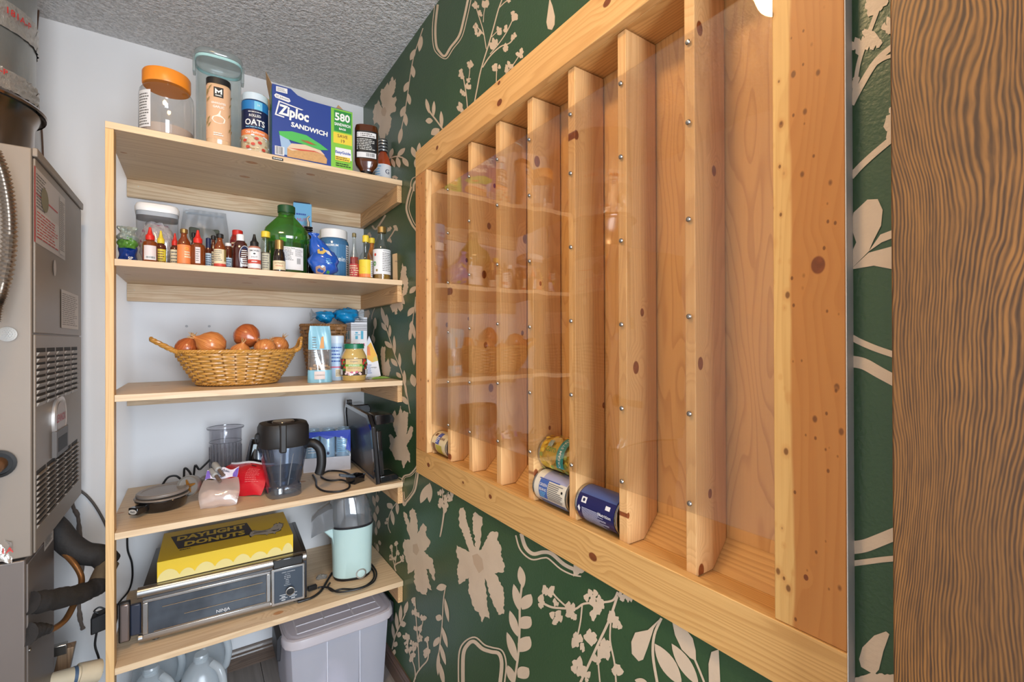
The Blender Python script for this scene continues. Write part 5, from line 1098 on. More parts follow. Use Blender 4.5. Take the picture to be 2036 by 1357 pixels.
bottle('cider_vinegar_bottle', 'tall clear bottle with a gold cap and white fruit label at the shelf end', 'bottle', 742, 777, 452, 1.75, Z2, [(0, 0), (.93, 0), (1, .012), (1, .56), (.93, .64), (.6, .76), (.44, .84), (.42, .88)], glass, gold, 'flat', .50, capf=.885, fill=(.20, gloss('vinegar_gold', (150, 110, 36))), labels=[(.10, .56, 84, wpap, lambda pr, w, z0, z1: (pr.text('Nutrition Facts', w * .42, z1 - .006, .005, blk, .012), pr.lines(w * .05, w * .92, z0 + .01, z1 - .012, 11, grayp, .4), pr.oval(-w * .55, z1 - (z1 - z0) * .22, .005, .006, redw, 12), pr.oval(-w * .6, z0 + (z1 - z0) * .42, .007, .009, greenp, 12), pr.oval(-w * .4, z0 + (z1 - z0) * .15, .004, .005, flat('olive_print', (140, 120, 60), .5), 10)))])
X = onY(786, 520, 1.755).x; hh = hz(786, 502, 1.755, Z2); o = thing('spice_packet', 'narrow brown kraft packet leaning at the right end of the second shelf', 'packet', (X + .001, 1.755, Z2 + .0004), facing(X, 1.755) + .1)
m = MB(); m.prism([(-.011, 0, 0), (.010, 0, 0), (.016, .004, hh * .62), (.019, .006, hh * .92), (.012, .006, hh), (-.012, .002, hh * .93)], (0, .006, 0)); m.build('packet', kraft, o, bev=.001, world=False)
pr = plane_print((0, 0, 0), (1, 0, 0), (0, .004 / .1, 1)); pr.text('spice', .002, hh * .70, .011, blk, .004, shear=.2); pr.build(o)
# ---- third shelf: wicker basket of onions
wick = flat('wicker', (196, 142, 66), .4, 0, .25, var=.3, vs=60); wick_d = flat('wicker_dark', (138, 92, 40), .5, var=.3, vs=60)
def wicker(name, label, X, Y, z, H, rx0, ry0, rx1, ry1, rows, stakes, group=None, mat=wick, hand=None):
    o = thing(name, label, 'basket', (X, Y, z + .0004), 0, group)
    def rad(t_): return rx0 + (rx1 - rx0) * t_ ** .85, ry0 + (ry1 - ry0) * t_ ** .85
    m = MB(); n = stakes * 6
    for r in range(rows):
        t_ = (r + .6) / rows; z_ = .006 + (H - .014) * t_; a, b = rad(t_); th = H / rows * .47
        rings = []
        for i in range(n + 1):
            an = 2 * pi * i / n; q = V((math.cos(an), math.sin(an), 0)); k = .0042 * math.cos(pi * i / 6.0 + pi * r)
            p = V(((a + k) * math.cos(an), (b + k) * math.sin(an), z_ + .0008 * math.sin(an * 5 + r)))
            rings.append([p + q * (math.cos(c) * th * .55) + V((0, 0, math.sin(c) * th)) for c in (0, 1.05, 2.1, 3.14, 4.19, 5.24)])
        m.rings(rings, 0, False, False)
    w_ = m.build('weave', mat, o, world=False); w_['kind'] = 'stuff'
    m = MB()
    for i in range(stakes):
        an = 2 * pi * i / stakes; m.tube([(rad(q)[0] * math.cos(an), rad(q)[1] * math.sin(an), .004 + (H - .008) * q) for q in (0, .2, .45, .7, 1)], .0026, 5)
    w_ = m.build('stakes', wick_d, o, world=False); w_['kind'] = 'stuff'
    def rope(zc, rr, a, b, tw, nm):
        m = MB()
        for ph in (0, pi * 2 / 3, pi * 4 / 3):
            q = [((a + rr * .6 * math.cos(tw * x + ph)) * math.cos(x), (b + rr * .6 * math.cos(tw * x + ph)) * math.sin(x), zc + rr * .6 * math.sin(tw * x + ph)) for x in [2 * pi * k / 160 for k in range(161)]]
            m.tube(q, rr * .62, 6, caps=False)
        m.build(nm, mat, o, world=False)
    rope(H - .001, .0062, rx1, ry1, 34, 'rim'); rope(.0085, .0058, rx0, ry0, 22, 'foot_rim')
    MB().lathe([(0, .002), (.97, .002), (.97, .007), (0, .007)], 36, sx=rx0, sy=ry0).build('base', wick_d, o, world=False)
    if hand:
        for s_, (hx, hz_) in ((-1, hand[0]), (1, hand[1])):
            m = MB()
            base = smooth_path([(s_ * rx1 * .93, -.045, H - .004), (s_ * (rx1 + .012), -.042, H + .008), (hx, -.02, hz_ - .004), (hx + s_ * .004, .0, hz_), (hx, .02, hz_ - .004), (s_ * (rx1 + .012), .042, H + .008), (s_ * rx1 * .93, .045, H - .004)], 10)
            for ph in (0, pi * 2 / 3, pi * 4 / 3):
                q = [p + V((0, .0042 * math.cos(i * .75 + ph), .0042 * math.sin(i * .75 + ph))) for i, p in enumerate(base)]; m.tube(q, .0046, 6)
            m.build('handle', mat, o, world=False)
    return o
bY = 1.905; bx, r0 = spot(392, 550, bY); _, r1 = spot(345, 584, bY); bH = hz(462, 699, bY - .11, Z3)
hl = onY(304, 675, bY); hr = onY(597, 674, bY)
wicker('wicker_basket', 'shallow honey coloured wicker basket full of onions on the third shelf', bx, bY, Z3, bH, r0, r0 * .82, r1, r1 * .78, 15, 30, hand=((hl.x - bx, hl.z - Z3), (hr.x - bx, hr.z - Z3)))
def onion_mat(name, c1, c2):
    t = NT(name); o2 = t.obj(); s_ = t.add('ShaderNodeSeparateXYZ'); t.link(o2, s_.inputs[0])
    an = t.math('ARCTAN2', s_.outputs[1], s_.outputs[0]); cv = t.add('ShaderNodeCombineXYZ'); t.link(t.math('MULTIPLY', an, 5.0), cv.inputs[0]); t.link(t.math('MULTIPLY', s_.outputs[2], 9.0), cv.inputs[1])
    n_ = t.noise(cv.outputs[0], 3.0, 3.0, w=t.math('MULTIPLY', t.add('ShaderNodeObjectInfo').outputs['Random'], 9.0))
    t.p(col=t.mix(t.rng(n_, .3, .7, 0, 1), lin(c1), lin(c2)), rough=.28, coat=.35); t.bump(n_, .15, .002); return t.m
on_a = onion_mat('onion_skin', (186, 102, 48), (222, 150, 84)); on_b = onion_mat('onion_skin_red', (160, 76, 36), (196, 108, 56)); dry = flat('onion_dry_skin', (190, 150, 100), .6, var=.25, vs=90)
G3 = 'onions in the wicker basket'
ON = [(422, 686, 1.83, .044, 1.22, on_a, 'large long onion with a papery neck at the left of the wicker basket', (0, -1.1)),
      (372, 694, 1.88, .036, 1.0, on_b, 'reddish onion at the left rim of the wicker basket, mostly hidden', (.4, .2)),
      (490, 668, 1.885, .043, 1.0, on_b, 'topmost reddish brown onion sitting on the heap in the basket', (1.9, .5)),
      (478, 703, 1.815, .033, 1.0, on_a, 'pale onion wedged just below the topmost one in the basket', (.3, -.3)),
      (527, 695, 1.83, .037, 1.05, on_a, 'light golden onion at the front right of the basket', (.5, .8)),
      (552, 690, 1.915, .038, 1.05, on_a, 'golden onion against the right rim of the basket', (.7, .3))]
for k, (u, v, Y, R, ex_, mt, lb, rt) in enumerate(ON):
    p = onY(u, v, Y); o = thing('onion', lb, 'onion', p, 0, G3, rot=(rt[0], rt[1], .4 * k))
    MB().lathe([(0, -R * .90), (R * .25, -R * .88), (R * .68, -R * .68), (R * .95, -R * .25), (R, R * .1), (R * .88, R * .52), (R * .55, R * .86), (R * .26, R * 1.05), (R * .14, R * 1.22), (R * .12, R * 1.34), (0, R * 1.34)], 28, sx=1, sy=1, wob=lambda a, z: 1 + .025 * math.sin(3 * a + k) + .012 * math.sin(11 * a)).build('bulb', mt, o, world=False, ang=60)
    m = MB()
    for j in range(5):
        a = j * 1.26 + k; m.tube([(R * .10 * math.cos(a), R * .10 * math.sin(a), R * 1.25), (R * .16 * math.cos(a), R * .16 * math.sin(a), R * 1.45), (R * .26 * math.cos(a + .4), R * .26 * math.sin(a + .4), R * (1.55 + .05 * j))], [R * .05, R * .045, R * .012], 5)
    m.build('neck_skin', dry, o, world=False)
    m = MB()
    for j in range(7):
        a = j * .9; m.tube([(0, 0, -R * .86), (R * .08 * math.cos(a), R * .08 * math.sin(a), -R * .98)], [R * .03, R * .012], 5)
    m.build('roots', flat('root_brown', (110, 78, 44), .8), o, world=False)
# second basket with blue bags
b2Y = 2.04; x2, R2 = spot(598, 692, b2Y); _, R20 = spot(618, 676, b2Y); H2 = hz(645, 647, b2Y - .06, Z3)
wicker('wicker_basket', 'tall brown wicker basket behind the blue snack pouch, holding blue bags', x2, b2Y, Z3, H2, R20, R20 * .8, R2, R2 * .8, 14, 20, mat=flat('wicker_brown', (150, 106, 62), .5, var=.3, vs=60))
for k, (u, v, w_, h_, c, lb) in enumerate(((645, 630, .038, .024, (0, 138, 196), 'bright blue plastic bag on the left in the tall basket'), (688, 628, .050, .032, (0, 124, 190), 'larger bright blue plastic bag on the right in the tall basket'))):
    p = onY(u, v, 2.02); o = thing('plastic_bag', lb, 'bag', (p.x, 2.02, p.z - .03), .2 * k)
    m = MB(); m.blob((0, 0, .03), w_, .04, h_, 26, 18, fn=crumple(1, 1, 1, .11, k + 11)); 
    m.build('bag_body', gloss('cyan_film', (20, 140, 196), .35), o, world=False, ang=70)
    m = MB(); m.lathe([(.006, 0), (.014, .012), (.024, .02)], 18, (0, 0, 0), axis='X', caps=False, wob=lambda a, z: 1 + .25 * math.sin(5 * a)); q = m.build('knot', clear('film_clear', (214, 222, 226), .3, 1, .1, haze=.3), o, world=False); q.location = ((-.034 if k == 0 else .044), -.01, .034); q.rotation_euler = (0, 0, pi if k == 0 else 0)
# snack pouch with window
pX = onY(636, 700, 1.80).x; pw = onY(660, 700, 1.80).x - onY(612, 700, 1.80).x; ph_ = hz(640, 649, 1.80, Z3)
o = thing('snack_pouch', 'light blue stand up pouch with a clear window of cashews', 'pouch', (pX, 1.80, Z3 + .0004), facing(pX, 1.80) + .06)
pb_ = flat('pouch_blue', (132, 186, 206), .3, 0, .3, var=.08, vs=50)
def pouch_band(m, z0, z1, mi):
    for sgn in (-1, 1):
        def f(a, b):
            q = z0 + (z1 - z0) * b; e = max(0, 1 - (2 * a - 1) ** 2) ** .6; wd_ = pw * (1 - .10 * q - (.10 * max(0, q - .85) / .15))
            return V(((a - .5) * wd_, sgn * (.022 * e * (1 - q) ** .7 + .0012 + .0012 * math.sin(16 * a + 9 * q)), q * ph_))
        m.grid(f, 16, 6, mi)
m = MB(); pouch_band(m, 0, .22, 0); m.build('bottom_panel', pb_, o, world=False)
m = MB(); pouch_band(m, .22, .58, 0); m.build('window', clear('pouch_window', (232, 238, 240), .25, 1, .06, haze=.12), o, world=False)
m = MB(); pouch_band(m, .58, 1.0, 0); m.build('top_panel', pb_, o, world=False)
m = MB(); g = random.Random(3)
for i in range(42):
    x = (g.random() - .5) * pw * .78; z_ = ph_ * (.17 + .17 * g.random() * (1 - abs(x) / pw)); m.blob((x, (g.random() - .6) * .016, z_), .0055, .004, .0042, 7, 5)
q = m.build('cashews', flat('cashew', (204, 152, 96), .5, var=.2, vs=200), o, world=False); q['kind'] = 'stuff'
pr = Print(lambda x, y, h: V((x, -(.022 * max(0, 1 - (2 * x / pw) ** 2) ** .6 * (1 - y / ph_) ** .7 + .0034 + h), y)))
pr.rect(-.020, ph_ * .06, .016, ph_ * .20, flat('pouch_pink_label', (212, 196, 190), .5)); pr.text('CASHEWS', -.002, ph_ * .13, .0072, grayp, .006)
pr.poly([(-.002, ph_ * .60), (.014, ph_ * .60), (.012, ph_ * .82), (.004, ph_ * .80)], flat('cashew_print', (206, 146, 78), .5)); pr.lines(-.026, -.010, ph_ * .42, ph_ * .82, 9, grayp, .3); pr.build(o)
# white and blue tub, sugar cartons, applesauce jar, packets
bottle('drink_mix_tub', 'white and pale blue canister between the snack pouch and the applesauce', 'canister', 654, 684, 668, 1.87, Z3, [(0, 0), (.96, 0), (1, .02), (1, .83)], flat('pale_blue_plastic', (186, 208, 230), .35), flat('pale_lid', (206, 220, 236), .35), 'flat', 1.0, labels=[(.06, .80, 75, flat('tub_pale_label', (176, 202, 228), .4), lambda pr, w, z0, z1: (pr.lines(-w * .6, w * .6, z1 - (z1 - z0) * .55, z1 - .005, 5, bluep, .35), pr.rect(-w, z0 + (z1 - z0) * .30, w, z0 + (z1 - z0) * .34, pinkp), pr.rect(-w * .1, z0 + .004, w * .5, z0 + (z1 - z0) * .26, cream), pr.lines(-w * .05, w * .45, z0 + .008, z0 + (z1 - z0) * .23, 4, grayp, .4)))])
for k, (Yc, vt, lb) in enumerate(((1.93, 642, 'white sugar carton with grey stripes and red lettering behind the applesauce jar'), (2.035, 631, 'second sugar carton standing behind the first one'))):
    A = onY(698, 745, Yc); B = onY(730, 745, Yc); wd = (B.x - A.x) * (1 if k == 0 else .95); hh = hz(712, vt, Yc, Z3)
    o = thing('sugar_carton', lb, 'carton', (A.x + .004 * k, Yc, Z3 + .0004), 0, 'sugar cartons on the third shelf'); dp = .095
    MB().box(0, wd, 0, dp, 0, hh).build('carton', flat('carton_white', (226, 224, 226), .5), o, bev=.001, world=False)
    for pl, w_ in ((plane_print((0, 0, 0), (1, 0, 0), (0, 0, 1)), wd), (plane_print((0, dp, 0), (0, -1, 0), (0, 0, 1)), dp)):
        for j in range(4): pl.rect(.001, hh * (.86 + .03 * j), w_ - .001, hh * (.872 + .03 * j), grayp)
        pl.rect(w_ * .26, hh * .70, w_ * .42, hh * .83, flat('carton_cyan', (84, 168, 196), .5)); pl.rect(w_ * .60, hh * .70, w_ * .76, hh * .85, MATS['carton_cyan']); pl.rect(w_ * .2, hh * .76, w_ * .6, hh * .80, wpap); pl.lines(w_ * .22, w_ * .58, hh * .765, hh * .795, 1, MATS['carton_cyan'], .5)
        pl.text('SUGAR', w_ * .5, hh * .60, w_ * .235, flat('carton_magenta', (196, 52, 110), .5), .012); pl.lines(w_ * .15, w_ * .85, hh * .2, hh * .5, 5, ltbl, .3); pl.build(o, 'printed_side')
def d(pr, w, z0, z1):
    h = z1 - z0; pr.rect(-w, z0, w, z1, flat('sauce_dark_label', (66, 52, 40), .5), 14)
    g = random.Random(8)
    for i in range(26):
        x = (-1 if i % 2 else 1) * w * (.48 + .46 * g.random()); pr.oval(x, z0 + h * (.32 + .62 * g.random()), .0045, .0055, [redw, flat('apple_red', (206, 70, 44), .5), greenp][i % 3], 10)
    pr.rect(-w * .42, z0 + h * .22, w * .42, z1 - h * .02, flat('label_tan', (206, 180, 128), .5)); pr.rect(-w * .45, z0 + h * .54, w * .45, z0 + h * .67, flat('label_green', (122, 166, 62), .5)); pr.text('APPLESAUCE', 0, z0 + h * .605, .0065, wht, .014); pr.text('Organic', 0, z1 - h * .16, .008, grayp, .006); pr.lines(-w * .3, w * .3, z0 + h * .40, z0 + h * .5, 2, brownp, .3)
    for x in (-.9, .62): pr.rect(w * x, z0 + h * .05, w * (x + .28), z0 + h * .36, wpap); pr.lines(w * (x + .03), w * (x + .25), z0 + h * .07, z0 + h * .33, 6, grayp, .4)
    for i in range(14): pr.oval(w * (-.4 + .8 * g.random()), z0 + h * (.06 + .16 * g.random()), .0045, .004, [flat('blossom', (230, 200, 196), .5), wpap, pinkp][i % 3], 8)
bottle('applesauce_jar', 'glass jar of applesauce with a green lid at the shelf front', 'jar', 678, 729, 684, 1.815, Z3, [(0, 0), (.86, 0), (.92, .02), (.92, .10), (1, .14), (1, .60), (.98, .66), (.8, .79), (.74, .82), (.74, .86)], gloss('applesauce', (196, 164, 96), .06), flat('green_lid', (20, 108, 74), .35), 'flat', .80, capf=.865, labels=[(.15, .60, 85, cream, d)])
A = onY(742, 745, 1.93); o = thing('dried_fruit_packet', 'white and yellow mango packet leaning right of the applesauce jar', 'packet', (A.x, 1.93, Z3 + .0004), -.2)
hp = hz(734, 668, 1.93, Z3); k_ = (onY(757, 745, 1.93).x - onY(729, 745, 1.93).x)
m = MB(); m.prism([(x, z * .2, z) for x, z in ((-k_ * .46, 0), (k_ * .52, .004), (k_ * .30, hp * .52), (-k_ * .22, hp), (-k_ * .44, hp * .8))], (0, .010, 0)); m.build('packet', flat('packet_white', (226, 226, 232), .35), o, bev=.001, world=False)
pr = plane_print((0, -.0004, 0), (1, 0, 0), (0, .2, 1)); pr.poly([(-k_ * .40, hp * .45), (-k_ * .05, hp * .36), (k_ * .36, hp * .40), (k_ * .26, hp * .56), (-k_ * .1, hp * .86), (-k_ * .36, hp * .76)], flat('mango_print', (232, 180, 62), .5)); pr.poly([(-k_ * .40, hp * .55), (-k_ * .15, hp * .52), (-k_ * .2, hp * .74), (-k_ * .36, hp * .76)], orangep); pr.poly([(0, hp * .38), (k_ * .34, hp * .40), (k_ * .26, hp * .52), (k_ * .05, hp * .48)], flat('mango_pale', (206, 190, 96), .5)); pr.text('mango', k_ * .05, hp * .24, .009, grayp, .006); pr.lines(-k_ * .4, -k_ * .08, hp * .08, hp * .32, 5, bluep, .3); pr.build(o)
G_ = onZ(765, 754, Z3); o = thing('green_packet', 'small flat green packet lying at the right end of the third shelf', 'packet', (G_.x - .012, G_.y + .035, Z3 + .0004), .15)
m = MB()
for sgn in (0, 1): m.grid(lambda a, b: V(((a - .5) * .085, (b - .5) * .055, (.0085 * (1 - (2 * a - 1) ** 2) ** .5 * (1 - (2 * b - 1) ** 2) ** .5 + .0012 if sgn else .0003))), 12, 8, 0)
m.build('packet', gloss('lime_film', (140, 184, 80), .15), o, world=False); MB().box(-.052, -.042, -.026, .026, .0004, .0022).build('end_seal', flat('silver_seal', (190, 190, 188), .3, .5), o, world=False)
# ---- fourth shelf
gx0, gR = spot(266, 376, 1.885); gtop = hz(325, 978, 1.885, Z4)
o = thing('mini_griddle', 'round mini griddle with a taupe lid and black base on the fourth shelf', 'griddle', (gx0, 1.885, Z4 + .0004))
tau = flat('taupe_enamel', (128, 118, 110), .35); blg = gloss('gloss_black', (18, 18, 20))
MB().lathe([(0, .0), (gR * .82, .0), (gR * .90, .006), (gR * 1.0, .034), (gR * .98, .0365), (0, .0365)], 44).build('base', blg, o, world=False)
MB().lathe([(gR * .6, .037), (gR * 1.0, .037), (gR * 1.03, .039), (gR * 1.0, .042), (gR * .6, .0425)], 44).build('lower_rim', tau, o, world=False)
tl = MB().lathe([(0, 0), (gR * .97, 0), (gR * .99, .003), (gR * .98, .008), (gR * .93, .0105), (gR * .80, .0095), (gR * .78, .008), (0, .0085)], 44).build('lid', tau, o, world=False); tl.location = (.002, .004, .0465); tl.rotation_euler = (0, -.045, 0)
hd = thing; m = MB(); hp_ = onZ(270, 1030, Z4); dx, dy = hp_.x - gx0, hp_.y - 1.885; L_ = math.hypot(dx, dy); ux, uy = dx / L_, dy / L_
m.obox((ux * gR * .9 - uy * .016, uy * gR * .9 + ux * .016, .010), (ux * .038, uy * .038, 0), (uy * .032, -ux * .032, 0), (0, 0, .022)); m.build('handle', blg, o, bev=.003, world=False)
c_ = V((ux * (gR * .9 + .02), uy * (gR * .9 + .02), .021)); nn = V((.25, -.97, 0)); pr = plane_print((ux * (gR * .9 + .040) + .002, uy * (gR * .9 + .04) - .0005, .021), (uy * -1, ux, 0), (0, 0, 1)); pr.oval(0, 0, .014, .0075, flat('badge_pale', (196, 190, 182), .4)); pr.text('dash', 0, 0, .009, blk, .012); pr.build(o, 'badge', 'badge_lettering')
l2x, l2R = spot(322, 404, 1.93); o = MB().lathe([(0, .0005), (l2R, .0005), (l2R + .003, .004), (l2R, .010), (0, .012)], 40, (l2x, 1.955, Z4)); 
# the hand blender lying behind
bl = thing('hand_blender', 'steel hand blender with a star shaped blade guard lying on the fourth shelf', 'blender', onY(384, 965, 1.90))
bp = bl.location.copy(); q0 = onY(372, 968, 1.88) - bp; q1 = onY(402, 958, 1.96) - bp; ax_ = (q1 - q0).normalized()
def rot_lathe(prof_, mat, nm, origin, axis, par, seg=24, caps=True):
    a = axis; u = a.orthogonal().normalized(); w2 = a.cross(u); rg = [[origin + a * z + (u * math.cos(2 * pi * j / seg) + w2 * math.sin(2 * pi * j / seg)) * max(r, 1e-5) for j in range(seg)] for r, z in prof_]
    return MB().rings(rg, 0, caps, caps).build(nm, mat, par, world=False)
rot_lathe([(.0, .012), (.030, .010), (.033, .0), (.034, .002), (.034, .02), (.030, .035), (.018, .05), (.012, .06), (.012, .10)], MATS['bright_metal'], 'bell_guard', q0, ax_, bl)
u_ = ax_.orthogonal().normalized(); w_ = ax_.cross(u_); m = MB()
for j in range(4): 
    a = j * pi / 2 + .4; dd = u_ * math.cos(a) + w_ * math.sin(a); ee = ax_.cross(dd); m.prism([q0 + ax_ * .0075 + dd * .002 - ee * .006, q0 + ax_ * .0075 + dd * .022 - ee * .002, q0 + ax_ * .0075 + dd * .022 + ee * .002, q0 + ax_ * .0075 + dd * .002 + ee * .006], ax_ * -.001)
m.build('star_slots', flat('amber_blade', (170, 116, 50), .3, .6), bl, world=False)
rot_lathe([(0, .10), (.013, .10), (.018, .108), (.019, .15), (.016, .17), (0, .172)], tau, 'handle', q0, ax_, bl)
dm = onY(330, 972, 1.985); dd0 = thing('attachment_cup', 'taupe domed blender attachment with a brass coloured shaft', 'attachment', (dm.x, 1.985, Z4 + .0004))
MB().lathe([(0, .0), (.036, .0), (.037, .004), (.034, .018), (.026, .030), (.012, .036), (0, .037)], 28).build('dome', tau, dd0, world=False); MB().tube([(.034, -.012, .022), (.078, -.03, .03)], .0045, 10).build('shaft', flat('brass_shaft', (190, 150, 92), .3, .9), dd0, world=False)
sp_o = thing('spatula', 'pair of grey silicone tips on clear brown stems above the white bag', 'utensil', onY(440, 935, 1.86)); s0 = sp_o.location.copy()
for k, (u, v) in enumerate(((425, 922), (419, 934))):
    a = onY(u, v, 1.86) - s0; b = onY(u + 19, v + 24, 1.80) - s0; m = MB().tube([a, a + (b - a) * .12, a + (b - a) * .5, a + (b - a) * .55], [.006, .0105, .0105, .007], 12); m.build('tip', flat('silicone_grey', (160, 158, 154), .5), sp_o, world=False)
    MB().tube([a + (b - a) * .52, b], .0055, 8).build('stem', flat('smoky_stem', (110, 90, 78), .25), sp_o, world=False)
q = [onY(u, v, 2.08) for u, v in ((322, 966), (334, 950), (350, 947), (364, 955), (367, 932), (376, 938), (384, 950), (388, 926), (396, 934), (404, 928), (418, 914))]
tag(MB().tube(smooth_path(q, 6), .0036, 8).build('cord', MATS['black_plastic']), 'kinked black appliance cord behind the griddle on the fourth shelf', 'cord')
# clear food processor cup
fx, fR = spot(410, 485, 2.09); fR /= 1.13; fH = hz(448, 849, 2.09, Z4); pc = clear('processor_cup', (228, 228, 232), .12, 1, .04, haze=.06)
o = thing('processor_cup', 'clear ribbed plastic cup standing upside against the wall on the fourth shelf', 'cup', (fx, 2.09, Z4 + .0004))
MB().lathe([(fR * .94, .0), (fR * .96, fH * .3), (fR * .98, fH * .95), (fR * 1.12, fH * .97), (fR * 1.13, fH), (fR * 1.02, fH)], 40, caps=False).build('cup', pc, o, world=False)
m = MB()
for k in range(24): a = 2 * pi * k / 24; m.tube([(fR * .955 * math.cos(a), fR * .955 * math.sin(a), fH * .22), (fR * .97 * math.cos(a), fR * .97 * math.sin(a), fH * .66)], .0016, 5)
q = m.build('ribs', clear('cup_rib', (206, 206, 212), .2, 1, .05, haze=.2, hazecol=(200, 200, 206)), o, world=False); q['kind'] = 'stuff'
m = MB()
for zz_ in (.74, .99): m.lathe([(fR * (.985 if zz_ < .9 else 1.13), fH * zz_ - .001), (fR * (.992 if zz_ < .9 else 1.14), fH * zz_), (fR * (.985 if zz_ < .9 else 1.13), fH * zz_ + .001)], 40, caps=False)
m.build('ring_lines', flat('smoke_line', (96, 96, 100), .4), o, world=False)
MB().lathe([(0, .001), (fR * 1.10, .001), (fR * 1.16, .02), (fR * 1.12, fH * .20), (fR * 1.05, fH * .22), (0, fH * .16)], 40).build('base', clear('smoked_base', (70, 62, 62), .15, 1, .06, haze=.4, hazecol=(70, 62, 60)), o, world=False)
# dark processor stand behind the pitcher
sx_, sR = spot(488, 545, 2.02); sh = hz(505, 872, 2.02, Z4)
o = thing('processor_motor_unit', 'glossy black appliance base standing behind the blender pitcher', 'appliance', (sx_, 2.02, Z4 + .0004))
MB().lathe([(0, 0), (sR * 1.05, 0), (sR * 1.08, .01), (sR * .98, sh * .55), (sR * .72, sh * .95), (sR * .6, sh), (0, sh)], 36, n=2.8).build('housing', blg, o, world=False)
MB().lathe([(0, 0), (.006, 0), (.006, .003), (0, .004)], 14, axis='X').build('button', flat('bright_knob', (220, 220, 220), .3), o, world=False).location = (-sR * .99, -.012, .05)
m = MB(); m.obox((-sR * .98, -sR * .82, .03), (.012, -.004, 0), (0, .012, 0), (.022, .006, sh * .72)); m.build('sheen_strip', flat('pale_sheen', (176, 190, 196), .2, .7), o, world=False)  # pale strip added to stand in for the sheen on the black housing
# red pouch and white bag of shortening
rA = onZ(428, 988, Z4); rB = onZ(519, 989, Z4); ex = V((rB.x - rA.x, rB.y - rA.y, 0)); wR = ex.length; rt = math.atan2(ex.y, ex.x); hR = hz(470, 930, 1.90, Z4)
o = thing('baking_pouch', 'red plastic pouch lying folded behind the white bag on the fourth shelf', 'pouch', (rA.x, rA.y + .006, Z4 + .0004), rt)
m = MB()
def f(a, b): return V((a * wR + .004 * math.sin(8 * b), .085 * b ** 1.1 - .012 * math.sin(pi * b) * math.sin(pi * a) * 1.4, .002 + hR * .98 * math.sin(b * pi / 2) * (1 - .10 * (a - .3) ** 2) + .003 * math.sin(9 * a + 4 * b)))
m.grid(f, 20, 12); m.grid(lambda a, b: f(a, 1 - b) * 1.0 + V((0, .012 * b + .001, -b * hR * .97 * 0 - (0))) if False else V((a * wR, .088, .002 + hR * .95 * (1 - b))), 8, 4)
m.clamp().build('pouch', gloss('red_film', (206, 30, 44), .08), o, world=False); MB().tube([f(a / 10, 1.0) + V((0, -.002, .001)) for a in range(11)], .004, 6).build('folded_edge', wpap, o, world=False)
pr = Print(lambda x, y, h: f(x / wR, y) + V((0, -.0016 - h, .0006))); pr.lines(wR * .60, wR * .88, .30, .72, 9, flat('faint_pink_print', (232, 120, 120), .5), .3); pr.rect(wR * .58, .80, wR * .68, .84, flat('dark_red_print', (70, 20, 24), .5)); pr.build(o)
cA = onZ(399, 1013, Z4); cB = onZ(470, 1004, Z4); ex = V((cB.x - cA.x, cB.y - cA.y, 0)); wC = ex.length; rt = math.atan2(ex.y, ex.x); hC = hz(440, 958, 1.80, Z4)
o = thing('gum_powder_bag', 'translucent white bag of powder with a purple label in front of the red pouch', 'bag', (cA.x, cA.y - .004, Z4 + .0004), rt)
def g_(a, b): e = 1 - (2 * a - 1) ** 2; return V((wC * (a - .04 * math.sin(pi * b) * (1 - 2 * a) * 2), -.004 + .05 * b ** 1.6 - .014 * e * math.sin(pi * min(1, b * 1.1)), .001 + hC * b ** .8 + .002 * math.sin(14 * a + 7 * b) + .003 * e * b))
m = MB(); m.grid(g_, 18, 10); m.grid(lambda a, b: V((wC * a, .004 + .05 * b, .001 + hC * .8 * b)), 8, 4); m.clamp().build('bag_film', clear('milky_film', (236, 226, 222), .3, 1, .1, haze=.62, hazecol=(236, 222, 214)), o, world=False)
m = MB(); m.grid(lambda a, b: g_(.06 + .88 * a, .04 + (.50 + .05 * math.sin(5 * a)) * b) + V((0, .006, 0)), 14, 8); m.clamp(.001).build('powder', flat('white_powder', (236, 222, 212), .7), o, world=False)
m = MB()
def g2(a, b): p = g_(.04 + .92 * a, 1.0); return p + V((.004 * b, .018 * b + .004 * math.sin(8 * a), .028 * b + .004 * math.sin(10 * a + 3 * b)))
m.grid(g2, 16, 6); m.build('folded_label', flat('label_white', (222, 214, 222), .35), o, world=False)
pr = Print(lambda x, y, h: g2(x, y) + V((0, -.0012 - h, .0004))); pur = flat('purple_print', (112, 84, 176), .45)
pr.poly([(0.0, 0.05), (.16, .05), (.12, .45), (.22, .75), (.1, .95), (0, .9)], pur); pr.poly([(.86, .05), (1, .05), (1, .95), (.9, .9), (.84, .5)], pur); pr.let.add([g2(.5 + x / wC, .66 + y / .030) + V((0, -.0024, .0008)) for x, y in text_shape('Xanthan', .013, .008)[0]], text_shape('Xanthan', .013, .008)[1], pr._mi(pr.lm, navy)); pr.let.add([g2(.5 + x / wC, .28 + y / .030) + V((0, -.0024, .0008)) for x, y in text_shape('Gum', .013, .008)[0]], text_shape('Gum', .013, .008)[1], pr._mi(pr.lm, navy)); pr.build(o)
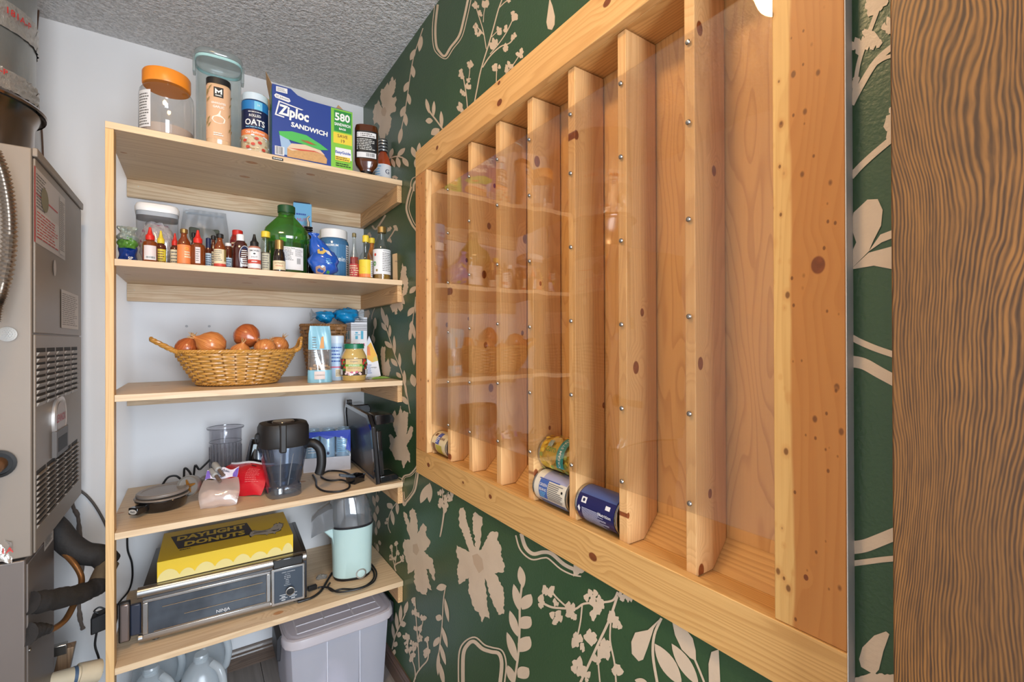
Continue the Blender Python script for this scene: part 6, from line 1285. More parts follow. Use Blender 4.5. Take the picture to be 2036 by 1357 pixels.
# blender pitcher
vx, vR = spot(514, 610, 1.805); vT = hz(562, 885, 1.805, Z4); vL = hz(562, 838, 1.805, Z4); _, vB = spot(530, 598, 1.805)
o = thing('blender_pitcher', 'clear smoky blender pitcher with a black lid and handle on the fourth shelf', 'blender', (vx, 1.805, Z4 + .0004), .1)
smk = clear('pitcher_plastic', (206, 214, 226), .14, 1, .04, haze=.14, hazecol=(150, 162, 184))
MB().lathe([(vB * .98, .0), (vB, .004), (vB * .98, vT * .20), (vB * .93, vT * .22), (vR * .98, vT)], 44, n=3.4, caps=False).build('jar', smk, o, world=False)
MB().lathe([(0, vT * .215), (vB * .9, vT * .225), (vB * 1.06, vT * .52), (0, vT * .53)], 40, n=3.4).build('tinted_lower_jar', clear('pitcher_tint', (160, 172, 192), .1, .6, .1, haze=.2, hazecol=(90, 98, 116)), o, world=False)  # lower part of the jar is a darker tinted plastic
MB().lathe([(0, vT * .21), (.02, vT * .21), (.018, vT * .27), (.008, vT * .30), (0, vT * .31)], 18).box(-.03, .03, -.004, .004, vT * .275, vT * .285).build('blade', MATS['bright_metal'], o, world=False)
m = MB()
for s_ in (-1, 1): m.tube([(s_ * .012 - .01, -vB * .93, vT * .25), (s_ * .020 - .006, -vR * .95, vT * .88)], .0018, 6)
m.build('moulded_lines', clear('moulded_line', (206, 212, 222), .3, 1, .05, haze=.3), o, world=False)
MB().lathe([(0, vT + .001), (vR * 1.02, vT + .001), (vR * 1.06, vT + .010), (vR * 1.04, vL - .018), (vR * .96, vL - .004), (vR * .66, vL), (vR * .6, vL - .012), (0, vL - .013)], 44, n=2.6).build('lid', flat('black_rubber_lid', (34, 31, 30), .5), o, world=False)
MB().lathe([(0, vL - .0125), (vR * .50, vL - .0125), (vR * .50, vL - .004), (vR * .44, vL + .002), (0, vL + .002)], 30).build('lid_plug', clear('plug', (150, 134, 126), .2, 1, .1, haze=.5, hazecol=(120, 104, 96)), o, world=False)
m = MB(); m.obox((-.030, -vR * 1.10, vT - .012), (.020, -.004, 0), (0, .022, 0), (0, 0, vL - vT + .012)); m.build('lid_tab', MATS['black_rubber_lid'], o, bev=.004, world=False)
hq = smooth_path([(vR * .9, -.012, vT * .97), (vR * 1.22, -.03, vT * .98), (vR * 1.48, -.042, vT * .84), (vR * 1.52, -.045, vT * .55), (vR * 1.42, -.042, vT * .33)], 7)
m = MB(); rg = []
m.tube(hq, [.017, .018] + [.0165] * (len(hq) - 3) + [.012], 14); m.build('handle', bkp, o, world=False)
MB().tube(smooth_path([(-vR * 1.02, .0, vT + .012), (-vR * 1.16, -.006, vT + .022), (-vR * 1.14, -.004, vT + .045), (-vR * 1.0, 0, vT + .05)], 6), .003, 8).build('lid_wire', bkp, o, world=False)
# shrink wrapped pack of cans
c0 = onZ(603, 942, Z4); c1 = onZ(697, 934, Z4); ex = V((c1.x - c0.x, c1.y - c0.y, 0)); wK = ex.length; rt = math.atan2(ex.y, ex.x); hK = hz(655, 862, 1.995, Z4); rc = wK / 6 * .97
o = thing('can_multipack', 'shrink wrapped pack of pale blue drink cans in a white tray', 'multipack', (c0.x, c0.y, Z4 + .0004), rt)
MB().box(0, wK, .001, wK * .66, 0, .004).box(0, wK, .0, .002, 0.0, hK * .36).box(0, .002, .002, wK * .66, 0.0, hK * .30).box(wK - .002, wK, .002, wK * .66, 0.0, hK * .40).build('tray', flat('tray_white', (216, 206, 204), .6), o, world=False)
c00 = None
for i in range(3):
    for j in range(2):
        if c00 is None:
            c00 = MB().lathe([(0, 0), (rc * .78, 0), (rc * .98, .01), (rc * .98, hK * .86), (rc * .82, hK * .96), (rc * .80, hK * .98), (rc * .74, hK * .95), (0, hK * .95)], 24).build('can', flat('can_pale_blue', (166, 196, 216), .3, .3, var=.15, vs=80, vscale=(1, 1, .3)), o, world=False); q = c00
        else: q = c00.copy(); COL.objects.link(q)
        q.location = (rc * 1.03 + i * wK / 3, .004 + rc + j * rc * 2.05, .005)
m = MB()
def film(a, b): return V((wK * a, -.0015 + .0015 * math.sin(18 * a) * math.sin(7 * b), .004 + hK * 1.03 * b))
m.grid(film, 24, 8); m.grid(lambda a, b: V((wK * a, wK * .66 * b, hK * 1.03 + .006 + .0025 * math.sin(12 * a + 5 * b))), 16, 8); m.grid(lambda a, b: V((wK * 1.004, wK * .66 * a, .004 + (hK + .004) * 1.03 * b)), 8, 6)
m.build('shrink_film', clear('shrink_film', (246, 248, 250), .1, .6, .16, haze=.06, hazecol=(210, 220, 232), bump=.2, bs=40, bd=.01), o, world=False)
pr = Print(lambda x, y, h: film(x / wK, y / (hK * 1.03)) + V((0, -h - .0006, 0))); dbl = flat('film_blue', (42, 66, 172), .25); pr.poly([(wK * .0, hK), (wK, hK * 1.02), (wK, hK * .45), (wK * .9, hK * .52), (wK * .93, hK * .78), (wK * .66, hK * .86), (wK * .5, hK * .80), (wK * .34, hK * .90), (wK * .1, hK * .84), (0, hK * .9)], dbl); pr.oval(wK * .52, hK * .44, .005, .006, navy, 14); pr.lines(wK * .72, wK * .92, hK * .45, hK * .78, 7, ltbl, .3); pr.lines(wK * .1, wK * .3, hK * .45, hK * .78, 5, wpap, .3); pr.build(o)
# big electric griddle standing on its edge
p0 = V((.556, 1.716, Z4 + .001)); zT = onY(735, 828, 1.73).z - Z4; xT = onY(736, 828, 1.73).x; Yb = 2.14
o = thing('electric_griddle', 'large black electric griddle standing on edge beside the green wall', 'griddle', (.575, 1.93, Z4 + .0004)); og = o.location.copy()
lean = xT - .556
def G(d_, y, z): return V((.556 + (y - 1.716) * .03 + lean * z / zT + d_ - og.x, y - og.y, z))
m = MB(); ch = .035
outl = [(1.716, 0), (Yb, 0), (Yb, zT * .90), (Yb - ch, zT * 1.02), (1.716 + ch * 1.2, zT * 1.0), (1.716, zT * .84)]
m.prism([G(0, y, z + .001) for y, z in outl], (.013, 0, 0)); m.build('plate_body', flat('griddle_black', (30, 28, 29), .32, var=.3, vs=14), o, bev=.003, world=False)
m = MB(); inn = [(1.735, .014), (Yb - .02, .014), (Yb - .02, zT * .86), (Yb - ch, zT * .96), (1.745 + ch, zT * .94), (1.735, zT * .80)]
n_ = len(outl); O3 = [G(-.004, y, z + .001) for y, z in outl]; I3 = [G(-.0042, y, z + .001) for y, z in inn]
m.rings([[G(.0, y, z + .001) for y, z in outl], O3, I3, [G(.0005, y, z + .001) for y, z in inn]], 0, False, False); m.build('rim', blg, o, world=False)
m = MB(); m.prism([G(-.0006, y, z + .001) for y, z in inn], (.0008, 0, 0)); m.build('cooking_surface', flat('seasoned_surface', (52, 44, 42), .38, 0, .2, var=.5, vs=9), o, world=False)
for zz_, dep, th, nm in ((zT * .86, .072, .040, 'handle'), (.003, .070, .026, 'foot')):
    for yy in (1.718, Yb - .10):
        m = MB(); m.prism([G(.0135, yy, zz_), G(.0135 + dep, yy, zz_ + .004), G(.0135 + dep + .004, yy, zz_ + th * .5), G(.0135 + dep - .006, yy, zz_ + th), G(.0135, yy, zz_ + th)], (0, .085, 0)); m.build(nm, blg, o, bev=.004, world=False)
m = MB(); m.prism([G(.0135, 1.718, .03), G(.030, 1.718, .03), G(.034, 1.718, zT * .78), G(.0135, 1.718, zT * .78)], (0, .06, 0)); m.build('end_bracket', blg, o, bev=.004, world=False)
m = MB(); m.obox(G(-.002, Yb - .05, zT * .98), (.022, 0, 0), (0, .03, 0), (0, 0, .028)); m.build('probe_socket', blg, o, bev=.003, world=False)
# small drip tray with cord
tx = onZ(708, 966, Z4); o = thing('drip_tray', 'small black drip tray with a grey lever in front of the big griddle', 'tray', (tx.x + .010, tx.y + .045, Z4 + .0004), .55)
m = MB(); m.lathe([(.028, 0), (.031, .024), (.034, .026), (.031, .0265), (.027, .003), (0, .003)], 24, sy=.8, n=6, caps=False); m.add([(-.028, -.022, 0), (.028, -.022, 0), (.028, .022, 0), (-.028, .022, 0)], [(0, 1, 2, 3)]); m.build('tray', blg, o, world=False)
m = MB(); m.obox((-.062, .014, .034), (.055, -.022, -.018), (.006, .016, 0), (0, 0, .010)); m.build('lever', flat('slate_plastic', (84, 92, 100), .35), o, bev=.003, world=False)
q = [onZ(u, v, Z4 + .004) for u, v in ((700, 946), (680, 938), (655, 937), (641, 943), (640, 950), (655, 956), (680, 955), (694, 962), (692, 972), (672, 978), (645, 977), (630, 968), (628, 955), (622, 945))]
tag(MB().tube(smooth_path(q, 7), .0036, 8).build('cord', bkp), 'looped black cord lying between the pitcher and the drip tray', 'cord')
# ---- fifth shelf: flip oven, donut box, popcorn maker
stl = flat('brushed_steel', (172, 170, 168), .26, .95, var=.06, vs=90, vscale=(.05, 1, 1)); stl_d = flat('dark_steel', (84, 82, 82), .32, .8, var=.06, vs=60)
a = onZ(283, 1286, Z5); b = onZ(609, 1197, Z5); ex = V((b.x - a.x, b.y - a.y, 0)); oW = ex.length; rt = math.atan2(ex.y, ex.x); oH = hz(285, 1171, a.y, Z5) ; ft = .008; oD = .335
o = thing('toaster_oven', 'low steel flip toaster oven with a dark glass door on the fifth shelf', 'oven', (a.x, a.y, Z5 + .0004), rt)
rr = .016
def rprof(h0, h1, y0, y1, r=rr, n=5):
    pts = []
    for cy, cz, a0 in ((y0 + r, h1 - r, pi), (y1 - r, h1 - r, pi / 2), (y1 - r, h0 + r, 0), (y0 + r, h0 + r, -pi / 2)):
        for k in range(n): t_ = a0 - (pi / 2) * k / (n - 1); pts.append((cy + r * math.cos(t_), cz + r * math.sin(t_)))
    return pts
pp = rprof(ft, oH, .004, oD)
MB().prism([(0, y, z) for y, z in pp], (oW, 0, 0)).build('housing', stl_d, o, world=False)
m = MB(); m.prism([(oW - .010, y, z) for y, z in rprof(ft - .001, oH + .001, .002, oD + .001)], (.012, 0, 0)); m.build('end_cap', flat('end_cap_dark', (54, 54, 58), .3, .6), o, bev=.004, world=False)
m = MB(); m.tube([(-.012, .012, oH - .016), (oW - .0, .012, oH - .016)], .0165, 16); m.build('top_roll', stl, o, world=False)
m = MB(); m.tube([(-.010, .012, ft + .012), (oW * .76, .012, ft + .012)], .0125, 16); m.build('bottom_roll', stl, o, world=False)
dW = oW * .755; z0, z1 = ft + .012, oH - .036
m = MB(); fr = .013
m.box(0, dW, -.002, .006, z0, z0 + fr); m.box(0, dW, -.002, .006, z1 - fr * .7, z1); m.box(0, fr * 1.1, -.002, .006, z0 + fr, z1 - fr * .7); m.box(dW - fr, dW, -.002, .006, z0 + fr, z1 - fr * .7)
m.build('door_frame', stl, o, bev=.002, world=False)
t = NT('oven_glass'); o2 = t.obj(); n_ = t.noise(t.vmul(o2, (1, 1, 1)), 9.0, 3.0); t.p(col=t.mix(t.rng(n_, .35, .7, 0, 1), lin((48, 55, 64)), lin((72, 80, 90))), rough=.2, coat=.6)  # lighter patches put a soft reflection into the glass colour
MB().box(fr * 1.1, dW - fr, .001, .004, z0 + fr, z1 - fr * .7).build('door_glass', MATS['oven_glass'], o, world=False)
m = MB()
for zz_, x0, x1 in ((.72, .14, .93), (.40, .3, .95), (.13, .08, .96)): m.tube([(dW * x0, .0, z0 + (z1 - z0) * zz_), (dW * x1, .0, z0 + (z1 - z0) * zz_)], .0011, 6)
q = m.build('rack_glint', flat('rack_wire', (190, 168, 140), .25, .9), o, world=False); q['kind'] = 'stuff'
pr = plane_print((0, .0008, 0), (1, 0, 0), (0, 0, 1)); pr.text('NINJA', dW * .60, z0 + (z1 - z0) * .22, .014, flat('pale_print', (206, 208, 210), .5), .008); pr.build(o, 'printed_label', 'lettering')
# control panel
x0 = dW + .004; x1 = oW - .012; m = MB(); m.box(dW + .001, oW - .004, -.002, .006, ft + .004, oH - .034); m.build('panel_surround', stl, o, bev=.003, world=False)
MB().box(x0 + .006, x1, -.0035, .0, ft + .014, oH - .042).build('control_panel', flat('panel_slate', (66, 76, 88), .3, .2), o, bev=.002, world=False)
MB().box(x0 + .002, x1 + .002, -.005, .010, oH - .034, oH - .002).build('display', gloss('display_black', (16, 15, 15)), o, bev=.004, world=False)
pr = plane_print((0, -.0036, 0), (1, 0, 0), (0, 0, 1)); cx_ = (x0 + .006 + x1) / 2; pz = lambda f: ft + .014 + (oH - .056 - ft) * f
pr.fit('CRISP CONTROL', cx_, pz(.92), .042, .0030, MATS['pale_print'], .012)
for k, s_ in enumerate(('Air Fry', 'Air Roast', 'Air Broil', 'Bake', 'Toast', 'Bagel', 'Dehydrate')): pr.fit(s_, cx_ - .004, pz(.85 - .056 * k), .0022 * len(s_), .0032, MATS['pale_print'], .01)
for (fx_, fz_) in ((-.016, .16), (.014, .16), (-.016, .06), (.014, .06)): pr.rect(cx_ + fx_ - .012, pz(fz_) + .006, cx_ + fx_ + .012, pz(fz_) + .008, MATS['pale_print']); pr.lines(cx_ + fx_ - .006, cx_ + fx_ + .006, pz(fz_) - .002, pz(fz_) + .004, 1, MATS['pale_print'], .6)
pr.build(o, 'panel_print', 'lettering')
MB().lathe([(0, 0), (.0125, 0), (.0125, -.010), (.011, -.012), (0, -.0125)], 28, (cx_ + .004, -.0036, pz(.33)), axis='Y').build('dial', bkp, o, world=False)
MB().lathe([(.0126, -.008), (.0138, -.008), (.0138, -.0125), (.0118, -.0135), (.0115, -.0125)], 28, (cx_ + .004, -.0036, pz(.33)), axis='Y', caps=False).build('dial_ring', MATS['bright_metal'], o, world=False)
# side handle of the flip oven
m = MB(); m.box(-.030, -.004, .006, .020, ft + .026, oH - .046); m.build('handle_post', flat('handle_navy', (40, 46, 62), .4), o, bev=.004, world=False)
m = MB(); m.box(-.052, -.030, -.006, .016, ft + .020, oH - .034); m.build('handle_bar', flat('handle_steel', (134, 122, 118), .3, .6), o, bev=.004, world=False); MB().box(-.056, -.029, .0, .018, ft + .016, oH - .030).build('handle_back', bkp, o, bev=.004, world=False)
for xx in (.03, oW - .03):
    for yy in (.03, oD - .03): MB().lathe([(0, 0), (.012, 0), (.010, ft + .001), (0, ft + .001)], 14, (xx, yy, 0)).build('foot', bkp, o, world=False)
MB().box(oW * .1, oW * .9, oD + .001, oD + .006, ft + .02, oH - .02).build('back_plate', bkp, o, world=False)
# donut box on the oven
zo = Z5 + oH + .0012; a = onZ(312, 1160, zo); b = onZ(583, 1098, zo); ex = V((b.x - a.x, b.y - a.y, 0)); bW = ex.length; rb_ = math.atan2(ex.y, ex.x); bh = onY(315, 1119, a.y).z - zo; bd_ = .26
o = thing('donut_box', 'bright yellow cardboard donut box lying on top of the toaster oven', 'box', (a.x, a.y, zo), rb_)
ydk = flat('box_yellow', (226, 188, 34), .4); MB().box(0, bW, 0, bd_, 0, bh).build('carton', ydk, o, bev=.0012, world=False)
pr = plane_print((0, 0, bh), (1, 0, 0), (0, 1, 0)); nv = flat('logo_navy', (34, 32, 52), .45); gold2 = flat('logo_yellow', (214, 184, 62), .45)
pr.poly([(bW * .06, bd_ * .80), (bW * .66, bd_ * .80), (bW * .70, bd_ * .30), (bW * .13, bd_ * .30)], nv)
pr.fit('DAYLIGHT', bW * .375, bd_ * .675, bW * .53, bd_ * .17, gold2, .045); pr.fit('DONUTS', bW * .40, bd_ * .43, bW * .46, bd_ * .17, gold2, .045)
rs = flat('rooster_grey', (186, 178, 168), .5)
R_p = [(0, .35), (.05, .62), (.16, .70), (.30, .60), (.45, .52), (.58, .56), (.66, .70), (.72, .86), (.78, .96), (.83, .90), (.86, .98), (.91, .90), (.94, .84), (1.0, .78), (.94, .74), (.95, .60), (.90, .50), (.88, .36), (.82, .24), (.70, .14), (.66, .0), (.62, .12), (.48, .12), (.46, 0), (.42, .14), (.28, .22), (.14, .28), (.06, .16)]
fx_ = lambda q: [(bW * (.66 + .30 * x), bd_ * (.14 + .40 * y)) for x, y in q]
pr.poly([(x + (-.0025 if i % 2 else .002), y + (.003 if i % 3 else -.002)) for i, (x, y) in enumerate(fx_([(.5 + (x - .5) * 1.06, .45 + (y - .45) * 1.08) for x, y in R_p]))], nv); pr.poly(fx_(R_p), rs)
for q in ([(.1, .45), (.3, .42), (.5, .40), (.5, .37), (.3, .38), (.1, .40)], [(.14, .58), (.32, .50), (.46, .46), (.46, .43), (.3, .46), (.13, .53)], [(.58, .40), (.76, .34), (.82, .42), (.80, .30), (.66, .26)], [(.78, .72), (.82, .74), (.82, .69), (.78, .68)]): pr.poly(fx_(q), nv)
pr.lines(bW * .14, bW * .22, bd_ * .22, bd_ * .26, 1, nv, .6); pr.build(o, 'printed_lid', 'lettering')
pr = plane_print((0, 0, 0), (1, 0, 0), (0, 0, 1)); cr = flat('icing_cream', (222, 204, 132), .45); pr.rect(.001, .001, bW - .001, bh * .16, flat('icing_white', (232, 226, 206), .5))
g = random.Random(2); x = .0; pts = []
while x < bW - .002:
    wd = bW * (.10 + .05 * g.random()); x1 = min(bW - .001, x + wd); top = bh * (.42 + .16 * g.random())
    for k in range(9): t_ = k / 8; pts.append((x + (x1 - x) * t_, bh * .18 + (top - bh * .18) * math.sin(pi * t_) ** .7))
    x = x1
pr.poly([(.001, .0012)] + [(max(.001, a), b) for a, b in pts] + [(bW - .001, .0012)], cr); pr.build(o, 'printed_front')
# popcorn maker
mint = flat('mint_plastic', (186, 212, 208), .35, 0, .15); qx, qR = spot(634, 742, 1.865); _, qB = spot(660, 737, 1.865); qx = spot(660, 737, 1.865)[0]; qT = hz(700, 1049, 1.81, Z5)
o = thing('popcorn_maker', 'mint green hot air popcorn maker with a smoky clear hood beside the oven', 'popper', (qx, 1.865, Z5 + .0004), facing(qx, 1.865) * .9)
MB().lathe([(0, 0), (qB * .94, 0), (qB * .97, .006), (qB * .97, .010), (0, .010)], 44, n=2.5, sy=.82).build('base', bkp, o, world=False)
MB().lathe([(qB * .95, .0102), (qB, .014), (qB * 1.02, qT * .4), (qB * 1.08, qT * .92), (qB * 1.10, qT)], 44, n=2.5, sy=.84, caps=False).build('body', mint, o, world=False)
MB().lathe([(0, qT - .006), (qB * 1.09, qT - .006), (qB * 1.115, qT + .002), (qB * 1.07, qT + .006), (0, qT + .002)], 44, n=2.5, sy=.84).build('inner_ring', flat('popper_black', (40, 40, 44), .3), o, world=False)
hoodm = clear('hood_plastic', (222, 224, 226), .35, 1, .06, haze=.42, hazecol=(186, 190, 194)); hT = hz(690, 984, 1.865, Z5)
m = MB(); m.lathe([(qB * 1.09, qT + .002), (qB * 1.08, qT + (hT - qT) * .35), (qB * 1.0, qT + (hT - qT) * .75), (qB * .84, hT), (qB * .5, hT + .002)], 44, n=2.5, sy=.84, caps=False, off=lambda z: (-.012 * (z - qT) / max(.01, hT - qT), 0)); m.build('hood', hoodm, o, world=False)
m = MB(); ytop, ylow = qT + (hT - qT) * .80, qT - .012
ring = lambda x, zc, h, w_: [(x, -w_, zc - h), (x, w_, zc - h), (x, w_ * .9, zc + h * .7), (x, w_ * .5, zc + h), (x, -w_ * .5, zc + h), (x, -w_ * .9, zc + h * .7)]
m.rings([ring(-qB * .55, (ytop + qT) / 2, (ytop - qT) / 2, .045), ring(-qB * 1.15, (ytop + qT) / 2 - .004, (ytop - qT) / 2, .044), ring(-qB * 1.70, qT + .024, .040, .042), ring(-qB * 2.02, qT + .006, .034, .040)], 0, False, False); m.build('spout', hoodm, o, world=False)
m = MB(); m.prism([(-qB * .92, -.036, qT + .003), (-qB * 1.42, -.036, qT - .012), (-qB * 1.30, -.036, qT - .022), (-qB * 1.0, -.036, qT - .045), (-qB * .90, -.036, qT - .10)], (0, .072, 0)); m.build('chute_lip', mint, o, bev=.006, world=False)
MB().lathe([(0, 0), (.028, 0), (.03, .004), (.028, .010), (0, .011)], 26, (-.006, 0, hT + .003)).build('measuring_cap', hoodm, o, world=False)
pr = cyl_print(qB * 1.0, 0, 1, .84, 2.5); ba = qB * .42
zc_ = hz(712, 1143, 1.80, Z5)
def bt(nm, r0, r1, mat, h0, h1): 
    m = MB(); n = 30; rg = []
    for (r, h) in ((r0, h0), (r0, h1), (r1, h1), (r1, h0)): rg.append([pr.mp(ba + r * math.cos(2 * pi * k / n), zc_ + r * math.sin(2 * pi * k / n), h) for k in range(n)])
    m.rings(rg, 0, False, False); return m.build(nm, mat, o, world=False)
bt('button_ring', .0145, .0185, MATS['bright_metal'], .0005, .004)
m = MB(); n = 28; m.rings([[pr.mp(ba + r * math.cos(2 * pi * k / n), zc_ + r * math.sin(2 * pi * k / n), h) for k in range(n)] for r, h in ((.014, .0008), (.014, .003), (.0125, .0036))], 0, False, True); m.build('button', mint, o, world=False)
pr.rect(ba - .016, zc_ + .030, ba + .016, zc_ + .038, flat('grey_plate', (150, 168, 168), .3, .5)); pr.build(o, 'nameplate')
# cords round the popper and the oven plug
P5 = lambda l, h=.005: [onZ(u, v, Z5 + h) for u, v in l]
q = P5([(736, 1128), (743, 1138), (742, 1152), (728, 1165), (705, 1172), (680, 1172), (662, 1176), (652, 1168), (656, 1160)]); q2 = P5([(738, 1122), (748, 1138), (744, 1156), (725, 1168), (700, 1175), (672, 1178), (655, 1170), (640, 1168), (632, 1170)], .0115)
co_ = thing('appliance_cord', 'black cord wound round the foot of the mint popcorn maker', 'cord', q[4]); MB().tube(smooth_path(q, 8), .0034, 8).build('cord', bkp, co_); MB().tube(smooth_path(q2, 8), .0034, 8).build('cord_loop', bkp, co_)
e = P5([(620, 1170)], .010)[0]; ed = (P5([(632, 1170)], .010)[0] - e).normalized(); MB().obox(e - V((.012, .008, .007)), (.030, .004, 0), (-.002, .016, 0), (0, 0, .014)).box(e.x - .022, e.x - .010, e.y - .004, e.y - .0025, e.z - .003, e.z + .003).box(e.x - .022, e.x - .010, e.y + .003, e.y + .0045, e.z - .003, e.z + .003).build('plug', bkp, co_, bev=.001)
q = P5([(592, 1198), (606, 1194), (622, 1188), (638, 1176), (648, 1160), (655, 1148), (660, 1140)], .0055); tag(MB().tube(smooth_path(q, 8), .0042, 8).build('cord', bkp), 'thick black cord curving from the toaster oven corner towards the popcorn maker', 'cord')
e = P5([(640, 1152)], .0)[0]; o = thing('twist_bag', 'tiny crumpled clear plastic bag beside the popcorn maker cord', 'bag', (e.x, e.y, Z5 + .0004)); m = MB(); m.blob((0, 0, .008), .022, .012, .0078, 18, 10, fn=crumple(1, 1, 1, .14, 21)); m.build('film', MATS['film_clear'], o, world=False)
# ---- under the shelves: storage bin and water jugs
FRp = V((.632, 1.728, 0)); o = thing('storage_bin', 'large frosted plastic storage bin with a grey lid under the fifth shelf', 'bin', (.438, 1.93, 0.0004)); OB = o.location.copy()
zl = .302; xL, xR, yF, yB = .240 , .636, 1.728, 2.150; cx_, cy_ = (xL + xR) / 2 - OB.x, (yF + yB) / 2 - OB.y; hx, hy = (xR - xL) / 2, (yB - yF) / 2
frost = clear('frosted_plastic', (242, 242, 248), .15, .6, .25, haze=.84, hazecol=(240, 240, 250))
MB().lathe([(.84, 0.002), (.86, .006), (.93, zl - .045), (.945, zl - .03), (.945, zl - .012)], 48, (cx_, cy_, 0), hx, hy, 9, caps=False).lathe([(0, .0005), (.85, .0005), (.85, .003), (0, .003)], 48, (cx_, cy_, 0), hx, hy, 9).build('tub', frost, o, world=False)
lidm = clear('lid_grey_plastic', (236, 232, 234), .15, .6, .25, haze=.90, hazecol=(240, 234, 238))
MB().lathe([(.985, zl - .034), (1.0, zl - .030), (1.0, zl - .010), (.99, zl - .002), (.955, zl), (.94, zl - .004), (.90, zl - .004), (.885, zl - .0015), (.86, zl - .001), (0, zl - .001)], 60, (cx_, cy_, 0), hx, hy, 8).build('lid', lidm, o, world=False)
m = MB()
for f_ in (-.76, -.52, -.20, .2): m.box(cx_ - hx * .74, cx_ + hx * .74, cy_ + hy * f_ - .002, cy_ + hy * f_ + .002, zl - .0009, zl + .0012)
for f_ in (-.74, -.25, .25, .74): m.box(cx_ + hx * f_ - .002, cx_ + hx * f_ + .002, cy_ - hy * .76, cy_ + hy * .55, zl - .0009, zl + .0012)
m.build('lid_ribs', flat('lid_rib', (226, 222, 226), .4), o, world=False)
for s_ in (-1, 1):
    m = MB(); x = cx_ + s_ * hx * 1.0; m.prism([(x - .004 * s_, cy_ - .14, zl + .004), (x + .012 * s_, cy_ - .14, zl - .01), (x + .012 * s_, cy_ - .14, zl - .085), (x, cy_ - .14, zl - .09), (x - .004 * s_, cy_ - .14, zl - .03)], (0, .12, 0)); m.build('latch', flat('latch_dark', (42, 42, 46), .4), o, bev=.003, world=False)
m = MB()
for f_ in (-.28, .30): m.box(cx_ + hx * f_ - .0015, cx_ + hx * f_ + .0015, cy_ - hy * .945, cy_ - hy * .93, .01, zl - .04)
m.build('front_ribs', flat('rib_white', (214, 214, 224), .4), o, world=False)
pr = plane_print((cx_, cy_ - hy * .6, zl - .0008), (1, 0, 0), (0, 1, 0)); pr.h = .0012; st = flat('rust_stain', (70, 58, 50), .8); pr.poly([(-.085, .115), (-.075, .122), (-.06, .124), (-.04, .130), (-.05, .119), (-.068, .116)], st); pr.poly([(.115, .17), (.122, .177), (.120, .168)], st); pr.build(o, 'stain')
for k in range(1): MB().blob((cx_ - .02, cy_ - hy * .62, .08), .05, .03, .07, 14, 10, fn=crumple(1, 1, 1, .1, 31)).build('contents', flat('pale_contents', (216, 204, 214), .8), o, world=False)
jm = clear('jug_plastic', (246, 250, 252), .1, .6, .2, haze=.55, hazecol=(240, 246, 250))
GJ = 'water jugs on the floor under the shelf'
def jug(u, Y, lb, rz=0.0):
    X = onY(u, 1330, Y).x; o = thing('water_jug', lb, 'jug', (X, Y, .0004), rz, GJ); r = .068; n = 3.2
    MB().lathe([(0, 0), (r * .9, 0), (r, .008), (r, .135), (r * .95, .165), (r * .78, .205), (r * .46, .238), (r * .30, .246), (.020, .250), (.0195, .262), (.021, .264), (.019, .270), (0, .270)], 40, n=2.7, wob=lambda a, z: 1 + .006 * math.cos(4 * a)).build('jug', jm, o, world=False)
    m = MB(); q = smooth_path([(.030, -.030, .243), (.052, -.052, .225), (.062, -.062, .180), (.055, -.060, .130), (.048, -.056, .120)], 7); m.tube(q, .0115, 12); m.build('handle', clear('jug_handle', (246, 250, 252), .1, .6, .2, haze=.65, hazecol=(244, 248, 250)), o, world=False)
    q = MB(); 
    for k in range(3): q.lathe([(.0205, .250 + .0045 * k), (.0225, .252 + .0045 * k), (.0205, .2535 + .0045 * k)], 24, caps=False)
    q.build('thread', jm, o, world=False)
jug(400, 1.905, 'clear water jug at the front, right of the other front jug'); jug(300, 1.925, 'clear water jug at the front, nearest the shelf post'); jug(408, 2.085, 'clear water jug in the back row, against the baseboard', .2); jug(310, 2.10, 'clear water jug in the back row behind the one nearest the post', .3)
# ---- cans lying in the rack
def can(name, label, y0, y1, X, z, R, body, art, roll=0.45):
    L = y1 - y0 - .005; o = thing(name, label, 'can', (X, (y0 + y1) / 2, z)); h = L / 2
    met = flat('tin', (186, 186, 184), .22, 1.0)
    MB().lathe([(R * .2, -h + .004), (R * .55, -h + .004), (R * .6, -h + .003), (R * .9, -h + .0035), (R * .94, -h), (R * 1.01, -h), (R * 1.02, -h + .002), (R * 1.0, -h + .004), (R * .985, -h + .006), (R * .985, h - .006), (R * 1.0, h - .004), (R * 1.02, h - .002), (R * 1.01, h), (R * .94, h), (R * .9, h - .0035), (R * .5, h - .003), (R * .2, h - .004)], 40, axis='Y').build('tin', met, o, world=False)
    # label wraps round; x = arc length from the side facing the room, y = along the can from far end (left in view) to near end
    def mp(x, y, hh):
        a = pi - roll - x / R; r = R * .987 + hh; return V((r * math.cos(a), h - y, r * math.sin(a)))
    pr = Print(mp); pr.rect(-pi * R, .006, pi * R, L - .006, body, 40)
    o2 = MB(); n = 40; q = pr; art(pr, L, R); pr.build(o, 'label', 'lettering'); return o
Xc, Rc = .6815, .0365
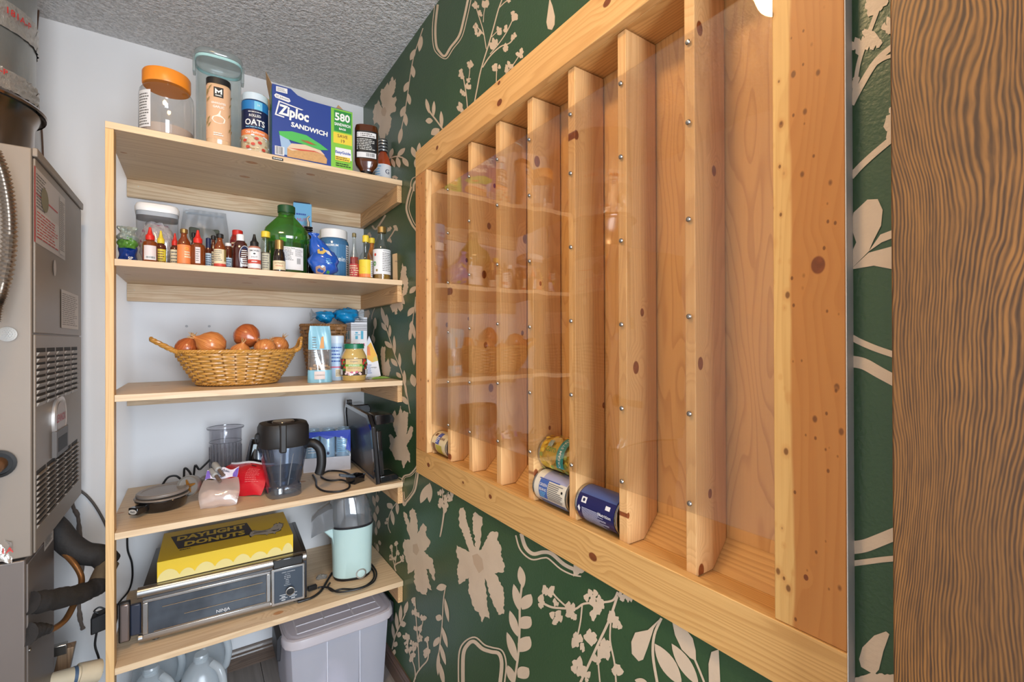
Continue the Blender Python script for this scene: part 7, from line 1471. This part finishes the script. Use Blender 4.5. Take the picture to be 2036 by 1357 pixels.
# in this print frame +x runs up round the can, +y runs from the far end towards the near end; rt() writes words along the can
def words(pr, s, along, up, size, mat, b=.01): pr.h += .0001; vs, fs = text_shape(s, size, b); pr.let.add([pr.mp(up + y, along + x, pr.h + .0004) for x, y in vs], fs, pr._mi(pr.lm, mat))
def blocks(pr, y0, y1, x0, x1, n, mat, seed):
    r = random.Random(seed); mi = pr._mi(pr.lm, mat); h = pr._up() + .0003; dx = (x1 - x0) / n
    for i in range(n):
        b = y1 - (y1 - y0) * r.random() * .4; x = x0 + dx * i; pr.let.add([pr.mp(x + dx * .25, y0, h), pr.mp(x + dx * .25, b, h), pr.mp(x + dx * .7, b, h), pr.mp(x + dx * .7, y0, h)], [(0, 1, 2, 3)], mi)
def art_blue(pr, L, R):
    pr.rect(.012, .008, .055, L - .008, flat('label_mid_blue', (70, 88, 142), .35)); pr.rect(-.006, .018, .006, .032, wpap); pr.rect(-.004, L - .030, .004, L - .018, wpap); pr.oval(0, .025, .0035, .0035, navy, 8)
    blocks(pr, .022, L - .020, -.050, -.014, 15, flat('label_pale_print', (188, 192, 216), .5), 3); words(pr, 'Nutrition', L * .74, -.016, .009, wpap); words(pr, 'PEAR HALVES', L * .4, -.056, .012, wpap); pr.poly([(-.018, .010), (-.012, .014), (-.018, .018), (-.026, .014)], wpap)
def art_white(pr, L, R):
    pr.rect(.010, .030, .05, L - .008, flat('label_lilac', (160, 160, 190), .45)); pr.rect(-.034, .024, .008, .054, flat('label_blue_panel', (62, 96, 166), .45)); blocks(pr, .056, L - .012, -.034, .006, 10, grayp, 4); words(pr, 'GREEN', .039, -.004, .0085, wpap); words(pr, 'BEANS', .039, -.014, .0085, wpap); blocks(pr, .028, .052, -.032, -.018, 4, ltbl, 6)
    pr.rect(-.040, .020, -.038, L - .010, bluep); pr.rect(.0085, .020, .0105, L - .03, bluep); pr.rect(-.07, .026, -.042, L - .008, flat('label_slate', (104, 124, 160), .45)); pr.oval(-.006, L - .016, .003, .003, blk, 8)
def art_yellow(pr, L, R):
    g = random.Random(6)
    for i in range(60): x = (g.random() * 2 - 1) * .07; y = .010 + (L - .02) * g.random(); pr.oval(x, y, .0045, .006, [flat('corn_a', (232, 196, 70), .45), flat('corn_b', (196, 150, 40), .45), flat('husk', (150, 160, 70), .45)][i % 3], 8)
    pr.rect(-.030, L * .62, .034, L * .82, flat('corn_teal', (44, 140, 140), .45)); vs, fs = text_shape('CREAM STYLE', .0098, .012); pr.let.add([pr.mp(.002 + x, L * .72 - y, pr.h + .0006) for x, y in vs], fs, pr._mi(pr.lm, wht)); pr.poly([(-.022, L * .30), (.026, L * .30), (.034, L * .45), (.026, L * .58), (-.022, L * .58), (-.030, L * .45)], flat('corn_tan', (206, 166, 90), .45)); words(pr, 'corn', L * .44, .002, .018, greenp); pr.rect(.006, L * .30, .020, L * .42, flat('corn_grey', (150, 160, 150), .5))
def art_tan(pr, L, R):
    pr.rect(-.012, L * .30, .03, L * .52, flat('label_cobalt', (62, 84, 160), .45)); pr.rect(-.06, .010, -.012, L * .30, flat('label_brown', (134, 92, 60), .5)); pr.rect(-.05, L * .34, -.014, L * .72, flat('label_olive', (190, 172, 70), .5)); pr.rect(.012, L * .1, .024, L * .24, brownp); blocks(pr, L * .32, L * .5, -.008, .012, 4, wpap, 2); words(pr, 'BEANS', L * .64, .008, .012, brownp)
can('food_can', 'navy blue food can with white print lying alone in its slot', DIV[5][1], DIV[4][0], Xc, .957 + Rc * 1.022, Rc, flat('can_navy', (30, 32, 84), .3), art_blue)
can('food_can', 'white and blue labelled food can lying under the yellow corn can', DIV[4][1], DIV[3][0], Xc, .957 + Rc * 1.022, Rc, flat('can_cream', (218, 208, 190), .4), art_white)
can('food_can', 'yellow corn can with a teal banner lying on top of another can', DIV[4][1], DIV[3][0], Xc + .0165, .957 + Rc * 1.022 + .0735, Rc, flat('can_yellow', (214, 172, 60), .4), art_yellow)
can('food_can', 'tan and cobalt labelled food can in the far left slot', DIV[0][1], 1.434, Xc, .957 + Rc * 1.022, Rc, flat('can_tan', (226, 206, 164), .4), art_tan)
